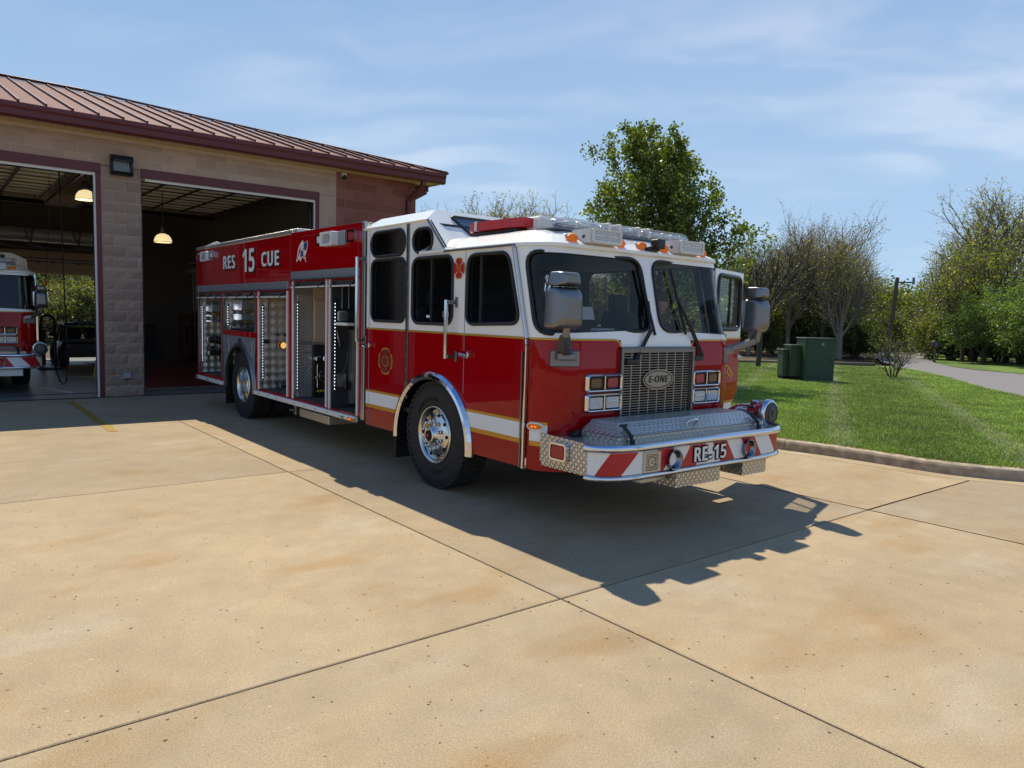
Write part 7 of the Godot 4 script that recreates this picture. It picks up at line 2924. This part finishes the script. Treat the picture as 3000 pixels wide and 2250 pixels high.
	for sg in [-1.0, 1.0]:
		mb = MB.new()
		mb.ball(H.call(0.033 * sg, 0.008, 0.083), Vector3(0.0135, 0.009, 0.012), 10, 8)
		var e := part("eye", mb, M.eye, p)
		mb = MB.new()
		mb.ball(H.call(0.033 * sg, 0.006, 0.092), Vector3(0.006, 0.006, 0.005), 8, 6)
		sub("pupil", mb, M.pupil, e)
	mb = MB.new()
	mb.tube([H.call(-0.024, -0.056, 0.098), H.call(0, -0.056, 0.1005), H.call(0.024, -0.056, 0.098)], 0.003, 5)
	part("mouth", mb, M.lip, p)


# ---------------------------------------------------------------- trees
func leaf(mb: MB, p: Vector3, d: Vector3, up: Vector3, l: float, w: float, c: Color) -> void:
	var s := d.cross(up)
	if s.length_squared() < 1e-8:
		return
	s = s.normalized() * w
	var nn := d.cross(s).normalized()
	var m := p + d * l * 0.45
	var e := p + d * l
	for q in [p, m + s + nn * w * 0.3, e, p, e, m - s + nn * w * 0.3]:
		mb.v.append(q)
		mb.n.append(nn)
		mb.col.append(c)


func twig_tube(mb: MB, a: Vector3, b: Vector3, ra: float, rb: float, seg: int, c: Color) -> void:
	var t := (b - a).normalized()
	var s := t.cross(Vector3.UP if absf(t.y) < 0.9 else Vector3.RIGHT).normalized()
	var o := t.cross(s)
	for j in seg:
		var d0 := s * cos(TAU * j / seg) + o * sin(TAU * j / seg)
		var d1 := s * cos(TAU * (j + 1) / seg) + o * sin(TAU * (j + 1) / seg)
		var q := [a + d0 * ra, b + d1 * rb, a + d1 * ra, a + d0 * ra, b + d0 * rb, b + d1 * rb]
		var nn := [d0, d1, d1, d0, d0, d1]
		for k in 6:
			mb.v.append(q[k])
			mb.n.append(nn[k])
			mb.col.append(c)


func rand_dir() -> Vector3:
	var z := rng.randf_range(-1, 1)
	var a := rng.randf() * TAU
	var r := sqrt(1.0 - z * z)
	return Vector3(r * cos(a), z, r * sin(a))


func grow(wood: MB, crown: MB, tips: Array, p: Vector3, dir: Vector3, ln: float, r: float, lvl: int, G: Dictionary) -> void:
	var segs := 5 if lvl == 0 else (4 if lvl < 3 else 3)
	var pts := [p]
	var d := dir
	var q := p
	for k in segs:
		d = (d + rand_dir() * G.wobble * (0.5 if lvl == 0 else 1.0) + Vector3(0, G.up[mini(lvl, G.up.size() - 1)], 0)).normalized()
		q += d * ln / segs
		pts.append(q)
	var r_end: float = r * G.taper
	for k in segs:
		var ra := lerpf(r, r_end, float(k) / segs)
		var rb := lerpf(r, r_end, float(k + 1) / segs)
		var into := wood if lvl <= 1 else crown
		var sides: int = [9, 6, 4, 3, 3, 3][mini(lvl, 5)]
		twig_tube(into, pts[k], pts[k + 1], ra, rb, sides, G.twig)
	if lvl >= G.leaf_from:
		for k in range(1, pts.size()):
			tips.append([pts[k], (pts[k] - pts[k - 1]).normalized()])
	if lvl >= G.levels:
		return
	var n: int = G.kids[mini(lvl, G.kids.size() - 1)]
	var az := rng.randf() * TAU
	for k in n:
		var t: float = lerpf(G.start[mini(lvl, G.start.size() - 1)], 1.0, (k + rng.randf() * 0.8) / n)
		var f := t * segs
		var i := mini(int(f), segs - 1)
		var bp: Vector3 = pts[i].lerp(pts[i + 1], f - i)
		var bd: Vector3 = (pts[i + 1] - pts[i]).normalized()
		az += 2.4 + rng.randf_range(-0.5, 0.5)
		var s := bd.cross(Vector3.UP if absf(bd.y) < 0.95 else Vector3.RIGHT).normalized()
		var o := bd.cross(s)
		var out := s * cos(az) + o * sin(az)
		var an: float = G.angle[mini(lvl, G.angle.size() - 1)] * rng.randf_range(0.75, 1.25)
		var cd := (bd * cos(an) + out * sin(an)).normalized()
		var cl: float = ln * G.ratio[mini(lvl, G.ratio.size() - 1)] * rng.randf_range(0.75, 1.2) * (1.0 - G.cone * t)
		grow(wood, crown, tips, bp, cd, cl, lerpf(r, r_end, t) * G.thin, lvl + 1, G)


func make_tree(called: String, label: String, group: String, G: Dictionary, bark: Material, at: Vector3, category := "tree") -> Node3D:
	rng.seed = G.seed
	var t := thing(called, label, category, at, group)
	t.set_meta("called", called)
	var wood := MB.new()
	var crown := MB.new()
	var tips := []
	var stems: int = G.get("stems", 1)
	for s in stems:
		var d := Vector3(0, 1, 0)
		var p := Vector3(0, -0.05, 0)
		if stems > 1:
			var a := TAU * s / stems + rng.randf()
			d = Vector3(cos(a) * G.splay, 1, sin(a) * G.splay).normalized()
			p += Vector3(cos(a), 0, sin(a)) * 0.06
		grow(wood, crown, tips, p, d, G.trunk * rng.randf_range(0.9, 1.1), G.rad, 0, G)
	wood.col = PackedColorArray()
	for tp in tips:
		var m: float = G.leaves
		var cnt := int(m) + (1 if rng.randf() < m - int(m) else 0)
		for k in cnt:
			var c: Color = G.tints[rng.randi() % G.tints.size()]
			var v := rng.randf_range(0.7, 1.3)
			c = Color(c.r * v, c.g * v, c.b * v, 1)
			var d: Vector3 = (tp[1] * 0.6 + rand_dir() + Vector3(0, G.droop, 0)).normalized()
			leaf(crown, tp[0] + rand_dir() * G.spread * rng.randf(), d, rand_dir(), G.leaf * rng.randf_range(0.7, 1.3), G.leaf * G.broad, c)
	part("trunk", wood, bark, t, Vector3.ZERO)
	part("crown", crown, M.leaf, t, Vector3.ZERO)
	return t


func polar(az: float, dist: float) -> Vector3:
	var a := deg_to_rad(az)
	return Vector3(sin(a) * dist, 0.0, 15.68 - cos(a) * dist)


func make_trees() -> void:
	var twig := Color(0.10, 0.085, 0.068)
	var pear := {"seed": 23, "trunk": 5.6, "rad": 0.13, "taper": 0.25, "wobble": 0.08, "up": [0.05, 0.07, 0.05, 0.0], "kids": [30, 10, 6], "start": [0.18, 0.14, 0.15], "angle": [0.8, 0.75, 0.8], "ratio": [0.66, 0.46, 0.5], "cone": 0.54, "thin": 0.5, "levels": 3, "leaf_from": 2, "leaves": 5.2, "spread": 0.2, "leaf": 0.105, "broad": 0.33, "droop": -0.15, "twig": Color(0.06, 0.05, 0.04), "tints": [Color(0.204, 0.246, 0.054), Color(0.138, 0.174, 0.036), Color(0.264, 0.294, 0.078), Color(0.090, 0.120, 0.026)]}
	var pt := make_tree("pear_tree", "full green leafy tree on the lawn just behind the truck", "", pear, M.bark_dark, Vector3(15.05, 0.1, 2.95))
	pt.rotation.y = 0.4
	pt.scale = Vector3.ONE * 0.89
	var lone := {"seed": 8, "trunk": 2.2, "rad": 0.1, "taper": 0.7, "wobble": 0.12, "up": [0.02, 0.1, 0.06, 0.05], "kids": [6, 6, 5, 4], "start": [0.72, 0.2, 0.2, 0.2], "angle": [0.6, 0.55, 0.6, 0.7], "ratio": [1.15, 0.6, 0.55, 0.55], "cone": 0.2, "thin": 0.62, "levels": 4, "leaf_from": 4, "leaves": 0.25, "spread": 0.05, "leaf": 0.05, "broad": 0.4, "droop": 0.0, "twig": twig, "tints": [Color(0.132, 0.121, 0.055), Color(0.165, 0.132, 0.066)]}
	make_tree("young_tree", "young bare tree with a straight trunk on the lawn behind the truck's mirror", "", lone, M.bark, Vector3(24.3, 0.1, -0.15))
	# the wood: a few grown kinds, then copies of them
	var bare := {"seed": 5, "trunk": 3.4, "rad": 0.15, "taper": 0.6, "wobble": 0.11, "up": [0.05, 0.14, 0.09, 0.06, 0.03], "kids": [8, 7, 6, 4], "start": [0.3, 0.2, 0.15, 0.15], "angle": [0.5, 0.5, 0.55, 0.6], "ratio": [1.1, 0.6, 0.55, 0.5], "cone": 0.15, "thin": 0.6, "levels": 4, "leaf_from": 3, "leaves": 0.3, "spread": 0.12, "leaf": 0.1, "broad": 0.35, "droop": 0.0, "twig": Color(0.3, 0.265, 0.215), "tints": [Color(0.309, 0.281, 0.116), Color(0.232, 0.242, 0.097), Color(0.386, 0.328, 0.154)]}
	var red := bare.duplicate()
	red.merge({"seed": 12, "tints": [Color(0.372, 0.186, 0.112), Color(0.280, 0.168, 0.094), Color(0.316, 0.242, 0.112)], "leaves": 0.4}, true)
	var tall := bare.duplicate()
	tall.merge({"seed": 21, "trunk": 5.4, "rad": 0.2, "kids": [9, 7, 5, 4], "start": [0.3, 0.2, 0.2, 0.2], "angle": [0.55, 0.55, 0.6, 0.7], "ratio": [0.8, 0.6, 0.55, 0.5], "leaves": 0.5, "leaf": 0.13, "spread": 0.2, "tints": [Color(0.372, 0.316, 0.101), Color(0.298, 0.287, 0.094), Color(0.465, 0.354, 0.130), Color(0.410, 0.270, 0.112)]}, true)
	var willow := bare.duplicate()
	willow.merge({"seed": 27, "trunk": 2.6, "rad": 0.2, "kids": [9, 8, 7, 4], "angle": [0.7, 0.65, 0.7, 0.7], "ratio": [1.2, 0.62, 0.55, 0.5], "up": [0.05, 0.08, -0.02, -0.1, -0.1], "leaves": 2.4, "leaf": 0.12, "broad": 0.26, "spread": 0.32, "droop": -0.3, "tints": [Color(0.212, 0.328, 0.077), Color(0.165, 0.270, 0.058), Color(0.290, 0.386, 0.116), Color(0.242, 0.320, 0.097)]}, true)
	var olive := bare.duplicate()
	olive.merge({"seed": 36, "trunk": 2.2, "rad": 0.11, "kids": [9, 7, 6, 3], "leaves": 0.8, "leaf": 0.1, "spread": 0.22, "tints": [Color(0.270, 0.270, 0.088), Color(0.212, 0.242, 0.077), Color(0.328, 0.298, 0.097)]}, true)
	var dense := {"seed": 44, "stems": 4, "splay": 0.35, "trunk": 1.5, "rad": 0.06, "taper": 0.5, "wobble": 0.15, "up": [0.02, 0.05, 0.03], "kids": [9, 7, 4], "start": [0.1, 0.15, 0.2], "angle": [0.8, 0.7, 0.7], "ratio": [0.75, 0.6, 0.5], "cone": 0.2, "thin": 0.55, "levels": 3, "leaf_from": 2, "leaves": 0.9, "spread": 0.16, "leaf": 0.1, "broad": 0.35, "droop": 0.0, "twig": Color(0.25, 0.215, 0.165), "tints": [Color(0.200, 0.230, 0.069), Color(0.150, 0.181, 0.060), Color(0.280, 0.280, 0.091)]}
	var fresh := dense.duplicate()
	fresh.merge({"seed": 52, "leaves": 0.8, "tints": [Color(0.19, 0.2, 0.06), Color(0.24, 0.235, 0.075), Color(0.15, 0.15, 0.06)]}, true)
	var ever := dense.duplicate()
	ever.merge({"seed": 58, "leaves": 2.0, "tints": [Color(0.111, 0.146, 0.053), Color(0.146, 0.175, 0.068), Color(0.083, 0.122, 0.049)]}, true)
	var shrub := {"seed": 63, "stems": 5, "splay": 0.4, "trunk": 0.85, "rad": 0.025, "taper": 0.5, "wobble": 0.12, "up": [0.02, 0.08, 0.05], "kids": [6, 5, 3], "start": [0.25, 0.2, 0.2], "angle": [0.6, 0.6, 0.6], "ratio": [0.8, 0.6, 0.5], "cone": 0.1, "thin": 0.55, "levels": 3, "leaf_from": 2, "leaves": 0.35, "spread": 0.06, "leaf": 0.05, "broad": 0.4, "droop": 0.0, "twig": Color(0.1, 0.085, 0.07), "tints": [Color(0.143, 0.172, 0.072), Color(0.186, 0.172, 0.086)]}
	make_tree("lawn_shrub", "low bare multi-stemmed shrub standing alone on the lawn by the road", "", shrub, M.bark, Vector3(24.1, 0.1, 4.85), "shrub")
	var kinds := {"bare": [bare, "bare_tree", "bare grey brown tree in the woods beyond the lawn", "bare trees in the woods", M.bark_pale], "red": [red, "budding_tree", "bare tree with reddish buds in the woods beyond the lawn", "reddish budding trees in the woods", M.bark_pale], "tall": [tall, "leafing_tree", "tall tree with tan young leaves rising over the woods", "tall tan leafing trees", M.bark], "willow": [willow, "willow_tree", "broad pale green feathery tree beside the road", "pale green feathery trees by the road", M.bark], "olive": [olive, "olive_green_tree", "slender tree with olive young leaves at the edge of the woods", "olive leafing trees at the wood's edge", M.bark], "dense": [dense, "thicket_bush", "dense olive bush in the undergrowth of the woods", "undergrowth bushes", M.bark], "fresh": [fresh, "yellow_green_bush", "bright yellow green bush in the undergrowth", "fresh green undergrowth bushes", M.bark], "ever": [ever, "dark_bush", "dark green evergreen bush low in the woods", "dark evergreen bushes", M.bark_dark]}
	var made := {}
	var spots := [
		["bare", 56.2, 44, 0.86], ["bare", 57.6, 49, 0.94], ["bare", 58.9, 45, 0.90], ["red", 60.0, 48, 0.96], ["red", 61.2, 46, 0.92], ["bare", 62.2, 44, 0.89], ["bare", 62.4, 43, 0.78], ["bare", 59.4, 55, 1.07], ["red", 60.9, 56, 1.08],
		["bare", 57.0, 58, 1.07], ["bare", 55.0, 48, 0.82], ["bare", 53.2, 50, 0.86], ["red", 51.4, 52, 0.80], ["bare", 49.5, 54, 0.86], ["bare", 62.9, 58, 0.94],
		["olive", 64.9, 60, 0.46], ["red", 65.6, 66, 0.41], ["olive", 66.3, 64, 0.52], ["bare", 66.9, 58, 0.45],
		["olive", 69.0, 47, 1.15], ["olive", 70.3, 45, 1.32], ["tall", 70.9, 52, 0.79], ["tall", 71.2, 52, 1.00], ["tall", 73.6, 54, 0.95], ["tall", 70.0, 60, 0.82], ["olive", 69.6, 50, 0.89],
		["willow", 71.0, 43, 0.65], ["willow", 73.4, 41, 0.73], ["willow", 75.2, 42, 0.71], ["olive", 69.8, 44, 0.98], ["willow", 72.2, 46, 0.77], ["willow", 76.5, 39, 0.75],
		["tall", 37.0, 54, 0.96], ["tall", 39.2, 57, 1.01], ["tall", 32.2, 58, 0.96], ["tall", 41.0, 60, 0.99], ["bare", 43.5, 56, 0.78], ["bare", 45.5, 55, 0.82], ["bare", 47.5, 56, 0.82],
		["olive", 3.6, 47, 0.94], ["bare", 5.0, 50, 0.90], ["olive", 6.3, 45, 0.98], ["bare", 7.4, 49, 0.90], ["olive", 8.4, 52, 1.02], ["bare", 9.5, 46, 0.90], ["bare", 6.9, 56, 1.07], ["olive", 10.8, 50, 0.94], ["tall", 4.3, 58, 0.59], ["tall", 9.0, 60, 0.59]]
	for az in [55.0, 57.9, 60.2, 61.3, 62.3, 63.4]:
		spots.append(["ever" if int(az * 10) % 3 else "dense", az, 43.0 + fmod(az * 7.3, 4.0), 0.6 + fmod(az * 3.7, 0.3)])
	for az in [64.4, 65.3, 66.3, 67.0, 68.0, 69.2, 70.4, 71.7, 73.0, 74.2]:
		spots.append(["dense", az, (58.0 if az < 67.2 else 44.5) + fmod(az * 5.1, 3.0), 0.9 + fmod(az * 2.9, 0.45)])
	for q in [[3.5, 41], [4.9, 43], [6.1, 42], [7.1, 40], [8.0, 43], [8.9, 41], [9.9, 43], [5.5, 47], [7.7, 47]]:
		spots.append(["fresh", q[0], q[1], 1.05 + fmod(q[0] * 3.1, 0.4)])
	for s in [["dense", 56.9, 46, 1.5], ["dense", 59.6, 47, 1.6], ["dense", 61.9, 48, 1.5], ["dense", 54.0, 45, 1.4], ["fresh", 63.2, 50, 1.2], ["fresh", 64.0, 60, 0.9]]:
		spots.append(s)
	var r2 := RandomNumberGenerator.new()
	r2.seed = 91
	for s in spots:
		var k = kinds[s[0]]
		var at := polar(s[1], s[2])
		if not made.has(s[0]):
			var o := make_tree(k[1], k[2], k[3], k[0], k[4], at, "tree" if not (s[0] in ["dense", "fresh", "ever"]) else "bush")
			o.scale = Vector3.ONE * s[3]
			made[s[0]] = o
		else:
			var o := copy_of(made[s[0]], at, r2.randf() * TAU)
			o.scale = Vector3.ONE * s[3] * Vector3(r2.randf_range(0.92, 1.1), 1, r2.randf_range(0.92, 1.1))
	# the thick of the wood behind, one mass
	var mm := MultiMesh.new()
	mm.transform_format = MultiMesh.TRANSFORM_3D
	mm.mesh = (made["dense"].get_node("crown") as MeshInstance3D).mesh
	var list := []
	for k in 150:
		var az := r2.randf_range(44.0, 78.0)
		list.append([polar(az, r2.randf_range(62, 84)), r2.randf_range(1.2, 2.3)])
	for k in 16:
		list.append([polar(r2.randf_range(2.0, 13.0), r2.randf_range(60, 72)), r2.randf_range(1.3, 2.0)])
	for k in 40:
		var az := r2.randf_range(53.0, 64.5)
		list.append([polar(az, r2.randf_range(46, 60)), r2.randf_range(0.4, 0.8)])
	for k in 18:
		var az := r2.randf_range(67.5, 77.0)
		list.append([polar(az, r2.randf_range(46, 58)), r2.randf_range(0.6, 1.2)])
	mm.instance_count = list.size()
	for k in list.size():
		mm.set_instance_transform(k, Transform3D(Basis(Vector3.UP, r2.randf() * TAU).scaled(Vector3.ONE * list[k][1]), list[k][0]))
	var far := MultiMeshInstance3D.new()
	far.multimesh = mm
	far.material_override = M.leaf
	hang(far, "woodland_undergrowth", self)
	tag(far, "tangled olive undergrowth filling the woods behind the trees", "undergrowth")
	far.set_meta("kind", "stuff")
	# one bare tree behind the photographer, which the windshield mirrors
	var mir := copy_of(made["bare"], Vector3(15.0, 0, 27.0), 1.0, "bare tree standing across the apron, mirrored in the windshield")
	mir.scale = Vector3.ONE * 1.35


# ---------------------------------------------------------------- cabinets, pole, letter box, parked vehicle
func make_yard() -> void:
	var d := Vector3(0.81, 0, 0.586)
	var nn := Vector3(-0.586, 0, 0.81)
	var B := Basis(d, Vector3.UP, nn)
	var pad := thing("concrete_pad", "thin concrete pad on the lawn beneath the green utility cabinets", "pad", Vector3(20.2, 0.1, 4.2))
	var mb := MB.new()
	mb.box(Vector3(-0.1, 0.09, -0.42), Vector3(1.9, 0.1, 1.35), 0.01, Transform3D(B, Vector3(19.95, 0, 4.75)))
	part("slab", mb, M.kerb, pad)
	var specs := [["utility_cabinet", "tall dark green metal utility cabinet on the lawn pad", 0.44, 0.0, 0.86, 1.2, 0.62, 0.0], ["utility_cabinet", "middle-sized green cabinet joined behind the tall one", -0.1, -0.3, 0.34, 0.98, 0.5, 0.1], ["utility_cabinet", "smallest green metal cabinet at the end of the cabinet row", -0.31, -0.5, 0.2, 0.84, 0.4, 0.1]]
	for s in specs:
		var T := Transform3D(B, Vector3(19.57, 0.14, 4.42))
		var c := thing(s[0], s[1], "utility cabinet", T * Vector3(s[2], 0, s[3] - s[6] / 2))
		mb = MB.new()
		mb.box(Vector3(s[2], s[5] / 2 + s[7] / 2, s[3] - s[6] / 2), Vector3(s[4], s[5] - s[7], s[6]), 0.012, T)
		part("body", mb, M.cabinet, c)
		mb = MB.new()
		mb.box(Vector3(s[2], s[5] + 0.012, s[3] - s[6] / 2), Vector3(s[4] + 0.05, 0.045, s[6] + 0.05), 0.01, T)
		part("lid", mb, M.cabinet, c)
		mb = MB.new()
		mb.box(Vector3(s[2] - s[4] * 0.0, s[5] * 0.52, s[3] + 0.006), Vector3(s[4] * 0.9, s[5] * 0.82, 0.012), 0.004, T)
		part("door", mb, M.cabinet, c)
		mb = MB.new()
		mb.box(Vector3(s[2] + s[4] * 0.36, s[5] * 0.5, s[3] + 0.022), Vector3(0.03, 0.09, 0.03), 0.006, T)
		part("handle", mb, M.darkmetal, c)
		if s[7] > 0.0:
			mb = MB.new()
			mb.box(Vector3(s[2], 0.05, s[3] - s[6] / 2), Vector3(s[4] * 0.85, 0.12, s[6] * 0.85), 0.0, T)
			part("plinth", mb, M.blackmatt, c)
		else:
			mb = MB.new()
			mb.box(Vector3(s[2] + s[4] / 2 + 0.03, 0.52, s[3] - 0.25), Vector3(0.06, 0.42, 0.12), 0.02, T)
			part("meter_box", mb, M.black, c)
			mb = MB.new()
			mb.box(Vector3(s[2] + 0.06, 1.06, s[3] + 0.014), Vector3(0.07, 0.07, 0.004), 0.0, T)
			part("notice", mb, M.decal_grey, c)
	# utility pole
	var pb := polar(65.35, 45.0)
	var up := thing("utility_pole", "leaning wooden utility pole with a short arm over the road's end", "utility pole", pb)
	mb = MB.new()
	mb.tube([pb, pb + Vector3(0.12, 4.4, 0.2)], 0.14, 9, false, 0.1)
	part("pole", mb, M.pole_wood, up)
	mb = MB.new()
	mb.bar(pb + Vector3(0.1, 4.15, 0.18), pb + Vector3(0.45, 4.13, 0.9), 0.07, 0.07)
	part("arm", mb, M.pole_wood, up)
	mb = MB.new()
	mb.tube([pb + Vector3(0.45, 4.05, 0.9), pb + Vector3(0.45, 4.4, 0.9)], 0.07, 8)
	part("insulator", mb, M.decal_grey, up)
	# letter box at the road side
	var lb := thing("letter_box", "dark letter box on a post at the far road side", "letter box", Vector3(39.2, 0.08, 0.0))
	mb = MB.new()
	mb.box(Vector3(39.2, 0.45, 0.0), Vector3(0.1, 0.8, 0.1))
	part("post", mb, M.pole_wood, lb)
	mb = MB.new()
	var ar := PackedVector2Array([Vector2(-0.14, 0)])
	for k in 9:
		ar.append(Vector2(-0.14 * cos(PI * k / 8.0), 0.18 + 0.12 * sin(PI * k / 8.0)))
	ar.append(Vector2(0.14, 0))
	mb.extrude(ar, Transform3D(Basis(Vector3(0.6, 0, 0.8), Vector3.UP, Vector3(-0.8, 0, 0.6)), Vector3(39.35, 0.85, -0.15)), 0.5)
	part("box", mb, M.darkmetal, lb)
	mb = MB.new()
	mb.box(Vector3(38.95, 0.95, 0.18), Vector3(0.3, 0.2, 0.02))
	part("newspaper_tray", mb, M.decal_grey, lb)


func make_utility_vehicle() -> void:
	# the dark vehicle standing at the rear door of the left bay, seen from behind
	var o := Vector3(3.65, 0, -8.6)
	var t := thing("utility_vehicle", "small dark off-road utility vehicle parked at the rear door of the left bay", "utility vehicle", o)
	var mb := MB.new()
	# tub: a lofted body with wheel cut-outs implied by fenders
	var ring := func(z: float, hw: float, y0: float, y1: float) -> Array: return [o + Vector3(-hw, y0, z), o + Vector3(hw, y0, z), o + Vector3(hw, y1 - 0.05, z), o + Vector3(hw - 0.05, y1, z), o + Vector3(-hw + 0.05, y1, z), o + Vector3(-hw, y1 - 0.05, z)]
	mb.loft([ring.call(0.95, 0.62, 0.32, 0.66), ring.call(0.8, 0.68, 0.28, 0.7), ring.call(-0.6, 0.68, 0.28, 0.68), ring.call(-1.3, 0.6, 0.3, 0.62)])
	part("body", mb, M.black, t)
	mb = MB.new()
	for sx in [-1.0, 1.0]:
		var pl := [Vector3(sx * 0.62, 0.66, 0.8), Vector3(sx * 0.56, 1.12, 0.72), Vector3(sx * 0.54, 1.18, 0.55), Vector3(sx * 0.54, 1.18, -0.35), Vector3(sx * 0.6, 0.68, -0.8)]
		mb.tube(pl.map(func(p): return o + p), 0.035, 8)
		mb.tube([o + Vector3(sx * 0.54, 1.17, 0.1), o + Vector3(sx * 0.6, 0.66, 0.05)], 0.03, 8)
	part("cage", mb, M.black, t)
	mb = MB.new()
	mb.box(o + Vector3(0, 1.2, 0.15), Vector3(1.18, 0.05, 1.15), 0.02)
	part("roof", mb, M.black, t)
	mb = MB.new()
	mb.box(o + Vector3(-0.05, 1.245, 0.3), Vector3(0.5, 0.04, 0.2), 0.01)
	for sx in [-0.2, 0.1]:
		mb.box(o + Vector3(sx, 1.23, 0.3), Vector3(0.03, 0.05, 0.1))
	part("roof_rack", mb, M.black, t)
	mb = MB.new()
	mb.box(o + Vector3(0, 0.95, 0.76), Vector3(1.05, 0.34, 0.012), 0.0, Transform3D.IDENTITY)
	part("rear_window", mb, M.glass, t)
	mb = MB.new()
	mb.box(o + Vector3(0, 0.74, 0.75), Vector3(1.1, 0.09, 0.06), 0.01)
	mb.box(o + Vector3(0.0, 0.56, 0.95), Vector3(0.34, 0.1, 0.02), 0.004)
	mb.box(o + Vector3(-0.62, 0.52, 0.8), Vector3(0.03, 0.5, 0.03))
	part("tailgate", mb, M.darkmetal, t)
	for sx in [-0.52, 0.52]:
		mb = MB.new()
		mb.box(o + Vector3(sx, 0.6, 0.96), Vector3(0.1, 0.07, 0.02), 0.005)
		part("tail_lamp", mb, M.lens_red, t)
	mb = MB.new()
	mb.box(o + Vector3(-0.3, 0.82, 0.0), Vector3(0.42, 0.5, 0.14), 0.05)
	mb.box(o + Vector3(0.3, 0.82, 0.0), Vector3(0.42, 0.5, 0.14), 0.05)
	part("seats", mb, M.seat, t)
	for sx in [-1.0, 1.0]:
		mb = MB.new()
		mb.box(o + Vector3(sx * 0.74, 0.88, -0.45), Vector3(0.14, 0.11, 0.04), 0.02)
		mb.bar(o + Vector3(sx * 0.6, 0.84, -0.45), o + Vector3(sx * 0.7, 0.87, -0.45), 0.02, 0.02)
		part("mirror", mb, M.black, t)
		for zz in [0.62, -0.95]:
			mb = MB.new()
			var Bw := Basis(Vector3(0, 1, 0), Vector3(-1, 0, 0), Vector3(0, 0, 1)) if sx < 0 else Basis(Vector3(0, -1, 0), Vector3(1, 0, 0), Vector3(0, 0, 1))
			mb.lathe([Vector2(0.15, -0.1), Vector2(0.27, -0.12), Vector2(0.3, -0.08), Vector2(0.3, 0.06), Vector2(0.27, 0.1), Vector2(0.16, 0.08), Vector2(0.14, 0.02), Vector2(0.05, 0.03), Vector2(0.0, 0.03)], Transform3D(Bw, o + Vector3(sx * 0.62, 0.3, zz)), 24, true)
			part("wheel", mb, M.rubber, t)


func _ready() -> void:
	rng.seed = 1
	make_world()
	make_materials()
	make_ground()
	make_station()
	make_station_things()
	make_truck()
	make_truck(true)
	make_driver()
	make_utility_vehicle()
	make_yard()
	make_trees()
	make_grass()
